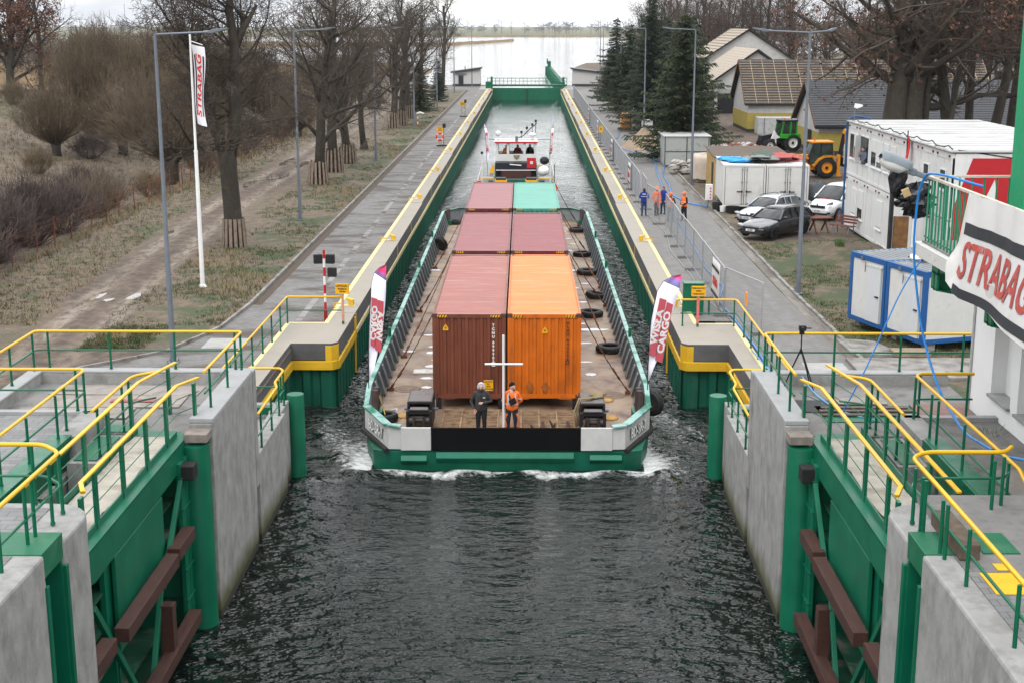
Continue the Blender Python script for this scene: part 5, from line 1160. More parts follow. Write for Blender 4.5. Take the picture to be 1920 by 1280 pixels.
lamp_post('grey street lamp on the right bank half hidden in the far spruces', 12.2, 190, (-1,))
for i, (x, y) in enumerate([(11.5, 232), (12.9, 250)]):
    lamp_post(['thin grey lamp post at the lake end behind the last spruce', 'thinnest grey lamp post beyond the right hut'][i], x, y, (-1,))
for i, (x, y) in enumerate([(-11.3, 268), (-17, 262)]):
    lamp_post(['thin grey lamp post in front of the lake beside the left hut roof', 'thin grey lamp post left of the left hut, before the lake'][i], x, y, (1,))

# temporary fence panels
def fence_panel():
    t = thing('fence_panel', '', 'fence panel'); W_, H = 3.45, 1.98
    b = MB(); b.tube(rnd([(0, 0, .06), (0, 0, H), (0, W_, H), (0, W_, .06)], .08), .025, 7); b.tube([(0, 0, .16), (0, W_, .16)], .016, 6); b.build('frame', pm('zinc_tube', (.36, .37, .385), .4, metal=.4, var=.1), t, smooth=40)
    b = MB()
    for i in range(1, 31): y = i * W_ / 31; b.tube([(0, y, .16), (0, y, H - .03)], .0042, 3, caps=False)
    for i in range(8): z = .25 + i * .235; b.tube([(0, .02, z), (0, W_ - .02, z)], .0042, 3, caps=False)
    b.build('wire_mesh', MATS['zinc_tube'], t)
    b = MB(); b.box(-.36, -.13, 0, .36, .13, .13); b.build('concrete_foot', pm('fence_foot', (.17, .165, .16), .9, var=.3, vs=6), t, bevel=.02)
    return t
fp0 = fence_panel(); first = True
FP = [(8.72, 50.6, 7.8, 53.9)] + [(7.75, 54.0 + i * 3.52, None, None) for i in range(7)] + [(7.55, 80.0, None, None), (7.3, 86.5, None, None)] + [(7.15 - .006 * i, 90.2 + i * 3.55, None, None) for i in range(38)]
for i, (x, y, x2, y2) in enumerate(FP):
    a = .0 if x2 is None else math.atan2(-(x2 - x), y2 - y)
    if y == 80.0: a = .12
    lab = 'grey wire mesh fence panel in the long temporary row along the right quay'
    if i == 0: lab = 'nearest mesh fence panel, set askew beside the green cabinet'
    if i == 1: lab = 'mesh fence panel carrying the nearest white banner with red letters'
    o = fp0 if first else dup(fp0, (x, y, 0), a + random.uniform(-.015, .015), lab)
    if first: o.location = (x, y, 0); o.rotation_euler = (0, 0, a); o['label'] = lab; first = False
    o['group'] = 'temporary fence panels along the right quay'
m_banner = pm('banner_cloth', (.62, .61, .59), .8, var=.05, vs=2)
m_bred = pm('banner_red', (.50, .02, .015), .7, var=.1); m_bstripe = pm('banner_black_stripe', (.022, .024, .03), .75, var=.2)
def fence_banner(label, x, y, wd=1.75, h=1.75, z=.15, lean=0):
    t = thing('banner', label, 'banner', (x, y, z), group='white banners hung on the mesh fence')
    rows = [[(-.03 - .02 * math.sin(i * .8 + j * .5) - lean * j / 6, wd * i / 8, h * j / 6) for i in range(9)] for j in range(7)]
    o = MB().sheet(rows).build('cloth', m_banner, t, smooth=True); s = o.modifiers.new('c', 'SOLIDIFY'); s.thickness = .006
    for z0 in (.32, h - .40): MB().box(-.075, .12, z0, -.06, wd - .08, z0 + .12).build('stripe', m_bstripe, t)
    m = text_mb('STRABAG', .52, .004, .60, shear=.18, bold=.012); place(m, (-.08, wd / 2, h / 2 - .01), (0, -1, 0), (0, 0, 1)); m.build('lettering', m_bred, t)
fence_banner('white banner with red letters on the nearest fence, beside the yellow warning sign', 7.70, 54.7, 2.3, 1.78)
fence_banner('white banner with red letters on the fence behind the man in blue', 7.05, 96.5, 2.2)
fence_banner('white banner with red letters, third along the fence, near the red lamp', 6.98, 117.2, 2.2)
fence_banner('narrow white banner far along the fence before the pallets', 6.93, 141.5, 2.0)
fence_banner('narrow white banner at the far end of the fence, before the spruces', 6.9, 163, 2.0)
tag(MB().box(7.50, 57.2, .95, 7.54, 57.55, 1.45).build('notice', pm('orange_notice', (.85, .28, .03), .6)), 'small orange notice tied to the nearest fence panel', 'notice')
bpy.data.objects['notice'].location = (.78, -5.6, -.05)

def stand_sign(label, x, y, buoy=False, rz=0):
    t = thing('warning_sign', label, 'sign', (x, y, 0), rz)
    b = MB(); b.tube([(-.1, 0, .1), (-.1, 0, 1.7)], .022, 6); b.tube([(.1, 0, .1), (.1, 0, 1.7)], .022, 6); b.build('stand', M_grey, t)
    b = MB(); b.box(-.35, -.2, 0, .35, .2, .1); b.build('foot', M_black, t)
    b = MB(); b.box(-.32, -.045, 1.35, .32, -.025, 1.85); b.build('sign_plate', M_signor, t)
    for i, z in enumerate((1.72, 1.6, 1.48)): b = text_mb('UWAGA' if i == 0 else 'WSTĘP' if i == 1 else 'WZBRONIONY', .11 if i < 2 else .075, .002, .9, bold=.003); place(b, (0, -.048, z), (1, 0, 0), (0, 0, 1)); b.build('sign_text', M_ink, t)
    if buoy:
        b = MB(); b.lathe([(.27, .06), (.22, 0), (.27, -.06), (.38, -.06), (.43, 0), (.38, .06), (.27, .06)], (0, -.1, .9), 24, 'y'); b.build('lifebuoy', MATS['orange_red'], t, smooth=40)
        b = MB()
        for i in range(4):
            a = i * math.pi / 2 + .78; b.obox((.325 * math.cos(a), -.1, .9 + .325 * math.sin(a)), (.05 * -math.sin(a), 0, .05 * math.cos(a)), (0, .072, 0), (.115 * math.cos(a), 0, .115 * math.sin(a)))
        b.build('lifebuoy_band', M_white, t)
    b = MB(); b.box(.25, -.05, 1.75, .55, .25, 2.15); b.tube([(.35, .1, .1), (.35, .1, 1.8)], .03, 6); b.build('signal_box', M_black, t)
    b = MB(); b.box(.05, -.1, 0, .65, .3, .1); b.build('foot', M_black, t)
stand_sign('yellow warning sign with a red lifebuoy on the left quay', -8.75, 133.5, True)
stand_sign('small yellow warning sign far along the left quay', -8.75, 177.5)
t = thing('warning_sign', 'small yellow sign on a stand by the right quay fence', 'sign', (6.75, 133, 0))
b = MB(); b.tube([(0, 0, .1), (0, 0, 1.5)], .03, 6); b.build('stand', M_grey, t); b = MB(); b.box(-.3, -.2, 0, .3, .2, .1); b.build('foot', M_black, t); b = MB(); b.box(-.2, -.05, 1.35, .2, -.03, 1.95); b.build('sign_plate', M_signor, t)
b = text_mb('II', .3, .002, 1, bold=.01); place(b, (0, -.053, 1.7), (1, 0, 0), (0, 0, 1)); b.build('sign_text', M_ink, t)
def post_sign(label, x, y, lines, red):
    t = thing('warning_sign', label, 'sign', (x, y, .15))
    MB().box(-.05, -.02, .12, .05, .02, 1.3).build('post', pm('pinkish_lath' if not red else 'red_lath', (.55, .28, .18) if not red else (.62, .16, .14), .8, var=.2, vs=5), t)
    MB().box(-.045, -.03, 0, .045, .03, .119).build('post_foot', M_greenpost, t)
    MB().box(-.27, -.045, 1.18, .27, -.022, 1.58).build('sign_plate', M_signor, t, bevel=.004)
    for (s_, z, sz) in lines: b = text_mb(s_, sz, .002, .85, bold=.003); place(b, (0, -.048, z), (1, 0, 0), (0, 0, 1)); b.build('sign_text', M_ink, t)
post_sign('yellow sign reading UWAGA on a pale lath at the left quay corner', -7.2, 51.6, [('UWAGA !', 1.49, .135), ('PRZEJŚCIA', 1.37, .085), ('NIE MA', 1.27, .085)], False)
post_sign('yellow building site sign on a red lath at the right quay corner', 6.4, 51.3, [('TEREN BUDOWY', 1.49, .075), ('WSTĘP', 1.38, .075), ('WZBRONIONY', 1.27, .075)], True)
t = thing('control_cabinet', 'green steel cabinet behind the yellow site sign on the right quay', 'cabinet', (6.62, 54.3, 0))
b = MB(); b.box(-.45, -.25, .1, .35, .25, 1.25); b.build('housing', M_greenpost, t, bevel=.02); MB().box(-.47, -.28, 1.252, .37, .28, 1.32).build('lid', M_greenpost, t, bevel=.02); MB().box(.55, -.1, 0, .62, 0, .6).build('side_post', M_greenpost, t)
def tube_thing(name, label, cat, pts, r, m, sub=3, group=None):
    P_ = rnd(pts, .6, sub); return tag(MB().tube(P_, r, 7).build(name, m, smooth=True), label, cat, group)
rs = random.Random(2)
tube_thing('hose', 'blue hose lying along the right quay behind the fence', 'hose', [(11.2, 168, .06), (9.0, 143, .06), (7.4, 137, .05), (9.4, 127, .05), (10.9, 122, .06), (9.96, 108, .05), (9.3, 95, .05), (9.1, 89, .05), (8.75, 80, .05), (8.62, 72, .05), (8.4, 65, .05), (8.6, 60, .05), (7.96, 57, .05), (8.1, 52, .05), (8.15, 48, .05), (8.0, 42.5, .05), (8.3, 38, .05)], .035, M_hose)
tube_thing('hose', 'second blue hose winding at the edge of the grass behind the workers', 'hose', [(11.3, 131, .1), (10.4, 122, .08), (11.3, 116, .1), (10.3, 107, .06), (10.1, 100, .06), (9.7, 94, .05), (10.3, 89.5, .05), (11.3, 87.5, .1)], .04, M_hose)
tube_thing('cable', 'grey cable lying beside the fence feet on the right quay', 'cable', [(6.75, 125, .03), (6.8, 100, .03), (6.95, 90, .03), (7.25, 84, .03), (7.6, 76, .03), (7.25, 70, .03), (7.5, 63, .03), (7.4, 58, .03), (7.9, 54, .03), (8.2, 48, .03)], .018, MATS['zinc_tube'])

# site offices: two storeys of white cabins
m_cab = pm('cabin_white', (.66, .66, .645), .5, var=.05, vs=1.5, dirt=(.42, .41, .39), ds=1.2, dlo=.55, dhi=.9, dvec=(1, 1, .4))
m_croof = pm('cabin_roof', (.50, .50, .49), .6, var=.08, vs=1, dirt=(.22, .21, .19), ds=.8, dlo=.5, dhi=.75, dvec=(.35, 2.5, 1))
m_frame = pm('window_frame', (.75, .75, .75), .4, var=.03)
ox, oy = 18.15, 59.4
off = thing('site_office', 'two storey white site office made of stacked cabins with a red painted gable', 'site office', (ox, oy, .1), world=True)
CW = 2.46
for k in range(8):
    y0 = oy + k * CW
    for lv in (0, 1):
        z0 = .15 + lv * 2.95
        b = MB(); b.box(ox, y0 + .03, z0 + .1, ox + 7.2, y0 + CW - .03, z0 + 2.7)
        for yy in (y0 + .03, y0 + CW - .15): b.box(ox - .03, yy, z0, ox + .12, yy + .12, z0 + 2.9)
        b.box(ox - .03, y0 + .15, z0 + 2.62, ox + .1, y0 + CW - .15, z0 + 2.9); b.box(ox - .03, y0 + .15, z0, ox + .1, y0 + CW - .15, z0 + .15)
        b.box(ox - .012, y0 + CW / 2 - .02, z0 + .15, ox, y0 + CW / 2 + .02, z0 + 2.6)
        b.build('cabin', m_cab, off, bevel=.012)
        b = MB()
        for yy in (y0 + .35, y0 + CW - .35): b.box(ox - .08, yy - .06, z0 + 2.70, ox - .03, yy + .06, z0 + 2.80)
        b.build('corner_socket', pm('dark_red_socket', (.18, .02, .02), .6), off)
def office_window(y, z, w_, h_, glass_h=1.0, open_=False):
    fr = MB(); fr.box(ox - .045, y - w_ / 2, z, ox - .005, y + w_ / 2, z + h_); fr = fr.build('window', m_frame, off, bevel=.008)
    g = MB(); g.box(ox - .05, y - w_ / 2 + .07, z + .09, ox - .046, y + w_ / 2 - .07, z + .09 + (h_ - .16) * glass_h); g.build('pane', M_glass, fr)
    if glass_h < 1: s = MB(); s.box(ox - .055, y - w_ / 2 + .05, z + .1 + (h_ - .16) * glass_h, ox - .046, y + w_ / 2 - .05, z + h_ - .02); s.build('shutter', m_cab, fr)
    s = MB(); s.box(ox - .09, y - w_ / 2 - .03, z - .05, ox - .01, y + w_ / 2 + .03, z); s.build('sill', m_frame, fr)
    if open_: s = MB(); s.obox((ox - .2, y + w_ / 2 - .1, z + h_ / 2), (.18, .1, .05), (0, .02, 0), (0, 0, h_ / 2)); s.build('open_sash', m_frame, fr)
for k, lv, g in ((7, 1, 1), (7, 1, .5), (6, 1, 1), (6, 1, .98), (5, 1, .6), (5, 1, .25), (4, 1, .0), (4, 1, .0), (6, 0, .0), (6, 0, .45), (5, 0, .0)):
    pass
for (y, z, w_, h_, g, op) in ((78.0, 4.05, .75, 1.45, 1, 0), (77.0, 4.05, .75, 1.45, .5, 0), (75.5, 4.05, .75, 1.5, 1, 1), (74.6, 4.05, .75, 1.5, .98, 0), (73.0, 4.05, .8, 1.45, .55, 0), (71.8, 4.05, .8, 1.45, .2, 0), (70.4, 4.05, .8, 1.45, .02, 0), (69.1, 4.05, .8, 1.45, .02, 0), (63.2, 4.3, .62, .95, 1, 0), (60.6, 4.3, .62, .95, 1, 0), (76.9, 1.0, .8, 1.5, .02, 0), (75.4, .95, .85, 1.6, .35, 0), (71.3, 1.0, .85, 1.5, .02, 0), (66.4, 1.0, .9, 1.5, .02, 0)):
    office_window(y, z, w_ * 1.38, h_, g, op)
b = MB(); b.box(ox - .15, oy - .1, 6.06, ox + 7.4, oy + 8 * CW + .1, 6.12)
for k in range(17): b.box(ox - .1, oy + k * 1.225, 6.12, ox + 7.3, oy + k * 1.225 + .06, 6.15)
b.build('roof', m_croof, off)
b = MB(); y_ = oy - .02
b.box(ox + .1, y_ + .005, .3, ox + 7.2, y_ + .04, 6.0); b.build('gable_cladding', m_cab, off)
b = MB(); b.prism([(ox + .02 + .1, .4), (ox + 7.2, .4), (ox + 7.2, 5.8), (ox + .85, 5.8), (ox + .12, 3.6)], y_ - .012, y_, 'y'); b.build('gable_red_panel', pm('gable_red', (.42, .012, .018), .55, var=.08), off)
b = MB(); b.prism([(ox + 1.0, 2.9), (ox + 1.85, 4.9), (ox + 2.2, 2.9)], y_ - .02, y_ - .013, 'y'); b.build('gable_letter', m_cab, off)
pts = [(ox - .1, oy + 8 * CW + .05, 0), (ox - .1, oy + 8 * CW + .05, 6.2), (ox + .4, oy + 8 * CW + .05, 6.35), (ox + 1.2, oy + 8 * CW + .02, 6.2)]
MB().tube(rnd(pts, .3), .06, 8).build('blue_drainpipe', pm('dark_blue_pipe', (.01, .07, .19), .5), off, smooth=40)
b = MB(); rs = random.Random(4)
pts = [(ox - .05, oy + k * .615, 6.2 + (.12 if k % 4 == 1 else 0) + rs.uniform(-.03, .03)) for k in range(33)]; b.tube(pts, .03, 6); b.tube([(ox + .2, oy, 6.15), (ox + 3, oy - .05, 5.75), (ox + 6.5, oy - .05, 5.5)], .025, 5); b.build('roof_cable', M_blackm, off)
t = thing('antenna', 'white wedge antenna on a thin post on the office roof', 'antenna', (18.3, 78.6, 6.1)); MB().tube([(0, 0, 0), (0, 0, .9)], .025, 6).build('post', M_grey, t); b = MB(); b.prism([(-.05, .75), (.1, .7), (.42, .82), (.4, .92), (.0, .98)], -.08, .08, 'y'); b.build('antenna_head', M_white, t, bevel=.01)
t = thing('red_flag', 'folded red flag on a pole against the white site office', 'flag', (17.95, 66.0, 3.2)); MB().tube([(0, 0, .0), (0, 0, 3.3)], .03, 6).build('pole', M_blackm, t)
b = MB(); b.sheet([[(-.02 + .05 * math.sin(j * 1.1), -.05 - .09 * i, 3.0 - j * .28 + (.12 * i if j == 6 else 0)) for i in range(5)] for j in range(7)]); o = b.build('cloth', pm('red_cloth', (.6, .01, .015), .8), t); o.modifiers.new('s', 'SOLIDIFY').thickness = .02
person('dark haired man in blue grey shirt leaning out of the office window', (ox - .10, 74.75, 3.25), -1.1, torso(C_bluegrey, .13) + arm(-1, (-.24, -.16, 1.2), (-.1, -.3, 1.45), C_bluegrey, fore=C_skin) + hand((-.1, -.3, 1.45), (.3, 0, 1), (0, -1, 0), side=-1) + arm(1, (.26, -.14, 1.12), (.18, -.33, .95), C_bluegrey) + hand((.18, -.33, .95), (0, -.6, -.6), (-1, 0, 0)) + head((0, -.08, 1.6), (0, -1), hair=C_hair), .022)

# pile of black sheeting and boards beside the office door
t = thing('rubbish_pile', 'heap of torn black sheeting and brown boards beside the white office', 'rubbish pile', (16.5, 59.8, 0), world=True)
rs = random.Random(8)
b = MB(); b.ball((16.9, 60.2, 3.9), .85, .7, .7, 18, 11, fn=lambda i, j: 1 + rs.uniform(-.38, .25)); b.ball((16.0, 60.0, 4.9), .38, .35, .75, 10, 8, fn=lambda i, j: 1 + rs.uniform(-.3, .3)); b.build('black_sheeting', pm('black_foil', (.014, .015, .018), .25, var=.5, vs=5, bump=.6, bs=6), t)
b = MB(); b.box(15.75, 59.9, .2, 15.88, 60.2, 4.8); b.build('dark_post', M_blackm, t)
b = MB(); b.box(15.95, 60.0, .2, 16.6, 60.12, 3.2); b.build('brown_door', pm('brown_board', (.17, .085, .03), .8, var=.4, vs=4), t)
b = MB(); b.box(16.75, 60.0, .2, 16.95, 60.1, 3.1); b.build('white_jamb', M_white, t); b = MB(); b.obox((16.3, 59.62, 4.3), (.16, .02, .06), (0, .05, .02), (-.07, 0, .15)); b.build('board_scrap', pm('pale_scrap', (.42, .30, .15), .8), t)
# blue framed cabins
m_blue = pm('cabin_blue', (.012, .085, .26), .5, var=.12, vs=2, dirt=(.15, .08, .06), ds=3, dlo=.62, dhi=.8)
m_cabw = pm('cabin_panel', (.58, .58, .56), .6, var=.06, vs=2, dirt=(.38, .37, .34), ds=2, dlo=.58, dhi=.85)
def cabin(label, x, y, rz):
    t = thing('site_cabin', label, 'site cabin', (x, y, .28), rz, 'blue framed site cabins'); L_, W_, H = 6.06, 2.44, 2.62
    b = MB(); b.box(.05, .05, .1, L_ - .05, W_ - .05, H - .1); b.build('wall', m_cabw, t)
    b = MB()
    for xx in (0, L_ - .17):
        for yy in (0, W_ - .17): b.box(xx, yy, 0, xx + .17, yy + .17, H)
    for yy in (.0, W_ - .12):
        b.box(.17, yy, 0, L_ - .17, yy + .12, .17); b.box(.17, yy, H - .2, L_ - .17, yy + .12, H)
    for xx in (0, L_ - .12): b.box(xx, .17, 0, xx + .12, W_ - .17, .17); b.box(xx, .17, H - .2, xx + .12, W_ - .17, H)
    b.build('frame', m_blue, t, bevel=.012)
    b = MB(); e = []
    for i in range(24):
        u = .1 + i * (L_ - .2) / 24
        e += [(u, 0), (u + .10, 0), (u + .13, .04), (u + .21, .04)]
    b.sheet([[(u, v, H - .03 + h) for u, h in e] for v in (.05, W_ - .05)]); b.build('roof', pm('cabin_roof_grey', (.20, .215, .225), .55, metal=.2, var=.15, vs=2, dirt=(.3, .3, .29), ds=1), t)
    d = MB(); d.box(-.03, .28, .17, .04, 1.18, 2.25); d = d.build('door', pm('cabin_door', (.55, .57, .58), .5, var=.04), t, bevel=.01)
    MB().box(-.09, .34, 1.15, -.03, .52, 1.2).build('handle', M_blackm, d)
    MB().box(-.05, .22, 2.26, .05, 1.25, 2.33).build('lintel', m_cabw, t)
    b = MB()
    for xx in (.3, L_ - .5):
        for yy in (.1, W_ - .4): b.box(xx, yy, -.28, xx + .35, yy + .3, 0)
    b.build('foot_block', M_conc, t)
    b = MB(); b.tube([(-.03, 1.28, 2.35), (-.05, 1.3, 2.0), (-.04, 1.33, 2.4)], .012, 5); b.box(-.06, 1.5, 2.4, -.0, 1.62, 2.55); b.build('cable_box', M_grey, t)
    return t
d_ = Vector((1.66, -4.94)).normalized(); rzc = math.atan2(d_.x, -d_.y)
# local x axis along (4.94, 1.66), local y from near to far
c1 = cabin('white cabin with blue frame nearest the white building', 13.93, 47.75, rzc)
c2 = dup(c1, (13.93 - d_.x * 2.5, 47.75 - d_.y * 2.5, .28), rzc, 'white cabin with blue frame, the farther of two, nearer the lamp')
b = MB(); rs = random.Random(3)
b.tube(rnd([(14.0, 50.4, 3.0), (14.6, 50.2, 3.25), (15.4, 49.8, 3.0), (16.2, 50.0, 3.1), (17, 49.5, 2.98)], .3), .025, 5); b.tube(rnd([(14.2, 49.6, 2.98), (15, 50.2, 3.1), (16.1, 49.6, 3.1), (16.8, 50.3, 3.0)], .3), .025, 5); tag(b.build('cable', M_blackm), 'tangled black cables lying on the grey cabin roofs', 'cable')
b = MB(); b.ball((14.7, 50.0, 3.08), .7, .25, .12, 12, 6, fn=lambda i, j: 1 + rs.uniform(-.3, .3)); tag(b.build('plastic_bag', M_white), 'crumpled white plastic sheet on the cabin roof', 'plastic sheet')
struct(MB().box(11.0, 43.8, -.1, 15.5, 46.6, .10).build('concrete_apron', m_kerb)); struct(MB().prism([(11.4, 47.3), (13.2, 47.0), (12.6, 49.3), (11.3, 49.6)], -.1, .09).build('concrete_slab', m_kerb))
tag(MB().box(12.75, 46.7, .1, 14.0, 47.5, .24).build('wooden_pallet', pm('pallet_wood', (.26, .2, .14), .9, var=.3, vs=5)), 'grey wooden pallet before the blue framed cabin door', 'pallet')
def cover(label, x, y, z, w_=1.1, l_=1.3):
    t = thing('manhole_cover', label, 'manhole cover', (x, y, z)); MB().box(-w_ / 2 - .15, -l_ / 2 - .15, 0, w_ / 2 + .15, l_ / 2 + .15, .008).build('frame', M_conc_light, t); MB().box(-w_ / 2, -l_ / 2, .008, w_ / 2, l_ / 2, .016).build('lid', pm('cover_lid', (.33, .32, .30), .85, var=.15), t)
cover('square pale manhole cover on the right quay in front of the tripod', 10.1, 45.4, .002); cover('square pale manhole cover on the left quay beside the first lamp', -11.2, 48.9, .002)

# white store containers, plywood shed and small things in front
m_cont = pm('store_white', (.60, .595, .57), .55, var=.06, vs=1.5, dirt=(.40, .37, .33), ds=1.4, dlo=.55, dhi=.85, dvec=(1, 1, .4))
def store(label, x, y, rz):
    t = thing('storage_container', label, 'container', (x, y, .3), rz, 'white storage containers in the yard'); W_, L_, H = 2.62, 6.06, 2.6
    e = []
    for i in range(22):
        u = .15 + i * (L_ - .3) / 22
        e += [(u, 0), (u + .1, 0), (u + .14, .03), (u + .22, .03)]
    b = MB()
    for xx, s in ((.03, 1), (W_ - .03, -1)): b.sheet([[(xx + s * h, u, z) for u, h in e] for z in (.1, H - .05)])
    b.box(.05, L_ - .05, .1, W_ - .05, L_ - .02, H - .05); b.box(.04, .05, H - .07, W_ - .04, L_ - .03, H - .02); b.build('wall', m_cont, t)
    b = MB()
    for xx in (0, W_ - .1): b.box(xx, 0, 0, xx + .1, .1, H); b.box(xx, L_ - .1, 0, xx + .1, L_, H)
    b.box(.1, 0, H - .12, W_ - .1, .08, H); b.box(.1, 0, 0, W_ - .1, .08, .12)
    for xx in (0, W_ - .08): b.box(xx, .1, H - .08, xx + .08, L_ - .1, H - .003)
    b.build('frame', m_cont, t, bevel=.01)
    for k in (0, 1):
        x0 = .13 + k * (W_ / 2 - .11); x1 = x0 + W_ / 2 - .15
        d = MB(); d.box(x0, .02, .14, x1, .06, H - .14)
        for zz in (.85, 1.5, 2.05): d.box(x0 + .02, .014, zz, x1 - .02, .02, zz + .015)
        d = d.build('door', m_cont, t, bevel=.006)
        g = MB(); g.box(x0 - .02, .035, .12, x0 + .0, .05, H - .12); g.box(x1, .035, .12, x1 + .02, .05, H - .12); g.build('seal', M_black, d)
        g = MB(); xb = x1 - .12 if k == 0 else x0 + .12; g.tube([(xb, -.01, .1), (xb, -.01, H - .1)], .022, 6)
        for zz in (.15, .7, 1.5, 2.3): g.box(xb - .06, -.03, zz, xb + .06, .02, zz + .06)
        g.build('lock_rod', pm('lock_rod', (.28, .30, .29), .5, metal=.4), d); g = MB(); g.box(xb - .32 if k == 0 else xb - .06, -.04, .92, xb + .06 if k == 0 else xb + .32, -.015, .97); g.box(xb - .03, -.05, .86, xb + .03, -.01, 1.04); g.build('handle', M_blackm, d)
    b = MB()
    for xx in (.1, W_ - .5):
        for yy in (.1, L_ - .6): b.box(xx, yy, -.3, xx + .4, yy + .5, 0)
    b.build('foot_block', M_conc, t)
    return t
s1 = store('white storage container with a blue tarpaulin heap on its roof', 12.05, 85.9, -.05)
s2 = dup(s1, (12.05 + 2.67, 85.9 - .13, .3), -.05, 'white storage container behind the two parked cars')
b = MB(); rs = random.Random(11)
for k in range(5): b.ball((13.0 + rs.uniform(-.5, .8), 88.3 + rs.uniform(-.8, .8), 3.0), rs.uniform(.5, .9), rs.uniform(.3, .6), .14, 12, 6, fn=lambda i, j: 1 + rs.uniform(-.2, .2))
tag(b.build('blue_tarpaulin', pm('bright_blue_tarp', (.01, .28, .66), .5, var=.3, vs=3, bump=.4, bs=5)), 'bright blue tarpaulin heap on the white container roof', 'tarpaulin')
t = thing('roofing_sheets', 'jumbled grey and red roofing sheets on the white containers', 'roofing sheets', (15, 88, 2.93), world=True)
for nm, mt, rng in (('grey_sheet', pm('old_sheet', (.18, .19, .18), .8, var=.3, vs=3), (13.9, 15.4)), ('red_sheet', pm('red_sheet', (.36, .08, .07), .8, var=.25, vs=3), (15.2, 17.0)), ('green_sheet', pm('green_grey_sheet', (.06, .10, .075), .8, var=.3, vs=3), (13.9, 15.6))):
    for k in range(6):
        b = MB(); x = rs.uniform(*rng); a = rs.uniform(-.4, .4); c = Vector((x, 87.6 + rs.uniform(-1.0, 1.8), 3.02 + .06 * k))
        b.obox(c, (.62 * math.cos(a), .62 * math.sin(a), rs.uniform(-.14, .14)), (-.5 * math.sin(a), .5 * math.cos(a), rs.uniform(.0, .14)), (0, 0, .018)); b.build(nm, mt, t)
t = thing('plywood_shed', 'low plywood shed with dirt covered flat roof behind the white containers', 'shed', (12.4, 92.6, 0), world=True)
MB().prism([(12.45, 92.6), (17.5, 92.3), (17.9, 101), (12.9, 101)], 0, 2.7).build('wall', pm('osb_yellow', (.42, .27, .09), .85, var=.22, vs=3, dirt=(.26, .17, .07), ds=4), t)
MB().prism([(12.3, 92.4), (17.6, 92.1), (18.0, 101.2), (12.8, 101.2)], 2.702, 2.78).build('roof', pm('dirt_roof', (.11, .085, .065), .95, var=.3, vs=1.5, bump=.4, bs=8), t)
MB().box(12.52, 94.5, .2, 12.60, 95.3, 2.2).build('opening', M_blackm, t)
t = thing('power_box', 'white electric distribution box on splayed legs beside the container', 'electric box', (11.35, 87.2, 0))
MB().box(-.22, -.12, .55, .22, .12, 1.55).build('housing', M_white, t, bevel=.02)
for p in ((-.5, -.3), (.4, -.4), (0, .5)):
    MB().tube([(p[0], p[1], 0), (p[0] * .2, p[1] * .2, .6)], .025, 6).build('leg', M_grey, t)
b = MB()
for k in range(4): b.lathe([(0, -.03), (.05, -.03), (.05, 0)], (.08, -.12, .7 + k * .2), 8, 'y')
b.build('socket', M_red, t)
for lab, x, y, r_, h_, m_ in (('black plastic tub on the grass by the container corner', 11.75, 86.2, .32, .5, M_black), ('white bucket on the grass beside the black tub', 12.05, 85.7, .2, .36, M_white), ('black rubber tub under the container doors', 12.6, 85.2, .45, .4, M_black)):
    b = MB(); b.lathe([(r_ * .6, .02), (0, .02), (0, 0), (r_ * .85, 0), (r_, h_), (r_ * .93, h_), (r_ * .8, .04)], (x, y, 0), 18); tag(b.build('bucket', m_, smooth=40), lab, 'bucket')
# green weathered store further along, sacks, pallets, sand
t = thing('old_store', 'old pale steel store box half hidden under the big spruce', 'store box', (11.0, 114, 0), world=True)
MB().box(11.05, 114, .1, 14.8, 119.6, 2.45).build('wall', pm('dull_store', (.36, .38, .36), .7, var=.12, vs=2, dirt=(.22, .21, .18), ds=2), t); MB().box(10.95, 113.9, 2.45, 14.9, 119.7, 2.52).build('roof', m_croof, t)
b = MB()
for xx in (11.1, 12.9, 14.7): b.box(xx - .03, 113.96, .1, xx + .03, 114, 2.45)
b.box(11.1, 113.97, 1.2, 14.7, 114, 1.25); b.build('door_frame', M_blackm, t)
rs = random.Random(6)
for lab, nm, x, y, z, mt, s_ in (('heap of dark tarpaulin at the right end of the white containers', 'tarpaulin_heap', 18.4, 87.8, .6, pm('dark_tarp', (.035, .04, .045), .45, var=.3, vs=3, bump=.4, bs=5), 1.25),):
    b = MB(); b.ball((x, y, z), s_, s_ * .9, s_ * .85, 14, 9, fn=lambda i, j: 1 + rs.uniform(-.13, .13)); tag(b.build(nm, mt, smooth=True), lab, nm.split('_')[0])
t = thing('sack_bundle', 'bundle of grey rubble sacks beside the old store', 'sacks', (11.9, 108.5, 0), world=True)
for k in range(11): b = MB(); b.ball((11.9 + rs.uniform(-.9, .9), 108.5 + rs.uniform(-1.2, 1.2), .25 + .3 * (k % 3)), .48, .38, .24, 10, 6, fn=lambda i, j: 1 + rs.uniform(-.14, .14)); b.build('sack', pm('sacks', (.34, .32, .29), .9, var=.4, vs=4), t)
t = thing('covered_bale', 'tall load under a cream cover behind the right bank lamp', 'covered load', (13.2, 103.5, 0), world=True)
b = MB(); b.sheet([[(13.2 + (1.0 + .05 * math.sin(a * 9)) * (abs(math.cos(a)) ** .45) * math.copysign(1, math.cos(a)) * w_, 103.5 + 1.5 * (abs(math.sin(a)) ** .45) * math.copysign(1, math.sin(a)) * w_, z + .05 * math.sin(a * 5)) for a in [k * .2618 + .01 for k in range(24)]] for z, w_ in ((.25, 1.06), (.6, 1.0), (1.3, .98), (1.75, .95), (1.95, .8), (2.0, .02))], closed=True); b.build('cover', pm('cream_cover', (.50, .42, .34), .8, var=.12, vs=2, bump=.3, bs=6), t, smooth=True); MB().box(12.3, 102.2, 0, 14.1, 104.8, .3).build('pallet', MATS.get('pallet_wood') or M_wood, t)
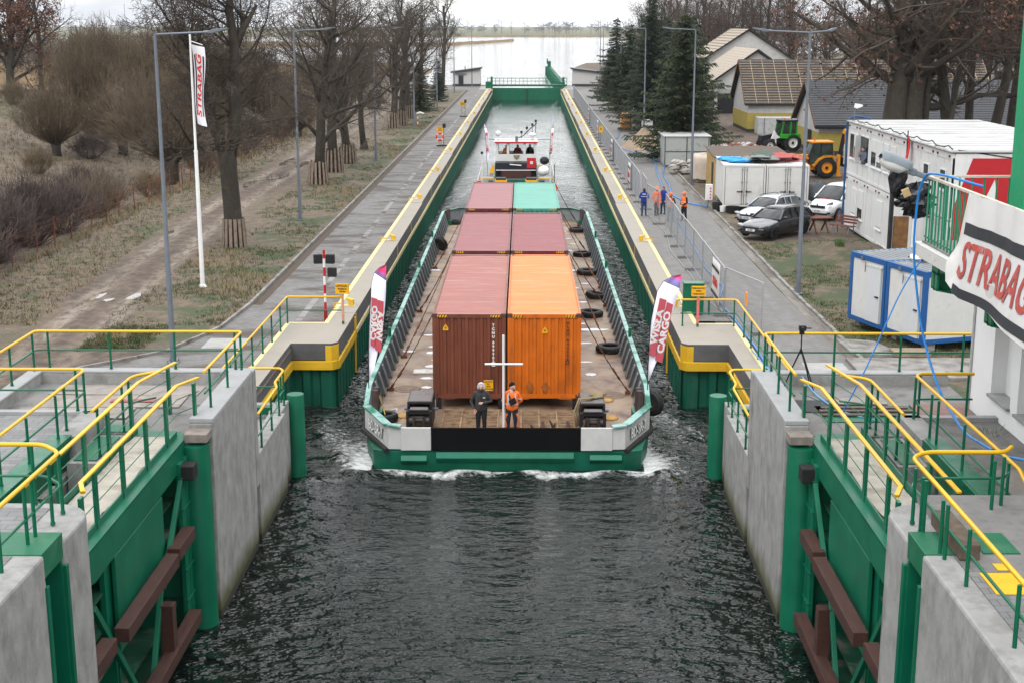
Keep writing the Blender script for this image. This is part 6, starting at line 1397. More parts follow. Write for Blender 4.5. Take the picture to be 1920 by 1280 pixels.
b = MB(); b.sheet([[(10.9 + 2.4 * r_ * math.cos(a), 132 + 3.6 * r_ * math.sin(a), 1.75 * (1 - r_) * (1 + .15 * math.sin(a * 3)) - .05 + .12 * math.sin(a * 7 + r_ * 9)) for a in [k * .2618 for k in range(24)]] for r_ in (1, .8, .6, .4, .2, .02)], closed=True)
tag(b.build('sand_heap', pm('sand', (.27, .20, .135), .95, var=.22, vs=2, bump=.5, bs=6), smooth=True), 'heap of brown sand at the edge of the right pavement', 'sand heap')
for lab, x, y, z, h_, m_ in (('stack of orange bricks on a pallet beside the white wrapped pallets', 10.55, 154.5, .1, 1.9, pm('orange_bricks', (.55, .27, .10), .85, var=.3, vs=6)), ('tall white wrapped pallet stack next to the orange bricks', 11.75, 154.0, .1, 2.4, pm('white_wrap', (.58, .55, .57), .4, var=.12, vs=2, bump=.3, bs=6)), ('lower white wrapped pallet stack under the spruce', 12.5, 148.8, .1, 1.5, MATS['white_wrap'])):
    t = thing('pallet_stack', lab, 'pallet stack', (x, y, 0)); MB().box(-.55, -1, .1, .55, 1.2, h_ / 2 + .02).build('lower_load', m_, t, bevel=.08); MB().box(-.52, -.95, h_ / 2 + .04, .54, 1.15, h_).build('upper_load', m_, t, bevel=.08); MB().box(-.6, -1.05, 0, .6, 1.25, .1).build('pallet', MATS['pallet_wood'], t)
t = thing('rubble_heap', 'heap of broken red brick and rubble in the muddy yard', 'rubble heap', (20, 125, 0), world=True)
b = MB(); b.sheet([[(19.5 + 3.6 * r_ * math.cos(a), 126 + 9 * r_ * math.sin(a), .9 * (1 - r_) + .12 * math.sin(a * 5 + r_ * 7)) for a in [k * .2618 for k in range(24)]] for r_ in (1, .75, .5, .25, .02)], closed=True); b.build('base', pm('brick_rubble', (.20, .085, .06), .95, var=.45, vs=3, dirt=(.3, .26, .22), ds=2, bump=.5, bs=8), t)
b = MB()
for k in range(160): a = rs.uniform(0, 6.28); r_ = rs.random() ** .5; s_ = rs.uniform(.06, .22); c = (19.5 + 3.6 * r_ * math.cos(a), 126 + 9 * r_ * math.sin(a), .9 * (1 - r_) + .05); b.obox(c, (s_, rs.uniform(-.1, .1), .03), (-.05, s_ * .7, .04), (0, .03, s_ * .5), rs.randint(0, 1))
o = b.build('broken_bricks', [MATS['brick_rubble'], pm('pale_rubble', (.42, .40, .37), .9, var=.2)], t); o['kind'] = 'stuff'
# picnic table and bench
m_pic = pm('red_brown_stain', (.15, .05, .035), .7, var=.2, vs=5)
t = thing('picnic_table', 'red brown wooden table on crossed legs by the office corner', 'table', (16.2, 76.6, .1), .2)
for k in range(6): MB().box(-.62, -.45 + k * .155, .78, .62, -.31 + k * .155, .82).build('top_board', m_pic, t)
for s in (-.35, .35):
    for k in (-1, 1): b = MB(); b.bar((s, k * .5, 0), (s, -k * .22, .78), .06, .09); b.build('leg', m_pic, t)
t = thing('bench', 'slatted wooden bench with grey legs beside the white office', 'bench', (17.3, 75.6, .15), -.9)
for k in range(3): MB().box(-.75, -.25 + k * .15, .42, .75, -.13 + k * .15, .46).build('seat', m_pic, t)
for k in range(3): MB().box(-.75, .22 + k * .05, .56 + k * .15, .75, .25 + k * .05, .67 + k * .15).build('backrest', m_pic, t)
for s in (-.55, .55): b = MB(); b.tube([(s, -.25, 0), (s, -.15, .42), (s, .2, .42), (s, .34, .95)], .03, 6); b.tube([(s, .25, 0), (s, .2, .42)], .03, 6); b.build('leg', M_grey, t)

# ------------------------------------------------------------------ cars
def car_mat(n_, c, metal=.6, rough=.3): return pm(n_, c, rough, metal=metal, var=.06, vs=2, coat=.8, dirt=[x * .75 + .02 for x in c], ds=2, dlo=.6, dhi=.95)
def car(name, label, loc, rz, paint, L_=4.58, W_=1.80, H=1.46, van=False, dark_rims=False, rails=True, plate='GD 58241'):
    """estate car, front towards -y; body as one lofted surface, glazing as a separate greenhouse"""
    t = thing(name, label, 'van' if van else 'car', loc, rz); t.scale = (CS,) * 3; h = L_ / 2; w2 = W_ / 2
    m_ = paint
    # lower body: stations along y with (half width, bottom, belt)
    st = [(-h, .55, .32, .52), (-h + .05, .70, .24, .64), (-h + .25, .82, .20, .72), (-h + .75, .885, .18, .80 if not van else .95), (-h + 1.35, w2, .18, .92 if not van else 1.08), (-.2, w2, .18, .95 if not van else 1.1), (h - 1.2, w2, .18, .97 if not van else 1.12), (h - .45, .88, .22, 1.0 if not van else 1.15), (h - .08, .80, .30, .99), (h, .66, .42, .9)]
    rows = []
    for y, w_, zb, zt in st:
        f = min(1, max(0, (y + h) / .8))
        rows.append([(-w_ * .86, y, zb), (-w_ * .98, y, zb + .16), (-w_, y, (zb + zt) / 2 + .03), (-w_ * .985, y, zt - .1), (-w_ * .93, y, zt - .02), (-w_ * .5, y, zt + .045 * f), (0, y, zt + .06 * f), (w_ * .5, y, zt + .045 * f), (w_ * .93, y, zt - .02), (w_ * .985, y, zt - .1), (w_, y, (zb + zt) / 2 + .03), (w_ * .98, y, zb + .16), (w_ * .86, y, zb)])
    b = MB(); b.sheet(rows); n_ = 13; b.f.append(tuple(range(n_))); b.m.append(0); b.f.append(tuple(range((len(st) - 1) * n_, len(st) * n_))[::-1]); b.m.append(0)
    o = b.build('body', m_, t, smooth=True); s = o.modifiers.new('s', 'SUBSURF'); s.levels = 2; s.render_levels = 2
    # greenhouse
    if van: gs = [(-h + 1.05, .74, 1.08), (-h + 1.9, .70, 1.72), (-h + 2.3, .70, 1.82), (h - .3, .70, 1.82), (h - .12, .74, 1.1)]
    else: gs = [(-h + 1.32, .76, .94), (-h + 2.02, .62, H - .09), (-h + 2.45, .60, H), (h - .75, .58, H - .03), (h - .30, .62, H - .16), (h - .06, .74, .98)]
    def ring(y, w_, zt, zb): return [(-w2 * .93, y, zb), (-w_ - .06, y, zb + (zt - zb) * .55), (-w_, y, zt - .05), (-w_ * .7, y, zt), (w_ * .7, y, zt), (w_, y, zt - .05), (w_ + .06, y, zb + (zt - zb) * .55), (w2 * .93, y, zb)]
    zb = .93 if not van else 1.07
    b = MB(); b.sheet([ring(y, w_, max(z, zb + .02), zb) for y, w_, z in gs]); b.f.append(tuple(range(8))); b.m.append(0); b.f.append(tuple(range((len(gs) - 1) * 8, len(gs) * 8))[::-1]); b.m.append(0)
    gm = MB(); o = b.build('greenhouse', M_glass, t, smooth=30)
    # roof skin and pillars in body colour, just proud of the glass
    b = MB(); k0 = 1 if not van else 1
    rf = [(y, w_, z) for y, w_, z in gs[k0:-1]]
    b.sheet([[(-w_ - .012, y, z - .055), (-w_ * .72, y, z + .012), (0, y, z + .03), (w_ * .72, y, z + .012), (w_ + .012, y, z - .055)] for y, w_, z in rf]); o = b.build('roof', m_, t, smooth=True); o.modifiers.new('s', 'SOLIDIFY').thickness = .02
    b = MB()
    for s in (-1, 1):
        b.bar((s * w2 * .93, gs[0][0] + .02, zb), (s * (gs[1][1] + .01), gs[1][0], gs[1][2] - .04), .07, .06)
        b.bar((s * w2 * .93, gs[-1][0] - .05, zb), (s * (gs[-2][1] + .01), gs[-2][0], gs[-2][2] - .04), .10, .12)
        for yy in ((-h + 2.55, h - 1.45) if not van else (-h + 2.6,)): b.bar((s * (w2 * .93 + .005), yy, zb), (s * (gs[2][1] + .015), yy + .06, gs[2][2] - .05), .03, .08)
        if van: b.box(s * (w2 * .955), -h + 2.7, zb, s * (w2 * .80), h - .2, 1.75)
    b.build('pillar', m_, t)
    if rails:
        for s in (-1, 1): b = MB(); b.tube(rnd([(s * .60, -h + 2.1, H - .03), (s * .60, -h + 2.4, H + .045), (s * .58, h - .9, H + .03), (s * .58, h - .6, H - .06)], .1), .018, 6); b.build('roof_rail', M_blackm, t)
    for s in (-1, 1):
        for yy in (-h + .85, h - .85):
            wh_ = MB(); wh_.lathe([(.19, -.10), (.29, -.11), (.315, -.09), (.318, .07), (.29, .10), (.20, .10)], (s * (w2 - .09), yy, .315), 24, 'x'); wo_ = wh_.build('wheel', M_black, t, smooth=40)
            r_ = MB(); xx = s * (w2 + .005)
            for k in range(10): a = k * math.pi / 5; r_.obox((xx, yy + .105 * math.cos(a), .315 + .105 * math.sin(a)), (.012, 0, 0), (0, .09 * math.cos(a), .09 * math.sin(a)), (0, -.018 * math.sin(a), .018 * math.cos(a)))
            r_.lathe([(.185, -.02), (.205, -.02), (.205, .015), (.185, .015)], (xx, yy, .315), 20, 'x'); r_.lathe([(0, .015 * s), (.05, .012 * s), (.05, -.02 * s)], (xx, yy, .315), 10, 'x')
            r_.build('rim', M_blackm if dark_rims else pm('alloy', (.45, .46, .47), .3, metal=.8), wo_)
            a_ = MB(); a_.sheet([[(s * (w2 + .002 - q * .10), yy + rr_ * math.cos(k * math.pi / 10), .315 + rr_ * math.sin(k * math.pi / 10)) for k in range(11)] for rr_, q in ((.375, 0), (.35, 1), (.33, 1.4))]); a_.build('wheel_arch', M_black, t)
        b = MB(); b.box(s * (w2 + .02), -h + 1.55, zb + .02, s * (w2 + .20), -h + 1.72, zb + .16); b.build('mirror', m_, t, bevel=.04)
        b = MB(); b.prism([(s * .50, .60), (s * .80, .66), (s * .82, .75), (s * .62, .71), (s * .48, .665)] if not van else [(s * .55, .82), (s * .80, .86), (s * .82, 1.02), (s * .6, .93)], -h + .02, -h + .34, 'y'); b.build('headlight', pm('headlight_glass', (.35, .36, .37), .08, metal=.3, var=.5, vs=14), t, bevel=.02)
        b = MB(); b.box(s * .60, h - .12, .82, s * .80, h + .012, 1.02); b.build('tail_light', pm('tail_red', (.45, .01, .015), .2), t, bevel=.02)
        b = MB(); b.box(s * .60, -h + .02, .36, s * .78, -h + .09, .44); b.build('fog_light', M_blackm, t)
    b = MB(); b.box(-.46, -h - .005, .54 if not van else .66, .46, -h + .1, .63 if not van else .78); b.box(-.62, -h - .0, .27, .62, -h + .1, .38); b.build('grille', M_black, t, bevel=.015)
    b = MB(); b.box(-.26, -h - .02, .42, .26, -h - .006, .53); b = b.build('number_plate', M_white, t)
    place(text_mb(plate, .1, .002, .8, bold=.003), (0, -h - .022, .475), (1, 0, 0), (0, 0, 1)).build('plate_text', M_ink, b)
    b = MB(); b.lathe([(0, -.01), (.055, -.01), (.055, .01)], (0, -h - .003, .665 if not van else .84), 14, 'y'); b.build('badge', M_grey, t)
    b = MB(); b.prism([(-.70, -h + 1.40), (.70, -h + 1.40), (.55, -h + 1.3), (-.55, -h + 1.3)], .955, .965); b.build('wiper_cowl', M_blackm, t)
    for s in (-1, 1): b = MB(); b.box(s * (w2 - .002), -h + 1.9, .80, s * (w2 + .012), -h + 2.1, .83); b.box(s * (w2 - .002), .75, .80, s * (w2 + .012), .95, .83); b.build('door_handle', m_, t)
    return t
RC = -.75; CS = 1.07
car('parked_car', 'silver estate car with roof rails parked beside the white containers', (14.15, 80.7, .05), RC, car_mat('silver_paint', (.44, .46, .50)), plate='GD 8M214')
car('parked_car', 'dark grey estate car with black wheels parked behind the two armed lamp', (13.6, 75.75, .05), RC, car_mat('anthracite_paint', (.035, .037, .043)), dark_rims=True, W_=1.82, plate='GA 5800C')
vn = car('parked_van', 'white delivery van with red writing on its bonnet behind the office corner', (18.75, 83.6, .05), RC, car_mat('van_white', (.66, .67, .69), .0, .35), L_=4.4, W_=1.84, H=1.85, van=True, rails=False, plate='WX 7340K')
m = text_mb('STRABAG', .2, .002, .9, shear=.2, bold=.004); nrm = Vector((0, -.10, 1)).normalized(); place(m, (0, -1.35, 1.075), (1, 0, 0), (0, 1, .13)); m.build('bonnet_lettering', m_bred, vn)

# ------------------------------------------------------------------ backhoe loader and tractor
m_ye = pm('machine_yellow', (.72, .27, .008), .45, var=.1, vs=2, dirt=(.4, .17, .03), ds=3, dlo=.6, dhi=.85)
def wheel(t, x, y, z, r, w_, rim, name='wheel'):
    b = MB(); b.lathe([(r * .55, -w_ / 2), (r * .88, -w_ / 2), (r, -w_ * .38), (r, w_ * .38), (r * .88, w_ / 2), (r * .55, w_ / 2)], (x, y, z), 28, 'y')
    for k in range(22): a = k * 2 * math.pi / 22; b.obox((x + r * math.cos(a), y, z + r * math.sin(a)), (.035 * math.cos(a), 0, .035 * math.sin(a)), (.06, w_ * .42, .02), (-.03 * math.sin(a), 0, .03 * math.cos(a)))
    wo_ = b.build(name, M_black, t, smooth=40)
    b = MB(); b.lathe([(r * .56, -w_ * .40), (r * .5, -w_ * .44), (r * .42, -w_ * .2), (r * .2, -w_ * .22), (r * .18, -w_ * .35), (0, -w_ * .35)], (x, y, z), 20, 'y'); b.lathe([(r * .56, w_ * .4), (0, w_ * .4)], (x, y, z), 20, 'y'); b.build('rim', rim, wo_, smooth=40)
    b = MB(); b.lathe([(r * .19, -w_ * .36), (0, -w_ * .37)], (x, y, z), 5, 'y'); b.build('hub', M_blackm, wo_)
t = thing('backhoe_loader', 'yellow backhoe loader facing left with its digging arm folded up behind', 'backhoe', (22.0, 106.3, 0), .08)
wheel(t, .55, -.85, .78, .78, .5, m_ye); wheel(t, .55, .85, .78, .78, .5, m_ye); wheel(t, -1.75, -.8, .5, .5, .36, m_ye); wheel(t, -1.75, .8, .5, .5, .36, m_ye)
b = MB(); b.box(-2.6, -.42, .55, 1.3, .42, 1.15); b.prism([(-2.7, .8), (-.75, .8), (-.75, 1.75), (-2.6, 1.5)], -.40, .40, 'y'); b.build('chassis', m_ye, t, bevel=.04)
b = MB(); b.prism([(-.8, 1.12), (.95, 1.12), (1.05, 1.7), (.98, 2.62), (-.45, 2.62), (-.75, 1.8)], -.72, .72, 'y'); b.build('cab_glass', pm('cab_glass', (.03, .045, .04), .06, var=.6, vs=1.5), t)
b = MB()
for yy in (-.73, .73):
    for p, q in (((-.8, 1.12), (-.75, 1.8)), ((-.75, 1.8), (-.45, 2.62)), ((.15, 1.1), (.15, 2.62)), ((1.05, 1.7), (.98, 2.62)), ((-.8, 1.12), (.95, 1.12))): b.bar((p[0], yy, p[1]), (q[0], yy, q[1]), .07, .07, up=(0, 1, 0))
b.build('cab_frame', M_blackm, t)
b = MB(); b.box(-.6, -.80, 2.62, 1.12, .80, 2.76); b.build('cab_roof', m_ye, t, bevel=.04)
b = MB(); b.lathe([(0, .2), (.06, .18), (.08, 0)], (-.35, -.5, 2.76), 10); b.build('beacon', pm('beacon_orange', (.8, .10, .01), .3), t)
for yy in (-.86, .86):
    b = MB(); pr_ = [(-.55, .98), (-.38, 1.08), (-.1, 1.45), (.3, 1.68), (.9, 1.72), (1.3, 1.62)]; b.sheet([[(x, yy - .3, z) for x, z in pr_], [(x, yy + .3, z) for x, z in pr_]]); b.sheet([[(x, yy - .3, z) for x, z in pr_], [(x, yy - .3, z - .13) for x, z in pr_]]); o = b.build('mudguard', m_ye, t); o.modifiers.new('s', 'SOLIDIFY').thickness = .05
for yy in (-.62, .62):
    b = MB(); b.bar((-.75, yy, 1.45), (-1.9, yy, 1.75), .12, .26, up=(0, 1, 0)); b.bar((-1.9, yy, 1.75), (-3.7, yy, 1.35), .12, .2, up=(0, 1, 0)); b.bar((-3.7, yy, 1.35), (-4.35, yy, .6), .12, .16, up=(0, 1, 0)); b.build('loader_arm', m_ye, t); b = MB(); b.bar((-2.0, yy, 1.95), (-3.6, yy, 1.85), .07, .09); b.bar((-3.6, yy, 1.85), (-4.2, yy, 1.4), .07, .09); b.build('hydraulic_ram', M_blackm, t)
b = MB(); b.prism([(-4.2, .25), (-5.1, .2), (-5.15, .3), (-4.7, .9), (-4.2, 1.05)], -1.1, 1.1, 'y'); b.build('front_bucket', m_ye, t)
m = text_mb('JCB', .2, .004, 1.1, shear=.2, bold=.006); bx = MB(); bx.box(-1.65, -.70, 1.52, -1.05, -.685, 1.75); bx = bx.build('name_plate', M_black, t); place(m, (-1.35, -.705, 1.63), (1, 0, 0), (0, 0, 1)).build('plate_text', ml_w, bx)
b = MB(); b.box(1.35, -.95, .3, 1.6, -.7, 1.75); b.box(1.35, .7, .3, 1.6, .95, 1.75); b.box(1.3, -.9, .7, 1.55, .9, 1.0); b.box(1.3, -1.0, .1, 1.7, -.65, .3); b.build('stabiliser', m_ye, t, bevel=.02)
b = MB(); b.bar((1.7, 0, .9), (2.05, -.1, 3.3), .28, .3); b.build('boom', M_blackm, t); b = MB(); b.bar((2.15, -.2, 3.45), (2.2, -.2, 1.5), .22, .2); b.bar((2.05, -.1, 3.3), (2.15, -.2, 3.6), .3, .25); b.build('dipper', m_ye, t); b = MB(); b.bar((2.05, -.4, 2.5), (2.05, -.4, 1.0), .06, .1); b.build('decal_strip', ml_w, t); b = MB(); b.prism([(1.95, 1.5), (2.5, 1.2), (2.4, .7), (1.9, .8)], -.4, .3, 'y'); b.build('digging_bucket', M_blackm, t)
t = thing('tractor', 'bright green tractor with white front plough parked by the mustard wall', 'tractor', (23.3, 128.3, 0), .25)
m_tg = pm('tractor_green', (.02, .33, .02), .4, var=.1)
wheel(t, .6, -.9, .85, .85, .5, M_white); wheel(t, .6, .9, .85, .85, .5, M_white); wheel(t, -1.6, -.8, .6, .6, .4, M_white); wheel(t, -1.6, .8, .6, .6, .4, M_white)
b = MB(); b.box(-2.2, -.4, .7, 1.2, .4, 1.2); b.prism([(-2.3, 1.0), (-.5, 1.0), (-.5, 1.75), (-2.2, 1.5)], -.42, .42, 'y'); b.build('bonnet', M_blackm, t, bevel=.05)
b = MB(); b.prism([(-.5, 1.2), (1.1, 1.2), (1.1, 2.75), (-.2, 2.75)], -.7, .7, 'y'); b.build('cab_glass', MATS['cab_glass'], t)
b = MB()
for yy in (-.72, .72):
    for p, q in (((-.5, 1.2), (-.2, 2.75)), ((.45, 1.2), (.5, 2.75)), ((1.1, 1.2), (1.1, 2.75))): b.bar((p[0], yy, p[1]), (q[0], yy, q[1]), .13, .10, up=(0, 1, 0))
b.box(-.6, -1.15, 1.25, 1.3, -.75, 1.65); b.box(-.6, .75, 1.25, 1.3, 1.15, 1.65); b.build('cab_frame', m_tg, t, bevel=.02)
b = MB(); b.box(-.35, -.78, 2.752, 1.2, .78, 2.9); b.tube([(-.3, -.8, 2.75), (-.6, -1.2, 2.7), (-.6, -1.2, 2.4)], .05, 6); b.build('cab_roof', M_blackm, t, bevel=.03)
b = MB(); b.lathe([(0, .2), (.07, .18), (.09, 0)], (0, -.4, 2.9), 10); b.build('beacon', MATS['beacon_orange'], t)
b = MB(); b.prism([(-1.1, 1.2), (-1.5, 1.25), (-1.2, 2.0), (-.95, 1.6), (-.6, 1.35)], -.95, -.8, 'y'); b.box(-1.1, -.95, .2, -1.0, -.8, 1.3); b.build('white_implement', M_white, t)

# ------------------------------------------------------------------ unfinished houses behind
m_block = pm('aerated_block', (.47, .465, .45), .9, var=.1, vs=2, dirt=(.36, .355, .345), ds=1.2)
m_must = pm('mustard_render', (.36, .285, .06), .9, var=.14, vs=1.5, dirt=(.27, .21, .05), ds=1.5)
m_lath = pm('roof_batten', (.46, .36, .25), .8, var=.25, vs=3); m_memb = pm('roof_membrane', (.055, .048, .045), .9, var=.2); m_tile = pm('dark_tile', (.014, .016, .021), .4, var=.2, vs=2)
def gable_house(name, label, x0, x1, y0, y1, ze, zr, mat_low, zlow, roof, ov=.45):
    t = thing(name, label, 'house', (x0, y0, 0), world=True); ym = (y0 + y1) / 2
    b = MB(); b.prism([(y0, zlow), (y1, zlow), (y1, ze), (ym, zr - .25), (y0, ze)], x0, x1, 'x'); b.build('wall', m_block, t)
    b = MB(); b.box(x0 - .06, y0 - .06, .35, x1 + .06, y1 + .06, zlow); b.build('insulated_wall', mat_low, t); b = MB(); b.box(x0, y0, -.3, x1, y1, .35); b.build('plinth', MATS['dark_plinth'], t)
    sl = (zr - ze) / (ym - y0)
    for s, (ya_, yb) in ((0, (y0 - ov, ym)), (1, (y1 + ov, ym))):
        za, zb = ze - sl * ov + .1, zr
        b = MB(); b.add([(x0 - ov, ya_, za), (x1 + ov, ya_, za), (x1 + ov, yb, zb), (x0 - ov, yb, zb)], [(0, 1, 2, 3)]); o = b.build('roof', m_memb if roof == 'batten' else m_tile, t); o.modifiers.new('s', 'SOLIDIFY').thickness = .12
        if roof == 'batten':
            bb = MB(); n_ = 17
            for k in range(n_): f = (k + .3) / n_; y = ya_ + (yb - ya_) * f; z = za + (zb - za) * f + .07; bb.box(x0 - ov, y - .035, z, x1 + ov, y + .035, z + .05)
            n2 = int((x1 - x0) / 1.25)
            for k in range(n2 + 1): x = x0 - ov + k * (x1 - x0 + 2 * ov) / n2; bb.bar((x, ya_, za + .05), (x, yb, zb + .05), .05, .03)
            bb.build('battens', m_lath, t)
        else:
            bb = MB(); n_ = 20
            for k in range(n_): f = (k + .2) / n_; f2 = (k + 1.15) / n_; p = (ya_ + (yb - ya_) * f, za + (zb - za) * f + .10); q = (ya_ + (yb - ya_) * min(1, f2), za + (zb - za) * min(1, f2) + .075); bb.add([(x0 - ov, p[0], p[1]), (x1 + ov, p[0], p[1]), (x1 + ov, q[0], q[1]), (x0 - ov, q[0], q[1])], [(0, 1, 2, 3)]); bb.add([(x0 - ov, p[0], p[1]), (x1 + ov, p[0], p[1]), (x1 + ov, p[0], p[1] - .04), (x0 - ov, p[0], p[1] - .04)], [(0, 1, 2, 3)])
            bb.build('tiles', m_tile, t)
    b = MB()
    for ya_ in (y0 - ov, y1 + ov): b.bar((x0 - ov - .02, ya_, ze - sl * ov + .08), (x0 - ov - .02, ym, zr - .02), .05, .26)
    b.build('barge_board', pm('brown_soffit', (.12, .055, .025), .8, var=.3) , t)
    b = MB(); b.box(x0 - ov, y0 - ov - .1, ze - sl * ov - .1, x1 + ov, y0 - ov, ze - sl * ov + .05); b.build('gutter', M_blackm, t)
    return t
hA = gable_house('unfinished_house', 'long unfinished house with bare roof battens and mustard lower walls', 23.7, 50, 151.5, 162.5, 3.35, 7.6, m_must, 2.1, 'batten')
hB = gable_house('tiled_house', 'long house with dark tiled roof and mustard walls behind the backhoe', 25.9, 62, 124.6, 135.2, 2.75, 6.35, m_must, 2.0, 'tile')
b = MB(); b.box(25.82, 127.5, .4, 25.88, 129.2, 2.0); b.build('opening', M_blackm, hB)
t = thing('white_tank_wall', 'pale panel wall of stacked crates against the mustard house', 'panel wall', (25.0, 150, 0)); MB().box(-.6, -1.3, 0, 5.5, 1.2, 1.75).build('panels', pm('pale_panels', (.42, .42, .41), .7, var=.15, vs=2, dirt=(.3, .3, .29), ds=3), t); b = MB()
for xx in (.0, 1.9, 3.8): b.box(xx, -1.36, 0, xx + .08, -1.3, 1.75)
b.build('post', M_grey, t)
# two gabled block house further back: ridges run away from the camera
def gable_front(name, label, x0, x1, y0, y1, ze, zr, batten=True, opening=True):
    t = thing(name, label, 'house', (x0, y0, 0), world=True); xm = (x0 + x1) / 2; sl = (zr - ze) / (xm - x0); ov = .5
    b = MB(); b.prism([(x0, 0), (x1, 0), (x1, ze), (xm, zr - .3), (x0, ze)], y0, y1, 'y'); b.build('wall', m_block, t)
    for s, xa in ((0, x0 - ov), (1, x1 + ov)):
        za = ze - sl * ov + .1
        b = MB(); b.add([(xa, y0 - ov, za), (xa, y1, za), (xm, y1, zr), (xm, y0 - ov, zr)], [(0, 1, 2, 3)]); o = b.build('roof', pm('pale_underlay', (.38, .33, .27), .9, var=.15), t); o.modifiers.new('s', 'SOLIDIFY').thickness = .1
        bb = MB(); n_ = 15
        for k in range(n_): f = (k + .3) / n_; bb.bar((xa + (xm - xa) * f, y0 - ov, za + (zr - za) * f + .09), (xa + (xm - xa) * f, y1, za + (zr - za) * f + .09), .09, .07)
        bb.build('battens', m_lath, t)
        b = MB(); b.bar((xa, y0 - ov - .03, za - .03), (xm, y0 - ov - .03, zr - .03), .05, .22); b.build('barge_board', M_blackm, t)
    if opening:
        b = MB(); b.box(x0 + 1.2, y0 - .03, 0, x0 + 8.0, y0 - .005, 2.6); b.build('opening', M_blackm, t); b = MB(); b.box(x0 + .4, y0 - .06, 2.62, x1 - .4, y0 - .005, 3.2); b.build('lintel', M_conc_light, t)
    return t
gable_front('gabled_house', 'grey block house with pale battened roof and wide dark opening', 23.6, 36.2, 185, 206, 3.8, 8.3)
gable_front('gabled_house', 'taller grey block gable with battened roof behind the wide opening', 23.8, 40.3, 207, 226, 5.4, 10.9, opening=False)
for lab, x, y, w_, h_, m_ in (('white house with dark roof far among the trees on the right', 62, 235, 9, 6, M_white), ('pale far house behind the oak trunks on the right', 82, 250, 10, 6, m_block), ('small far house with reddish roof at the right edge', 98, 240, 8, 4, m_block)):
    t = thing('distant_house', lab, 'house', (x, y, 1)); b = MB(); b.box(0, 0, -1, w_, 8, h_ * .6); b.build('wall', m_, t); b = MB(); b.prism([(-.5, h_ * .6), (8.5, h_ * .6), (4, h_)], -.4, w_ + .4, 'x'); b.build('roof', m_tile if 'reddish' not in lab else MATS['red_sheet'], t)
    for k in range(3): MB().box(1 + k * 2.6, -.05, 1, 2.2 + k * 2.6, -.01, 2.4).build('window', M_glass, t)

# ------------------------------------------------------------------ white control building with roof terrace (right edge)
m_wall = pm('white_render', (.84, .84, .83), .85, var=.02, vs=1, dirt=(.72, .72, .70), ds=1.5, dlo=.55, dhi=.9, bump=.04, bs=80)
t = thing('control_building', 'white rendered control building with deep window niches at the right edge', 'building', (10.75, 32.6, 2), world=True)
b = MB(); wx0, wx1 = 10.75, 11.15
niches = [(29.75, 31.05, 3.0, 4.7), (27.9, 29.3, 3.0, 4.7), (25.5, 27, 3.0, 4.7)]
ylist = [10] + sorted([v for n_ in niches for v in n_[:2]]) + [32.55]
for i, (a, c) in enumerate(zip(ylist, ylist[1:])):
    nn = [n_ for n_ in niches if n_[0] == a]
    if nn: b.box(wx0, a, -1, wx1, c, nn[0][2]); b.box(wx0, a, nn[0][3], wx1, c, 6.2)
    else: b.box(wx0, a, -1, wx1, c, 6.2)
b.box(11.15, 10, -1, 18, 32.55, 6.2); b.build('wall', m_wall, t)
b = MB(); b.box(10.735, 10, 1.9, 10.748, 32.56, 3.35 - .3); 
for n_ in niches:
    w_ = MB(); w_.box(11.08, n_[0], n_[2], 11.14, n_[1], n_[3]); w_ = w_.build('window', m_wall, t); s = MB(); s.box(10.66, n_[0] - .03, n_[2] - .05, 11.1, n_[1] + .03, n_[2] + .012); s.build('sill', pm('sill_grey', (.33, .33, .33), .6), w_)
MB().tube([(10.72, 32.5, 2), (10.72, 32.5, 6.2)], .035, 6).build('downpipe', pm('pale_pipe', (.5, .5, .5), .5), t)
b = MB(); b.box(8.75, 10, 6.28, 18, 31.15, 6.56); b.build('terrace_slab', pm('flaking_slab', (.58, .57, .55), .85, var=.08, dirt=(.22, .21, .19), ds=4, dlo=.6, dhi=.68, bump=.4, bs=10), t)
b = MB(); b.box(8.9, 10, 6.562, 18, 31.0, 6.6); b.build('terrace_floor', m_asph, t)
for yy in (30.2, 26.5): b = MB(); b.box(9.0, yy - .22, 5.98, 10.74, yy + .22, 6.02); b.box(9.0, yy - .03, 5.6, 10.74, yy + .03, 5.98); b.prism([(9.0, 5.62), (10.74, 5.3), (10.74, 5.34), (9.0, 5.66)], yy - .22, yy + .22, 'y'); b.box(9.0, yy - .22, 5.64, 9.05, yy + .22, 6.28); b.box(9.7, yy - .2, 5.5, 9.74, yy + .2, 5.98); b.build('bracket', pm('bright_rail_green', (.006, .20, .10), .4, var=.1), t)
b = MB(); b.box(10.75, 30.0, 6.6, 11.7, 30.9, 16); b.build('steel_column', pm('bright_green_steel', (.008, .30, .13), .45, var=.05), t, bevel=.01)
# terrace balustrade: bars and cap
rl = MB(); rl.bar((8.95, 31.0, 8.05), (8.95, 12, 8.05), .09, .05); rl.bar((8.95, 31.0, 8.05), (15, 31.0, 8.05), .09, .05); rl = rl.build('balustrade', pm('flaked_cap', (.50, .46, .38), .8, var=.2, vs=5), t)
b = MB()
for k in range(26): b.bar((8.95, 30.9 - k * .235, 6.6), (8.95, 30.9 - k * .235, 8.03), .03, .03)
for k in range(20): b.bar((9.1 + k * .28, 31.0, 6.6), (9.1 + k * .28, 31.0, 8.03), .022, .035)
b.bar((8.95, 31, 6.7), (8.95, 12, 6.7), .03, .04); b.build('bars', pm('bright_rail_green', (.006, .20, .10), .4, var=.1), rl)
tl = thing('terrace_lamp', 'grey cobra head street lamp fixed to the terrace corner', 'lamp', (8.95, 31.0, 8.05), world=True)
d = Vector((-.80, .0, .30)).normalized(); c0 = Vector((9.0, 30.9, 8.0))
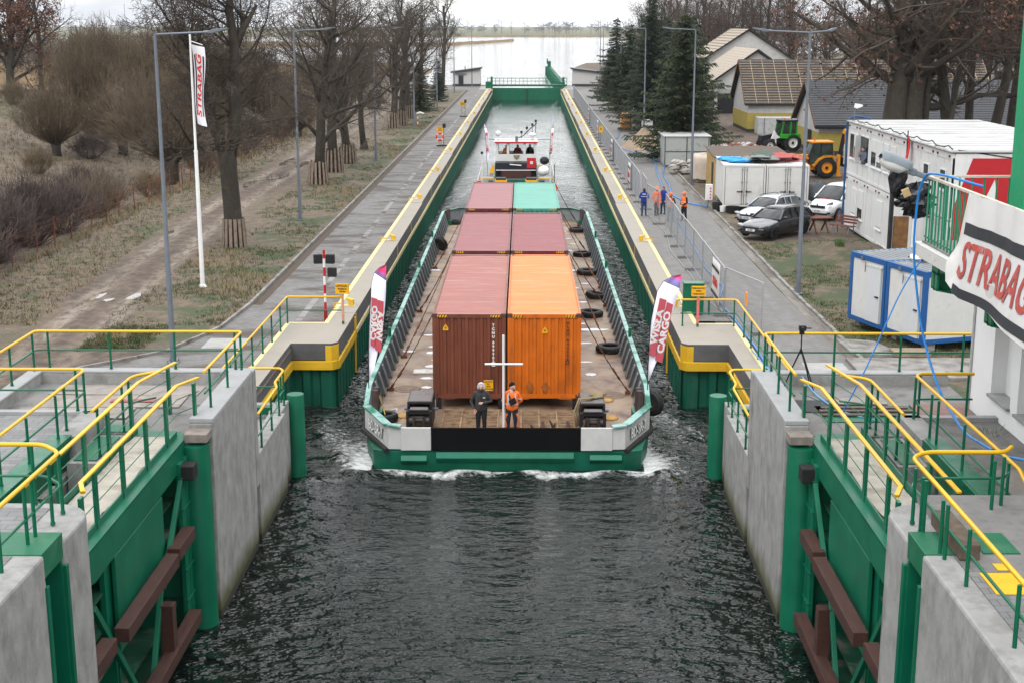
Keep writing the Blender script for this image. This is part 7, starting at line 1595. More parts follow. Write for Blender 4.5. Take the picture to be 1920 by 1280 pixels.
b = MB(); b.bar(c0, c0 + d * .5, .13, .13); b.bar(c0 + d * .4, c0 + d * .62, .18, .17); b.build('arm', pm('lamp_grey', (.17, .20, .22), .45, var=.08), tl, bevel=.03)
up_ = Vector((.30, 0, .80)).normalized(); cc = c0 + d * .92
b = MB(); b.sheet([[tuple(cc + d * u * .36 + Vector((0, 1, 0)) * (.2 * w_ * math.cos(a)) + up_ * (.19 * hh * math.sin(a) + .03)) for a in [k * math.pi / 8 for k in range(9)]] for u, w_, hh in ((-1.02, .9, .55), (-1, .95, .9), (-.5, 1, 1), (.5, 1, 1.05), (.95, .95, .95), (1, .85, .5))]); b.build('housing', MATS['lamp_grey'], tl, smooth=True)
b = MB(); b.sheet([[tuple(cc + d * u * .35 + Vector((0, 1, 0)) * (.195 * w_ * math.cos(a)) - up_ * (.19 * hh * math.sin(a) - .03)) for a in [k * math.pi / 8 for k in range(9)]] for u, w_, hh in ((-.9, .7, .3), (-.5, .95, .9), (.3, 1, 1.05), (.85, .8, .7), (1, .45, .2))]); b.build('lens', pm('frosted_lens', (.78, .78, .76), .25, var=.1), tl, smooth=True)
# big banner hung over the terrace rail
bn = thing('terrace_banner', 'large soiled white banner with red letters hung from the terrace railing', 'banner', (8.8, 27.5, 8), world=True)
def bpt(u, v):
    """u: metres towards the camera from the far edge, v: metres below the rail"""
    y = 27.75 - u; x = 8.86 - .03 * math.sin(u * 2.6) - .05 * math.sin(u * 1.3 + v) - .10 * v - .04 * math.sin(u * 7) * max(0, 1 - v)
    z = 8.1 - v + .05 * math.sin(u * 1.1) * v * .3
    cu = max(0, 1 - u / .55) * max(0, (v - 1.0) / 1.0); x -= .22 * cu * math.sin(min(1, cu) * 2.6); z += .35 * cu * (1 - u)
    return (x, y, z)
rows = [[bpt(i * .16, j * .145 * (1 + .02 * i * .16)) for i in range(60)] for j in range(15)]
o = MB().sheet(rows).build('cloth', pm('soiled_banner', (.66, .65, .63), .7, var=.05, vs=1, dirt=(.43, .42, .39), ds=1.1, dlo=.5, dhi=.85, bump=.06, bs=20), bn, smooth=True)
def on_banner(mb, eps):
    mb.v = [tuple(Vector(bpt(x, y)) - Vector((eps, 0, 0))) for x, y, z in mb.v]; return mb
def strip(u0, u1, v0, v1, n=30):
    b = MB(); b.sheet([[(u0 + (u1 - u0) * i / n, v, 0) for i in range(n + 1)] for v in (v0, (v0 + v1) / 2, v1)]); return on_banner(b, .012)
strip(.35, 8, .58, .82).build('stripe', pm('banner_stripe_dark', (.03, .032, .038), .75, var=.3, vs=3), bn); strip(.35, 8, 1.90, 2.10).build('stripe', MATS['banner_stripe_dark'], bn)
m = text_mb('STRABAG', 1.08, 0, .80, shear=-.0, bold=.02, align='LEFT')
import bmesh
bmx = bmesh.new(); vv = [bmx.verts.new((x * 1.0 + .44 + y * .28, 1.36 - y, 0)) for x, y, z in m.v]
for f in m.f:
    try: bmx.faces.new([vv[i] for i in f])
    except ValueError: pass
bmesh.ops.triangulate(bmx, faces=bmx.faces); bmesh.ops.subdivide_edges(bmx, edges=[e for e in bmx.edges if e.calc_length() > .25], cuts=2, use_grid_fill=False)
bmesh.ops.triangulate(bmx, faces=bmx.faces); bmx.verts.index_update()
m2 = MB(); m2.add([tuple(v.co) for v in bmx.verts], [tuple(v.index for v in f.verts) for f in bmx.faces]); bmx.free()
on_banner(m2, .02).build('lettering', pm('faded_red_letters', (.46, .07, .06), .7, var=.2, vs=1.5, dirt=(.55, .25, .23), ds=2), bn)
# blue hose down from the terrace
tube_thing('hose', 'thick blue hose looping down from the terrace rail past the white wall', 'hose', [(9.4, 28.6, 8.1), (8.95, 30.0, 8.2), (8.80, 30.7, 8.15), (8.72, 30.9, 7.7), (8.70, 31, 6.4), (8.9, 30.6, 4.6), (9.15, 29.8, 3.4), (9.2, 28, 2.95), (8.98, 25, 3.4), (8.8, 23.2, 3.9), (8.4, 21.6, 4.1), (8.2, 20.5, 3.76), (7.6, 17.5, 3.74), (7.4, 14, 3.74)], .027, M_hose)
tube_thing('hose', 'thin blue line running from the cabin corner down to the right platform', 'hose', [(9.4, 32, 6.3), (8.8, 31.9, 5.4), (7.9, 31.6, 3.3), (7.35, 31.4, 2.3)], .017, M_hose)
tube_thing('hose', 'blue hose lying across the floor by the right gate walkway', 'hose', [(7.9, 48, .1), (7.7, 44, .5), (7.4, 38.5, 1.2), (6.3, 37.8, .7), (6.6, 36.5, .3), (7.0, 35.2, 2.6), (7.2, 33.6, 2.28), (7.5, 32, 2.28), (8.2, 31.2, 2.28)], .022, pm('pale_blue_hose', (.10, .34, .62), .4))
# camera on tripod
t = thing('camera_tripod', 'black camera on a tall tripod standing on the right platform', 'tripod', (6.88, 33.95, 2.25))
for p in ((-.42, .05), (.35, .25), (.35, -.2)): b = MB(); b.tube([(p[0], p[1], 0), (p[0] * .55, p[1] * .55, .55), (0, 0, 1.12)], 0, 8, radii=[.014, .018, .024]); b.build('leg', M_blackm, t)
MB().tube([(0, 0, 1.0), (0, 0, 1.5)], .018, 8).build('centre_column', M_blackm, t)
b = MB(); b.box(-.06, -.05, 1.5, .06, .05, 1.6); b.box(-.08, -.06, 1.6, .10, .05, 1.72); b.lathe([(0, -.16), (.045, -.16), (.045, -.05)], (0, 0, 1.66), 10, 'y'); b.box(.1, -.02, 1.64, .24, .02, 1.67); b.build('camera_body', M_black, t, bevel=.01)
# boards, plates and timber on the platforms
def flat(nm, label, cat, x0, y0, x1, y1, z, mt, rz=0, th=.02, group=None):
    cx, cy = (x0 + x1) / 2, (y0 + y1) / 2; b = MB(); b.box(x0 - cx, y0 - cy, 0, x1 - cx, y1 - cy, th); o = b.build(nm, mt); o.location = (cx, cy, z); o.rotation_euler = (0, 0, rz); return tag(o, label, cat, group)
m_rmat = pm('dark_rubber_mat', (.05, .05, .052), .9, var=.2, vs=5)
flat('rubber_mat', 'dark rubber mat on the platform under the camera tripod', 'mat', 6.42, 32.0, 7.6, 33.1, 2.25, m_rmat)
rs = random.Random(21)
LB = [('weathered grey board on the left platform, next to the back parapet', -12.2, 33.4, -8.4, 34.3), ('weathered board on the left platform with a faded red paint stripe', -12.0, 32.2, -8.6, 33.3), ('weathered board on the left platform, near the paved platform edge', -12.4, 31.2, -9.6, 32.1), ('small loose board at the left corner of the left platform', -12.6, 30.9, -11.0, 31.15)]
for i, (lb, x0, y0, x1, y1) in enumerate(LB): flat('plywood_sheet', lb, 'board', x0, y0, x1, y1, 2.25 + .012 * i, M_ply, rs.uniform(-.03, .03), .018)
bpy.data.objects['plywood_sheet.001'].data.materials[0] = M_ply
flat('paint_stripe', 'faded red paint stripe on the left platform boards', 'paint stripe', -10.4, 32.6, -9.3, 32.85, 2.30, pm('faded_red', (.30, .10, .09), .85, var=.3, vs=8), .03, .004)
flat('green_plate', 'green steel plate between the left platform boards and the gate', 'steel plate', -9.9, 30.15, -8.9, 30.7, 2.25, m_deckgreen)
flat('green_plate', 'green steel hatch on the pier beside the left gate walkway', 'steel plate', -9.85, 28.15, -9.35, 29.9, 2.21, m_deckgreen)
flat('green_plate', 'green steel hatch on the pier beside the right gate walkway', 'steel plate', 7.95, 28.15, 8.4, 29.9, 2.21, m_deckgreen)
flat('green_plate', 'green steel floor plate in the middle of the right platform', 'steel plate', 7.0, 31.2, 9.6, 32.6, 2.25, m_deckgreen, .03)
for i, (lb, x0, y0, x1, y1) in enumerate([('reddish board on the right platform against the building', 9.3, 31.5, 10.6, 32.6), ('narrow dark plank on the right platform, farthest from the camera', 7.1, 32.25, 9.2, 32.4), ('narrow dark plank on the right platform, middle one', 7.0, 31.95, 9.3, 32.1), ('narrow dark plank on the right platform, nearest the gate', 7.0, 31.6, 9.2, 31.75), ('pale board on the right platform under the thin blue line', 7.6, 32.6, 8.8, 33.2), ('chipboard sheet beside the right building wall, near the weeds', 9.3, 24.6, 10.5, 26.8)]):
    flat('plank', lb, 'board', x0, y0, x1, y1, (2.285 if i < 5 else 2.505), pm('reddish_ply', (.24, .14, .12), .85, var=.25, vs=4) if i in (0,) else pm('dark_plank', (.13, .095, .085), .85, var=.3, vs=4) if i in (1, 2, 3) else M_ply, rs.uniform(-.02, .02), .03)
flat('yellow_plate', 'large yellow hatch plate on the near right paving', 'hatch', 6.45, 17.75, 6.95, 18.5, 3.706, pm('yellow_hatch', (.78, .44, .01), .5, var=.08), 0, .012)
flat('yellow_plate', 'small yellow plate on the near right screed', 'hatch', 6.75, 18.6, 6.98, 18.85, 3.71, MATS['yellow_hatch'], 0, .012)
flat('green_hatch', 'ribbed green hatch behind the timber baulk on the near right block', 'hatch', 6.75, 19.25, 7.3, 20.1, 3.71, m_deckgreen, 0, .012)
o = MB().box(6.32, 19.0, 3.70, 6.62, 20.5, 3.95).build('timber_baulk', pm('old_baulk', (.12, .09, .065), .9, var=.4, vs=5, bump=.4, bs=20), bevel=.02); tag(o, 'weathered timber baulk lying beside the near right railing', 'timber')
flat('green_beam', 'green steel edge beam under the railing of the right platform', 'beam', 8.55, 24.2, 8.98, 28.7, 2.42, M_greenpost, 0, .18)
# ------------------------------------------------------------------ vegetation
rt = random.Random(42)
def bark(n_, c, d): return pm(n_, c, .95, var=.35, vs=5, bump=.6, bs=14, dirt=d, ds=3, vvec=(1, 1, .3))
M_bark = bark('dark_bark', (.042, .035, .028), (.066, .062, .032)); M_twig = pm('bare_twigs', (.072, .055, .042), .95, var=.3, vs=.6); M_twig2 = pm('reddish_twigs', (.08, .052, .042), .95, var=.3, vs=.5)
M_oakleaf = pm('dry_oak_leaves', (.12, .054, .032), .9, var=.4, vs=2); M_shoot = pm('willow_shoots', (.115, .085, .053), .95, var=.6, vs=2.2, vvec=(1, 1, .4)); M_bush = pm('dark_bush', (.085, .063, .056), .95, var=.6, vs=2.5)
def rv(): return Vector((rt.uniform(-1, 1), rt.uniform(-1, 1), rt.uniform(-1, 1)))
def twig(mb, pts, r0, r1):
    n_ = len(mb.v); k = len(pts); d = (pts[-1] - pts[0]).normalized(); e = d.orthogonal().normalized(); g = d.cross(e); vs = []
    for i, p in enumerate(pts):
        r = r0 + (r1 - r0) * i / (k - 1)
        for a in (0, 2.0944, 4.18879): q = p + (e * math.cos(a) + g * math.sin(a)) * r; vs.append((q.x, q.y, q.z))
    mb.v += vs
    for i in range(k - 1):
        for j in range(3): mb.f.append((n_ + i * 3 + j, n_ + i * 3 + (j + 1) % 3, n_ + i * 3 + 3 + (j + 1) % 3, n_ + i * 3 + 3 + j)); mb.m.append(0)
def grow(th, tn, p, d, Ln, r, lv, cfg, leaves=None):
    mx_ = len(cfg['n']); k = 4 if lv < 2 else 3; pts = [p.copy()]; q = p.copy(); dd = d.copy()
    for i in range(k):
        dd = (dd + rv() * cfg['wob'] * (.6 if lv == 0 else 1) + Vector((0, 0, cfg['up'][min(lv, len(cfg['up']) - 1)]))).normalized(); q = q + dd * Ln / k; pts.append(q.copy())
    r1 = r * (.45 if lv == 0 else .3)
    if lv <= 1: th.tube(pts, 0, 9 if lv == 0 else 6, radii=[r + (r1 - r) * i / k for i in range(k + 1)])
    elif lv == 2: tn.tube(pts, 0, 4, radii=[r + (r1 - r) * i / k for i in range(k + 1)], caps=False)
    else: twig(tn, pts, r, max(.009, r1))
    if leaves and lv >= mx_ - 1:
        for i in range(cfg.get('leaf', 3)):
            c = pts[rt.randint(1, k)] + rv() * .25; a = rv().normalized() * rt.uniform(.05, .12); b = a.orthogonal().normalized() * rt.uniform(.05, .1); leaves.add([c - a - b, c + a - b * .4, c + a * .5 + b, c - a + b * .7], [(0, 1, 2, 3)])
    if lv >= mx_: return
    n_ = cfg['n'][lv]; t0 = cfg['t0'][min(lv, len(cfg['t0']) - 1)]
    for i in range(n_):
        t = t0 + (1 - t0) * (i + rt.random()) / n_; x = min(k - 1e-3, t * k); a = int(x); base = pts[a].lerp(pts[a + 1], x - a)
        ax = (pts[a + 1] - pts[a]).normalized(); o = ax.orthogonal().normalized(); o.rotate(Matrix.Rotation(i * 2.4 + rt.uniform(-.6, .6), 3, ax)); an = R(rt.uniform(*cfg['ang']))
        nd = ax * math.cos(an) + o * math.sin(an)
        grow(th, tn, base, nd, Ln * cfg['len'][min(lv, len(cfg['len']) - 1)] * rt.uniform(.65, 1.2) * (1.15 - .45 * t), max(.011, (r + (r1 - r) * t) * .5), lv + 1, cfg, leaves)
def tree(name, label, cfg, H, r, trunks=((0, 0, 0, 0),), leafm=None, twigm=None, guard=0, cat='tree'):
    t = thing(name, label, cat); th = MB(); tn = MB(); lf = MB() if leafm else None
    for (x, y, lx, ly) in trunks: grow(th, tn, Vector((x, y, -.3)), Vector((lx, ly, 1)).normalized(), H, r, 0, cfg, lf)
    for (x, y, lx, ly) in trunks: th.tube([(x, y, -.4), (x, y, .25), (x + lx * .5, y + ly * .5, .9)], 0, 9, radii=[r * 1.5, r * 1.25, r])
    th.build('trunk', M_bark, t, smooth=True, recalc=False); tn.build('crown', twigm or M_twig, t, recalc=False)
    if lf: lf.build('dry_leaves', leafm, t, recalc=False)
    if guard:
        b = MB(); n_ = 15
        for i in range(n_): a = i * 2 * math.pi / n_; rr_ = r * 1.55; h = guard * rt.uniform(.92, 1.05); b.bar((rr_ * 1.2 * math.cos(a), rr_ * 1.2 * math.sin(a), 0), (rr_ * math.cos(a), rr_ * math.sin(a), h), .15, .03, up=(math.cos(a), math.sin(a), 0))
        b.build('plank_guard', pm('grey_planks', (.22, .165, .125), .9, var=.35, vs=5), t)
    return t
LIN = dict(n=[13, 8, 7, 5], len=[.46, .5, .55, .6], t0=[.22, .25, .15, .1], ang=(28, 70), wob=.22, up=[.12, .16, .03, -.02])
TALL = dict(n=[13, 7, 6, 4], len=[.34, .55, .55, .6], t0=[.32, .25, .15, .1], ang=(25, 60), wob=.2, up=[.12, .14, .06, 0])
OAK = dict(n=[10, 7, 6, 5], len=[.62, .5, .5, .5], t0=[.38, .2, .15, .1], ang=(40, 85), wob=.28, up=[.1, .12, .05, 0], leaf=1)
# left row of wrapped trees
NUM = ['second', 'third', 'fourth', 'fifth', 'sixth', 'seventh', 'eighth', 'ninth', 'tenth']
t0_ = thing('bare_tree', 'forked bare tree nearest the camera in the left row, planks round its foot', 'tree', (-15.6, 71.5, 0), group='bare trees in the left row')
th = MB(); tn = MB()
th.tube([(0, 0, -.3), (0, 0, .4), (-.05, 0, 2), (-.15, .05, 3.8), (-.2, .05, 5.0)], 0, 12, radii=[.62, .52, .47, .46, .48])
for pts, rs_ in (([(-.25, 0, 4.6), (-.62, 0, 5.8), (-1.15, .1, 6.8), (-1.3, .1, 8.3), (-1.75, .1, 9.6), (-2.1, .2, 11)], [.34, .31, .3, .26, .2, .12]), ([(-.1, .05, 4.6), (.2, .1, 5.8), (.35, 0, 7.2), (.3, .1, 8.8), (.45, 0, 10.4), (.2, .2, 12.2), (.5, .2, 14)], [.36, .34, .33, .29, .26, .2, .1]), ([(-.6, 0, 5.2), (-1.3, -.2, 5.0), (-1.7, -.3, 5.6), (-2.1, -.3, 5.3)], [.12, .11, .1, .05]), ([(.4, 0, 10), (.9, .2, 11.2), (1.6, .4, 12.4)], [.2, .16, .08])):
    th.tube(pts, 0, 9, radii=rs_)
    V_ = [Vector(p) for p in pts]
    for i in range(1, len(V_)):
        for q in range(4 if len(pts) > 4 else 2):
            base = V_[i - 1].lerp(V_[i], rt.random()); a = rt.uniform(0, 6.28); el = rt.uniform(-.1, .8)
            if base.z < 6.2 and len(pts) > 4: continue
            grow(th, tn, base, Vector((math.cos(a), math.sin(a) * .8, el)).normalized(), rt.uniform(2.2, 4.6), .07, 1, LIN)
th.build('trunk', M_bark, t0_, smooth=True, recalc=False); tn.build('crown', M_twig, t0_, recalc=False)
b = MB()
for i in range(15): a = i * 2 * math.pi / 15; b.bar((.66 * math.cos(a), .66 * math.sin(a), 0), (.56 * math.cos(a), .56 * math.sin(a), 1.5), .17, .03, up=(math.cos(a), math.sin(a), 0))
b.build('plank_guard', pm('grey_planks', (.22, .165, .125), .9, var=.35, vs=5), t0_)
rowt = [tree('bare_tree', '', LIN, 13, .42, guard=1.7), tree('bare_tree', '', LIN, 14.5, .45, guard=1.9), tree('bare_tree', '', TALL, 12, .33)]
used = set()
for i, (x, y, k, s_) in enumerate([(-15.6, 100.8, 0, 1), (-15.7, 109.5, 1, .98), (-15.5, 117, 0, .95), (-15.7, 130, 2, .95), (-15.7, 157.7, 1, .95), (-15.1, 162, 0, 1.05), (-15.2, 174, 1, .9), (-15.9, 203, 2, 1.1), (-14.9, 232, 2, 1.25)]):
    lab = '%s tree from the camera in the bare row on the left verge' % NUM[i]
    if k not in used: o = rowt[k]; o.location = (x, y, 0); o.rotation_euler[2] = i * 1.7; o['label'] = lab; o.scale = (s_,) * 3; used.add(k)
    else: o = dup(rowt[k], (x, y, 0), i * 1.7, lab, scale=s_)
    o['group'] = 'bare trees in the left row'
# spruces
def spruce(name, label, H, W_, m_, n_wh=26):
    t = thing(name, label, 'spruce'); MB().tube([(0, 0, -.2), (0, 0, H * .5), (0, 0, H)], 0, 8, radii=[.17, .11, .02]).build('trunk', M_bark, t)
    b = MB()
    for w_ in range(n_wh):
        f = w_ / n_wh; z = H * (.09 + .90 * f); L_ = W_ / 2 * (1 - f) ** .72 * rt.uniform(.75, 1.2) + .2
        for k in range(9 if f < .7 else 6):
            a = k * 6.283 / (9 if f < .7 else 6) + w_ * .9 + rt.uniform(-.25, .25); Lb = L_ * rt.uniform(.55, 1.18) * (1 + .16 * math.sin(a * 3 + z * 1.1)); z = H * (.07 + .92 * f) + rt.uniform(-.22, .22); n_ = max(3, int(Lb / .17))
            dx, dy = math.cos(a), math.sin(a)
            for i in range(n_):
                u = (i + .4) / n_; c = Vector((dx * Lb * u, dy * Lb * u, z - .42 * Lb * u + .30 * Lb * u * u + rt.uniform(-.06, .06))); sp_ = .40 * (1.1 - .5 * u) * min(1, Lb)
                for s in (-1, 1):
                    for q in range(2):
                        tip = c + Vector((dx * .22 - dy * s * sp_, dy * .22 + dx * s * sp_, -rt.uniform(.02, .32))) * rt.uniform(.7, 1.3); wv = Vector((dx, dy, rt.uniform(-.4, .4))) * rt.uniform(.05, .10)
                        b.add([c - wv, c + wv, tip + wv * .3, tip - wv * .3], [(0, 1, 2, 3)])
    b.build('crown', m_, t, recalc=False)
    c = MB()
    for k in range(16): a = rt.uniform(0, 6.28); f = rt.uniform(.15, .6); rr_ = W_ / 2 * (1 - f) * .85; c.tube([(rr_ * math.cos(a), rr_ * math.sin(a), H * (f + .06)), (rr_ * math.cos(a), rr_ * math.sin(a), H * (f + .06) - .16)], .035, 6)
    o = c.build('cones', pm('brown_cones', (.25, .11, .06), .8), t); return t
m_sp1 = pm('spruce_needles', (.030, .046, .018), .8, var=.45, vs=1.2, dirt=(.050, .065, .018), ds=.9, dlo=.5, dhi=.7); m_sp2 = pm('bluish_spruce_needles', (.030, .044, .024), .85, var=.4, vs=1.2, dirt=(.045, .050, .03), ds=.8)
spA = spruce('spruce_tree', 'largest dark green spruce nearest the camera, its boughs over the old store', 12.6, 8.8, m_sp1, 40); spA.location = (13.1, 119.5, 0)
spB = spruce('spruce_tree', 'tall dark spruce behind the largest one, white wrapped pallets below it', 14.8, 8.2, m_sp2, 40); spB.location = (13.2, 153, 0)
for sp_, x, y, s_, lab in ((spA, 15.5, 137, 1.0, 'olive green spruce between the largest spruce and the tall one'), (spB, 14.6, 169, .96, 'dark spruce in the middle of the right bank spruce row'), (spA, 13.2, 186, .93, 'spruce third from the lake end of the right row'), (spB, 12.5, 204, .86, 'slender spruce second from the lake end of the right row'), (spA, 13.0, 224, .66, 'small spruce nearest the right hut'), (spB, -14.2, 214, .42, 'small dark evergreen at the end of the left tree row'), (spA, -15.2, 190, .55, 'bushy dark evergreen in the left tree row beside the fifth lamp'), (spB, 15.6, 161, .85, 'spruce squeezed behind the tall one on the house side'), (spA, 15.6, 177, .9, 'spruce on the house side in the middle of the row'), (spB, 16.0, 195, .85, 'spruce on the house side near the lake end')):
    dup(sp_, (x, y, 0), rt.uniform(0, 6), lab, scale=s_)
# big oaks and tall trees on the right
bo = tree('old_oak', 'huge dark twin trunked oak rising behind the white office, branches reaching left', OAK, 15, 1.0, trunks=((-.7, 0, -.03, 0), (.8, .3, .06, 0))); bo.location = (27.0, 102, 0)
tt = [tree('bare_tree', '', TALL, 19, .42), tree('bare_tree', '', TALL, 17, .3, twigm=M_twig2), tree('oak_tree', '', OAK, 13, .40, leafm=M_oakleaf)]
for i, (k, x, y, s_, lab) in enumerate([(1, 28.9, 103, 1.0, 'thin bare tree just right of the twin trunked oak'), (1, 30.6, 102, .9, 'thinnest bare trunk between the oak and the brown leaved tree'), (2, 31.6, 104, 1.3, 'brown leaved oak with mossy trunk before the dark tiled roof'), (0, 33.4, 106, .9, 'mossy bare tree second from the right edge before the dark roof'), (2, 35.4, 107, 1.2, 'brown leaved oak at the right edge above the white office'), (0, 37.8, 110, 1.0, 'bare tree at the right edge partly behind the green column')]):
    if tt[k]['label'] == '': o = tt[k]; o.location = (x, y, 0); o['label'] = lab; o.scale = (s_,) * 3; o.rotation_euler[2] = i
    else: dup(tt[k], (x, y, 0), i * 1.3, lab, scale=s_)
for i in range(84):
    x = 27 + (i % 16) * 5.6 + rt.uniform(-2, 2); y = [172, 200, 232, 262, 218, 190][i // 16] + rt.uniform(-9, 9)
    if x < 52 and 165 < y < 228 or (x < 39 and y < 232): y += 62
    if x > 40 and y < 185: y += rt.uniform(0, 20)
    dup(tt[(0, 1, 0, 1, 2)[i % 5]], (x, y, 0), rt.uniform(0, 6), 'bare tree in the wood behind the houses on the right', 'trees of the wood behind the houses', scale=rt.uniform(.75, 1.05))
for i, (x, y) in enumerate([(17.5, 180), (18.5, 196), (17, 212), (20, 176), (22, 230), (19.5, 238)]):
    dup(tt[i % 2], (x, y, 0), i, 'bare tree standing behind the right bank spruces', 'bare trees behind the spruces', scale=.72 + .04 * (i % 3))
# left: oak with dead leaves, willows, scrub along the wire fence
OAKL = dict(n=[15, 8, 6, 5], len=[.62, .5, .5, .5], t0=[.14, .2, .15, .1], ang=(40, 80), wob=.26, up=[.1, .1, .06, 0], leaf=3)
lo_ = tree('oak_tree', 'spreading oak with brown dead leaves on top of the left bank', OAKL, 11, .5, leafm=M_oakleaf); lo_.location = (-57, 152, 3.9)
dup(lo_, (-68, 158, 3.8), 2.6, 'brown leaved oak at the left edge above the bank', scale=1.1)
dup(tt[0], (-60, 170, 2.5), .6, 'tall bare tree behind the brown leaved oak at the far left', scale=.8)
def willow(name, label, n_, H, W_, stump, m_, sub=2, base=.25, cat='willow', lean=0):
    t = thing(name, label, cat); s_ = MB()
    if stump: s_.tube([(0, 0, -.3), (.05, 0, stump * .5), (-.05, 0, stump)], 0, 9, radii=[.6, .5, .62]); s_.ball((0, 0, stump), .7, .6, .4, 10, 6); s_.build('trunk', M_bark, t, smooth=True)
    b = MB()
    for k in range(n_):
        a = rt.uniform(0, 6.283); sp_ = rt.random() ** .7; tip = Vector((math.cos(a) * W_ / 2 * sp_ + lean, math.sin(a) * W_ / 2 * sp_ * .8, H * (1 - .45 * sp_ * sp_) * rt.uniform(.7, 1.08))); p0 = Vector((math.cos(a) * base * rt.random(), math.sin(a) * base * rt.random(), stump * rt.uniform(.8, 1.05)))
        mid = p0.lerp(tip, .5) + Vector((math.cos(a), math.sin(a), .0)) * W_ * .07 + rv() * .2; q3 = mid.lerp(tip, .5) + rv() * .12
        twig(b, [p0, p0.lerp(mid, .55) + rv() * .05, mid, q3, tip], .03 if stump else .018, .010)
        for j in range(sub):
            c = mid.lerp(tip, rt.random() * .9); e = c + (tip - mid).normalized() * rt.uniform(.5, 1.3) + rv() * .6; twig(b, [c, c.lerp(e, .5) + rv() * .08, e], .012, .008)
            for jj in range(2): c2 = c.lerp(e, rt.uniform(.2, .9)); twig(b, [c2, c2 + (e - c).normalized() * .35 + rv() * .3], .010, .007)
    b.build('shoots', m_, t, recalc=False); return t
wl = willow('pollard_willow', 'broad pollard willow with a fan of brown shoots beside the wire fence', 430, 9.0, 11.5, 1.7, M_shoot, 4); wl.location = (-27.4, 104.5, -.3)
for x, y, s_, lab in ((-33, 133, 1.0, 'brown willow thicket behind the pollard willow'), (-41, 150, 1.0, 'willow thicket to the right of the brown leaved oak'), (-30, 160, .95, 'far willow thicket behind the forked tree trunk'), (-47, 182, 1.15, 'far willow thicket towards the reed beds on the left'), (-26, 190, .8, 'willow thicket behind the wrapped trunks'), (-33, 215, 1.0, 'farthest willow thicket before the lake on the left'), (-62, 215, 1.2, 'willow thicket in the far left meadow'), (-35, 118, .8, 'low willow thicket left of the pollard willow'), (-44, 136, .85, 'low willow thicket below the brown leaved oak'), (-36, 172, 1.0, 'brown willow thicket in the gap right of the pollard willow'), (-52, 168, 1.0, 'brown willow thicket behind the oak trunk'), (-24.5, 146, .62, 'small willow clump by the wire fence'), (-42, 204, 1.2, 'tall willow thicket far behind the pollard willow'), (-29, 236, 1.0, 'willow thicket nearest the left lake shore'), (-38, 110, .7, 'low willow thicket on the bank beside the pollard willow'), (-33, 147, .9, 'willow thicket between the fence and the far bank'), (-58, 185, 1.1, 'brown willow thicket left of the far reed beds')):
    dup(wl, (x, y, gz(x, y) - .2), rt.uniform(0, 6), lab, scale=s_)
sb = [willow('scrub_bush', '', 120, 2.9, 4.2, 0, M_bush, 6, .6, 'bush'), willow('scrub_bush', '', 110, 2.2, 4.6, 0, M_bush, 6, .9, 'bush'), willow('scrub_bush', '', 120, 2.2, 3.6, 0, pm('straw_scrub', (.16, .12, .075), .95, var=.35), 5, .7, 'bush')]
used = set(); k = 0
for x, y, s_, kk in [(-26.6, 60, 1.0, 0), (-29.2, 61, 1.1, 1), (-27, 64.5, 1.1, 1), (-30.5, 66, 1.15, 0), (-27.2, 69, 1.15, 0), (-29.8, 71, 1.1, 1), (-27.3, 74, 1.2, 0), (-31, 76, 1.0, 1), (-27.5, 79.5, 1.1, 1), (-30, 83, 1.0, 0), (-27.5, 86, 1.0, 2), (-28.5, 91, 1.0, 1), (-26.7, 96, .8, 2), (-31, 94, .9, 0), (-27, 113, .9, 2), (-29, 119, 1.0, 1), (-27, 127, 1.0, 2), (-28, 138, 1.1, 0), (-27, 148, 1, 2), (-24.4, 56, .9, 0), (-26.5, 55.5, 1.0, 1), (-36, 112, 1.1, 1), (-38, 122, 1.2, 0), (-45, 128, 1.2, 1), (-50, 134, 1.0, 2), (-36, 100, .9, 2), (-23.5, 165, .9, 2), (-24.5, 178, 1.1, 0), (-22, 196, 1, 1), (-29, 75.5, 1.0, 2), (-29, 67.5, 1.0, 2)]:
    lab = 'dark leafless scrub bush in the thicket behind the rusty wire fence'; gr = 'scrub bushes behind the wire fence'
    if kk not in used: o = sb[kk]; o.location = (x, y, gz(x, y)); o.scale = (s_,) * 3; o['label'] = lab; o['group'] = gr; used.add(kk)
    else: dup(sb[kk], (x, y, gz(x, y)), rt.uniform(0, 6), lab, gr, scale=s_ * rt.uniform(.8, 1.05) * (.8 if x < -28.4 else 1))
# wire fence
t = thing('wire_fence', 'rusty wire fence on thin dark posts along the left scrub', 'fence', (-25.3, 56, 0), world=True)
for k in range(38):
    y = 57 + k * 3.0; x = -25.3 + .12 * math.sin(k * 1.9); b = MB(); b.tube([(x, y, gz(x, y) - .1), (x + .04 * math.sin(k * 3), y, gz(x, y) + 1.65)], .035, 6); b.build('post', M_rust, t)
b = MB()
for z in (.25, .6, .95, 1.3, 1.55): b.tube([(-25.3, 57 + k * 3.0, gz(-25.3, 57 + k * 3.0) + z) for k in range(38)], .006, 3, caps=False)
for k in range(300): y = 57 + k * .37; b.tube([(-25.3, y, gz(-25.3, y) + .2), (-25.3, y, gz(-25.3, y) + 1.55)], .004, 3, caps=False)
b.build('wire', M_rust, t)
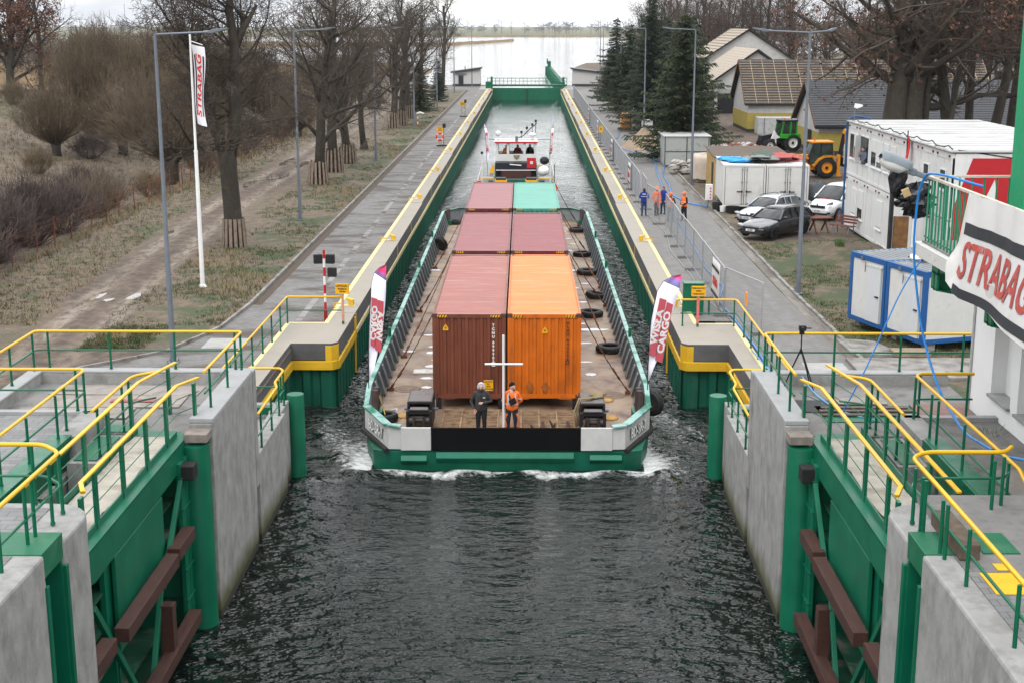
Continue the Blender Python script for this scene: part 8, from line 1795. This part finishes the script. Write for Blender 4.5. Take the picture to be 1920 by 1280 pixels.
# distant woods and reeds: one mass each
def sprays(n_, fx, hh, ww, name, mt, per=26):
    b = MB()
    for k in range(n_):
        x, y, z = fx(); h = rt.uniform(*hh); w_ = h * rt.uniform(*ww)
        b.add([(x - .012 * h, y, z), (x + .012 * h, y, z), (x + .006 * h, y, z + h * .8), (x - .006 * h, y, z + h * .8)], [(0, 1, 2, 3)])
        for j in range(per):
            a = rt.uniform(0, 6.28); u = rt.random(); zz = z + h * (.18 + .5 * u); rr_ = w_ / 2 * (1 - .5 * abs(u - .4)); e = Vector((x + math.cos(a) * rr_, y + math.sin(a) * rr_, zz + h * rt.uniform(.1, .32))); p = Vector((x, y, zz)); s = Vector((rt.uniform(-1, 1), rt.uniform(-1, 1), .6)) * h * .018
            b.add([p, p + s * .6, e + s, e - s * .4], [(0, 1, 2, 3)])
    return stuff(b.build(name, mt, recalc=False))
M_far = pm('distant_wood', (.10, .085, .078), .95, var=.3, vs=.02)
o = sprays(760, lambda: (lambda x: (x, rt.uniform(1830, 2100) + .12 * abs(x - 90), .2))(rt.uniform(-1500, 1500)), (9, 25), (.6, 1.1), 'far_treeline', pm('far_trees', (.045, .042, .045), .95, var=.3, vs=.02), 26); tag(o, 'hazy line of bare trees along the far bank of the lake', 'treeline')
o = sprays(420, lambda: (lambda y: (rt.uniform(-.42, -.20) * y - 10, y, gz(-100, min(y, 500)) - .5))(rt.uniform(330, 900)), (6, 15), (.6, 1.2), 'left_woodland', pm('brown_woodland', (.11, .088, .068), .95, var=.3, vs=.03), 30); tag(o, 'brown leafless woodland in the distance on the far left', 'woodland')
o = sprays(300, lambda: (rt.uniform(60, 330), rt.uniform(300, 520), 0), (9, 17), (.5, .9), 'right_woodland', M_far, 30); tag(o, 'grey brown woodland behind the houses in the right distance', 'woodland')
b = MB(); rr_ = random.Random(9)
def reedpatch(poly_fn, n_, h):
    for k in range(n_):
        x, y, z = poly_fn(); hh = h * rr_.uniform(.6, 1.1); w_ = rr_.uniform(.5, 1.6); b.add([(x - w_, y, z), (x + w_, y, z), (x + w_ * .7 + rr_.uniform(-.3, .3), y + .2, z + hh), (x - w_ * .7, y + .2, z + hh * .8)], [(0, 1, 2, 3)])
reedpatch(lambda: (lambda u, v: (-17 - 400 * u, 1240 - 290 * min(1, u * 9) - 60 * u + v * (90 + 260 * u), WZ))(rr_.random() ** 1.6, rr_.random()), 5200, 1.5)
reedpatch(lambda: (lambda x: (x, 1735 + .144 * max(0, 90 - x) + 40 * math.sin(x * .004) + rr_.uniform(0, 25), WZ))(rr_.uniform(-900, 900)), 3000, 2.2)
reedpatch(lambda: (rr_.uniform(-200, -40), rr_.uniform(300, 470), -2.2), 3000, 1.9)
reedpatch(lambda: (rr_.uniform(15, 24), rr_.uniform(284, 330), -2.0), 500, 1.9)
o = stuff(b.build('reed_bed', m_reed, recalc=False)); tag(o, 'pale dry reed beds on the lake spit and shores', 'reeds')
# verge grass, one mass
gm = [pm('straw_grass', (.23, .175, .10), .95, var=.3, vs=1), pm('green_grass', (.055, .085, .02), .95, var=.35, vs=1), pm('brown_grass', (.10, .07, .044), .95, var=.3, vs=1)]
b = MB(); rg = random.Random(12)
def tuft(x, y, n_, h, mi):
    z = gz(x, y)
    for k in range(n_):
        a = rg.uniform(0, 6.28); L_ = h * rg.uniform(.5, 1.1); dx, dy = math.cos(a), math.sin(a); s = rg.uniform(.008, .018); bx_, by_ = x + rg.uniform(-.14, .14), y + rg.uniform(-.14, .14); n0 = len(b.v)
        b.v += [(bx_ - dy * s, by_ + dx * s, z), (bx_ + dy * s, by_ - dx * s, z), (bx_ + dx * L_ * .55, by_ + dy * L_ * .55, z + L_ * .75)]; b.f.append((n0, n0 + 1, n0 + 2)); b.m.append(mi)
def clump(x, y): return math.sin(x * 1.1 + y * .37) + math.sin(x * .53 - y * .71 + 1.3) + math.sin(y * .19 + x * .31)
for k in range(9500):
    y = 48 + 150 * rg.random() ** 1.7; x = rg.uniform(-16.9, -11.9) if y > 52 else rg.uniform(-16.5, -14)
    c = clump(x, y)
    if c + rg.uniform(-1.2, 1.2) < -.4: continue
    tuft(x, y, 6, .32 if c > 1 else .2, 0 if c > .9 and rg.random() < .8 else 1 if rg.random() < .65 else 2)
for k in range(5000):
    y = 52 + 110 * rg.random() ** 1.5; x = trk(y) - rg.uniform(1.9, 6.5)
    tuft(x, y, 6, .5 if x < -24.3 else .2, 0 if rg.random() < .4 + .3 * (x < -24) else 2 if rg.random() < .55 else 1)
for k in range(11000):
    x = -28 - 34 * rg.random(); y = 64 + 100 * rg.random() ** 1.2
    tuft(x, y, 6, .5, 0 if rg.random() < .3 else 2)
for k in range(6500):
    y = 47 + 30 * rg.random() if k < 4500 else rg.uniform(100, 250); x = rg.uniform(11.8, 18.5) if y < 78 else rg.uniform(11.8, 15)
    if 73.5 < y < 79 or math.hypot(x - 16.5, y - 70.7) < 2.2 and rg.random() < .9: continue
    c = clump(x, y)
    if c < -.6: continue
    tuft(x, y, 6, .16, 1 if rg.random() < .72 else 0)
o = stuff(b.build('grass', gm, recalc=False)); tag(o, 'dry straw and green grass tufts on the verges and the bank', 'grass')
for i, (x, y, lab) in enumerate([(10.3, 29.6, 'green weeds growing at the foot of the white wall'), (15.9, 70, 'green weed tuft on the sandy mound by the lamp')]):
    bb = MB()
    for k in range(90): a = rg.uniform(0, 6.28); L_ = rg.uniform(.15, .42); s = .02; bx_, by_ = x + rg.uniform(-.2, .2), y + rg.uniform(-.3, .3); z = 2.25 if i == 0 else gz(x, y); bb.add([(bx_ - s, by_, z), (bx_ + s, by_, z), (bx_ + math.cos(a) * L_ * .6, by_ + math.sin(a) * L_ * .6, z + L_)], [(0, 1, 2)])
    tag(bb.build('weed', pm('fresh_weeds', (.07, .13, .03), .9, var=.3), recalc=False), lab, 'weed')
# puddles in the track
m_pud, t_, p_ = newmat('puddle_water'); p_.inputs['Base Color'].default_value = (.10, .085, .07, 1); p_.inputs['Roughness'].default_value = .03; p_.inputs['Specular IOR Level'].default_value = .9
for i, (x, y, a, c) in enumerate([(-18.5, 58.2, .28, .8), (-18.0, 57.6, .25, .9), (-17.2, 58.0, .3, 1.0), (-20.9, 119, .5, 3.5), (-19.7, 116, .9, 3.0), (-19.7, 106.5, .75, 3.2), (-20.7, 101.5, .5, 2.4), (-19.9, 94.2, .6, 1.5), (-18.4, 101, .4, .8), (-20.6, 77, .28, 1.1), (-20.2, 132, .6, 3)]):
    bb = MB(); bb.add([(x + a * math.cos(q) * rg.uniform(.7, 1.2), y + c * math.sin(q) * rg.uniform(.7, 1.2), gz(trk(y) - .95, y) + .075) for q in [k * .35 for k in range(18)]], [tuple(range(18))]); struct(bb.build('puddle', m_pud, recalc=False))
# flagpole, traffic light, marker post
t = thing('flagpole', 'white flagpole on the left verge', 'flagpole', (-14.61, 60, 0)); MB().tube([(0, 0, 0), (0, 0, 5.9), (0, 0, 6.0), (0, 0, 11.0)], 0, 12, radii=[.105, .08, .06, .045]).build('pole', M_white, t, smooth=40); b = MB(); b.lathe([(0, .12), (.13, .12), (.2, .0)], (0, 0, 0), 12); b.build('foot', M_white, t); b = MB(); b.tube([(0, 0, 10.72), (.52, 0, 10.55)], .02, 6); b.lathe([(.05, 0), (.09, 0), (.09, .1), (.05, .1)], (0, 0, 5.95), 10); b.build('banner_arm', M_white, t)
fl = thing('pole_flag', 'long narrow white flag with red letters on the white flagpole', 'flag', (-14.61, 60, 7.2))
def fp_(u, v):  # u 0..1 across, v 0..1 upward
    return (.05 + u * (.46 + .14 * math.sin(v * 5.2 + 3.4)) + .10 * (1 - v), -.14 * math.sin(u * 3.2 + v * 6.5) - .1 * u, v * 3.38 - u * .12)
MB().sheet([[fp_(i / 8, j / 24) for i in range(9)] for j in range(25)]).build('cloth', pm('flag_white', (.70, .70, .73), .8, var=.03), fl, smooth=True)
def onflag(mb, eps=-.012): mb.v = [(lambda p: (p[0], p[1] + eps, p[2]))(fp_(x, y)) for x, y, z in mb.v]; return mb
for u0 in (.10, .80):
    bb = MB(); bb.sheet([[(u0 + .11 * i / 2, .12 + .76 * j / 20, 0) for i in range(3)] for j in range(21)]); onflag(bb).build('stripe', m_bstripe, fl)
m = text_mb('STRABAG', .62, 0, .98, shear=.12, bold=.012); m.v = [(.5 - y / .62 * .62, .5 + x / 3.38 * 1.02, 0) for x, y, z in m.v]; onflag(m, -.02).build('lettering', pm('flag_red', (.70, .02, .015), .7), fl)
t = thing('signal_light', 'red and white signal post with three black lamp boxes at the left quay corner', 'signal', (-8.03, 52.65, 0)); z = .45; k = 0
MB().lathe([(0, .45), (.075, .45), (.075, .03), (.14, .02), (.14, 0)], n=12).build('base', pm('dark_red_base', (.30, .012, .012), .5), t); m1 = MB(); m2 = MB()
for k in range(7): (m1 if k % 2 else m2).tube([(0, 0, .45 + k * .345), (0, 0, .45 + (k + 1) * .345)], .05, 10)
m2.build('red_bands', M_red, t); m1.build('white_bands', M_white, t)
for x, z, r_ in ((-.24, 2.5, .3), (.24, 2.5, -.3), (.30, 1.98, -.2)):
    b = MB(); c = Vector((x, .02, z)); b.obox(c, (.17 * math.cos(r_), .17 * math.sin(r_), 0), (-.1 * math.sin(r_), .1 * math.cos(r_), 0), (0, 0, .18)); b.build('lamp_box', M_black, t, bevel=.03); b = MB(); b.bar((0, 0, z + .12), (x, 0, z + .12), .03, .03); b.bar((0, 0, z - .12), (x, 0, z - .12), .03, .03); b.build('lamp_bracket', M_grey, t)
t = thing('marker_post', 'short red and white post with a white hooded lamp on the left verge', 'post', (-13.0, 159.4, 0)); m1 = MB(); m2 = MB()
for k in range(5): (m1 if k % 2 else m2).tube([(0, 0, k * .3), (0, 0, (k + 1) * .3)], .05, 8)
m2.build('red_bands', M_red, t); m1.build('white_bands', M_white, t); b = MB(); b.tube([(-.1, 0, 1.5), (.3, 0, 1.62), (.75, 0, 1.5)], 0, 8, radii=[.1, .14, .06]); b.build('lamp_hood', M_white, t)
flat('loose_slab', 'pale concrete slab lying in the mud beyond the left parapet', 'slab', -15.6, 43.6, -14.4, 44.6, .03, m_kerb, .2, .06)
# ------------------------------------------------------------------ thin haze over the whole place
HZ = 1
if HZ:
    mh = bpy.data.materials.new('haze_air'); mh.use_nodes = True; t_ = mh.node_tree; t_.nodes.clear(); o_ = t_.nodes.new('ShaderNodeOutputMaterial'); v_ = t_.nodes.new('ShaderNodeVolumePrincipled')
    v_.inputs['Color'].default_value = (.86, .90, .96, 1); v_.inputs['Density'].default_value = .00006; v_.inputs['Anisotropy'].default_value = .2; t_.links.new(v_.outputs[0], o_.inputs['Volume'])
    hz = MB().box(-4100, -70, -5.5, 4100, 9100, 32).build('haze', mh); stuff(hz)
    sc.cycles.volume_bounces = 1
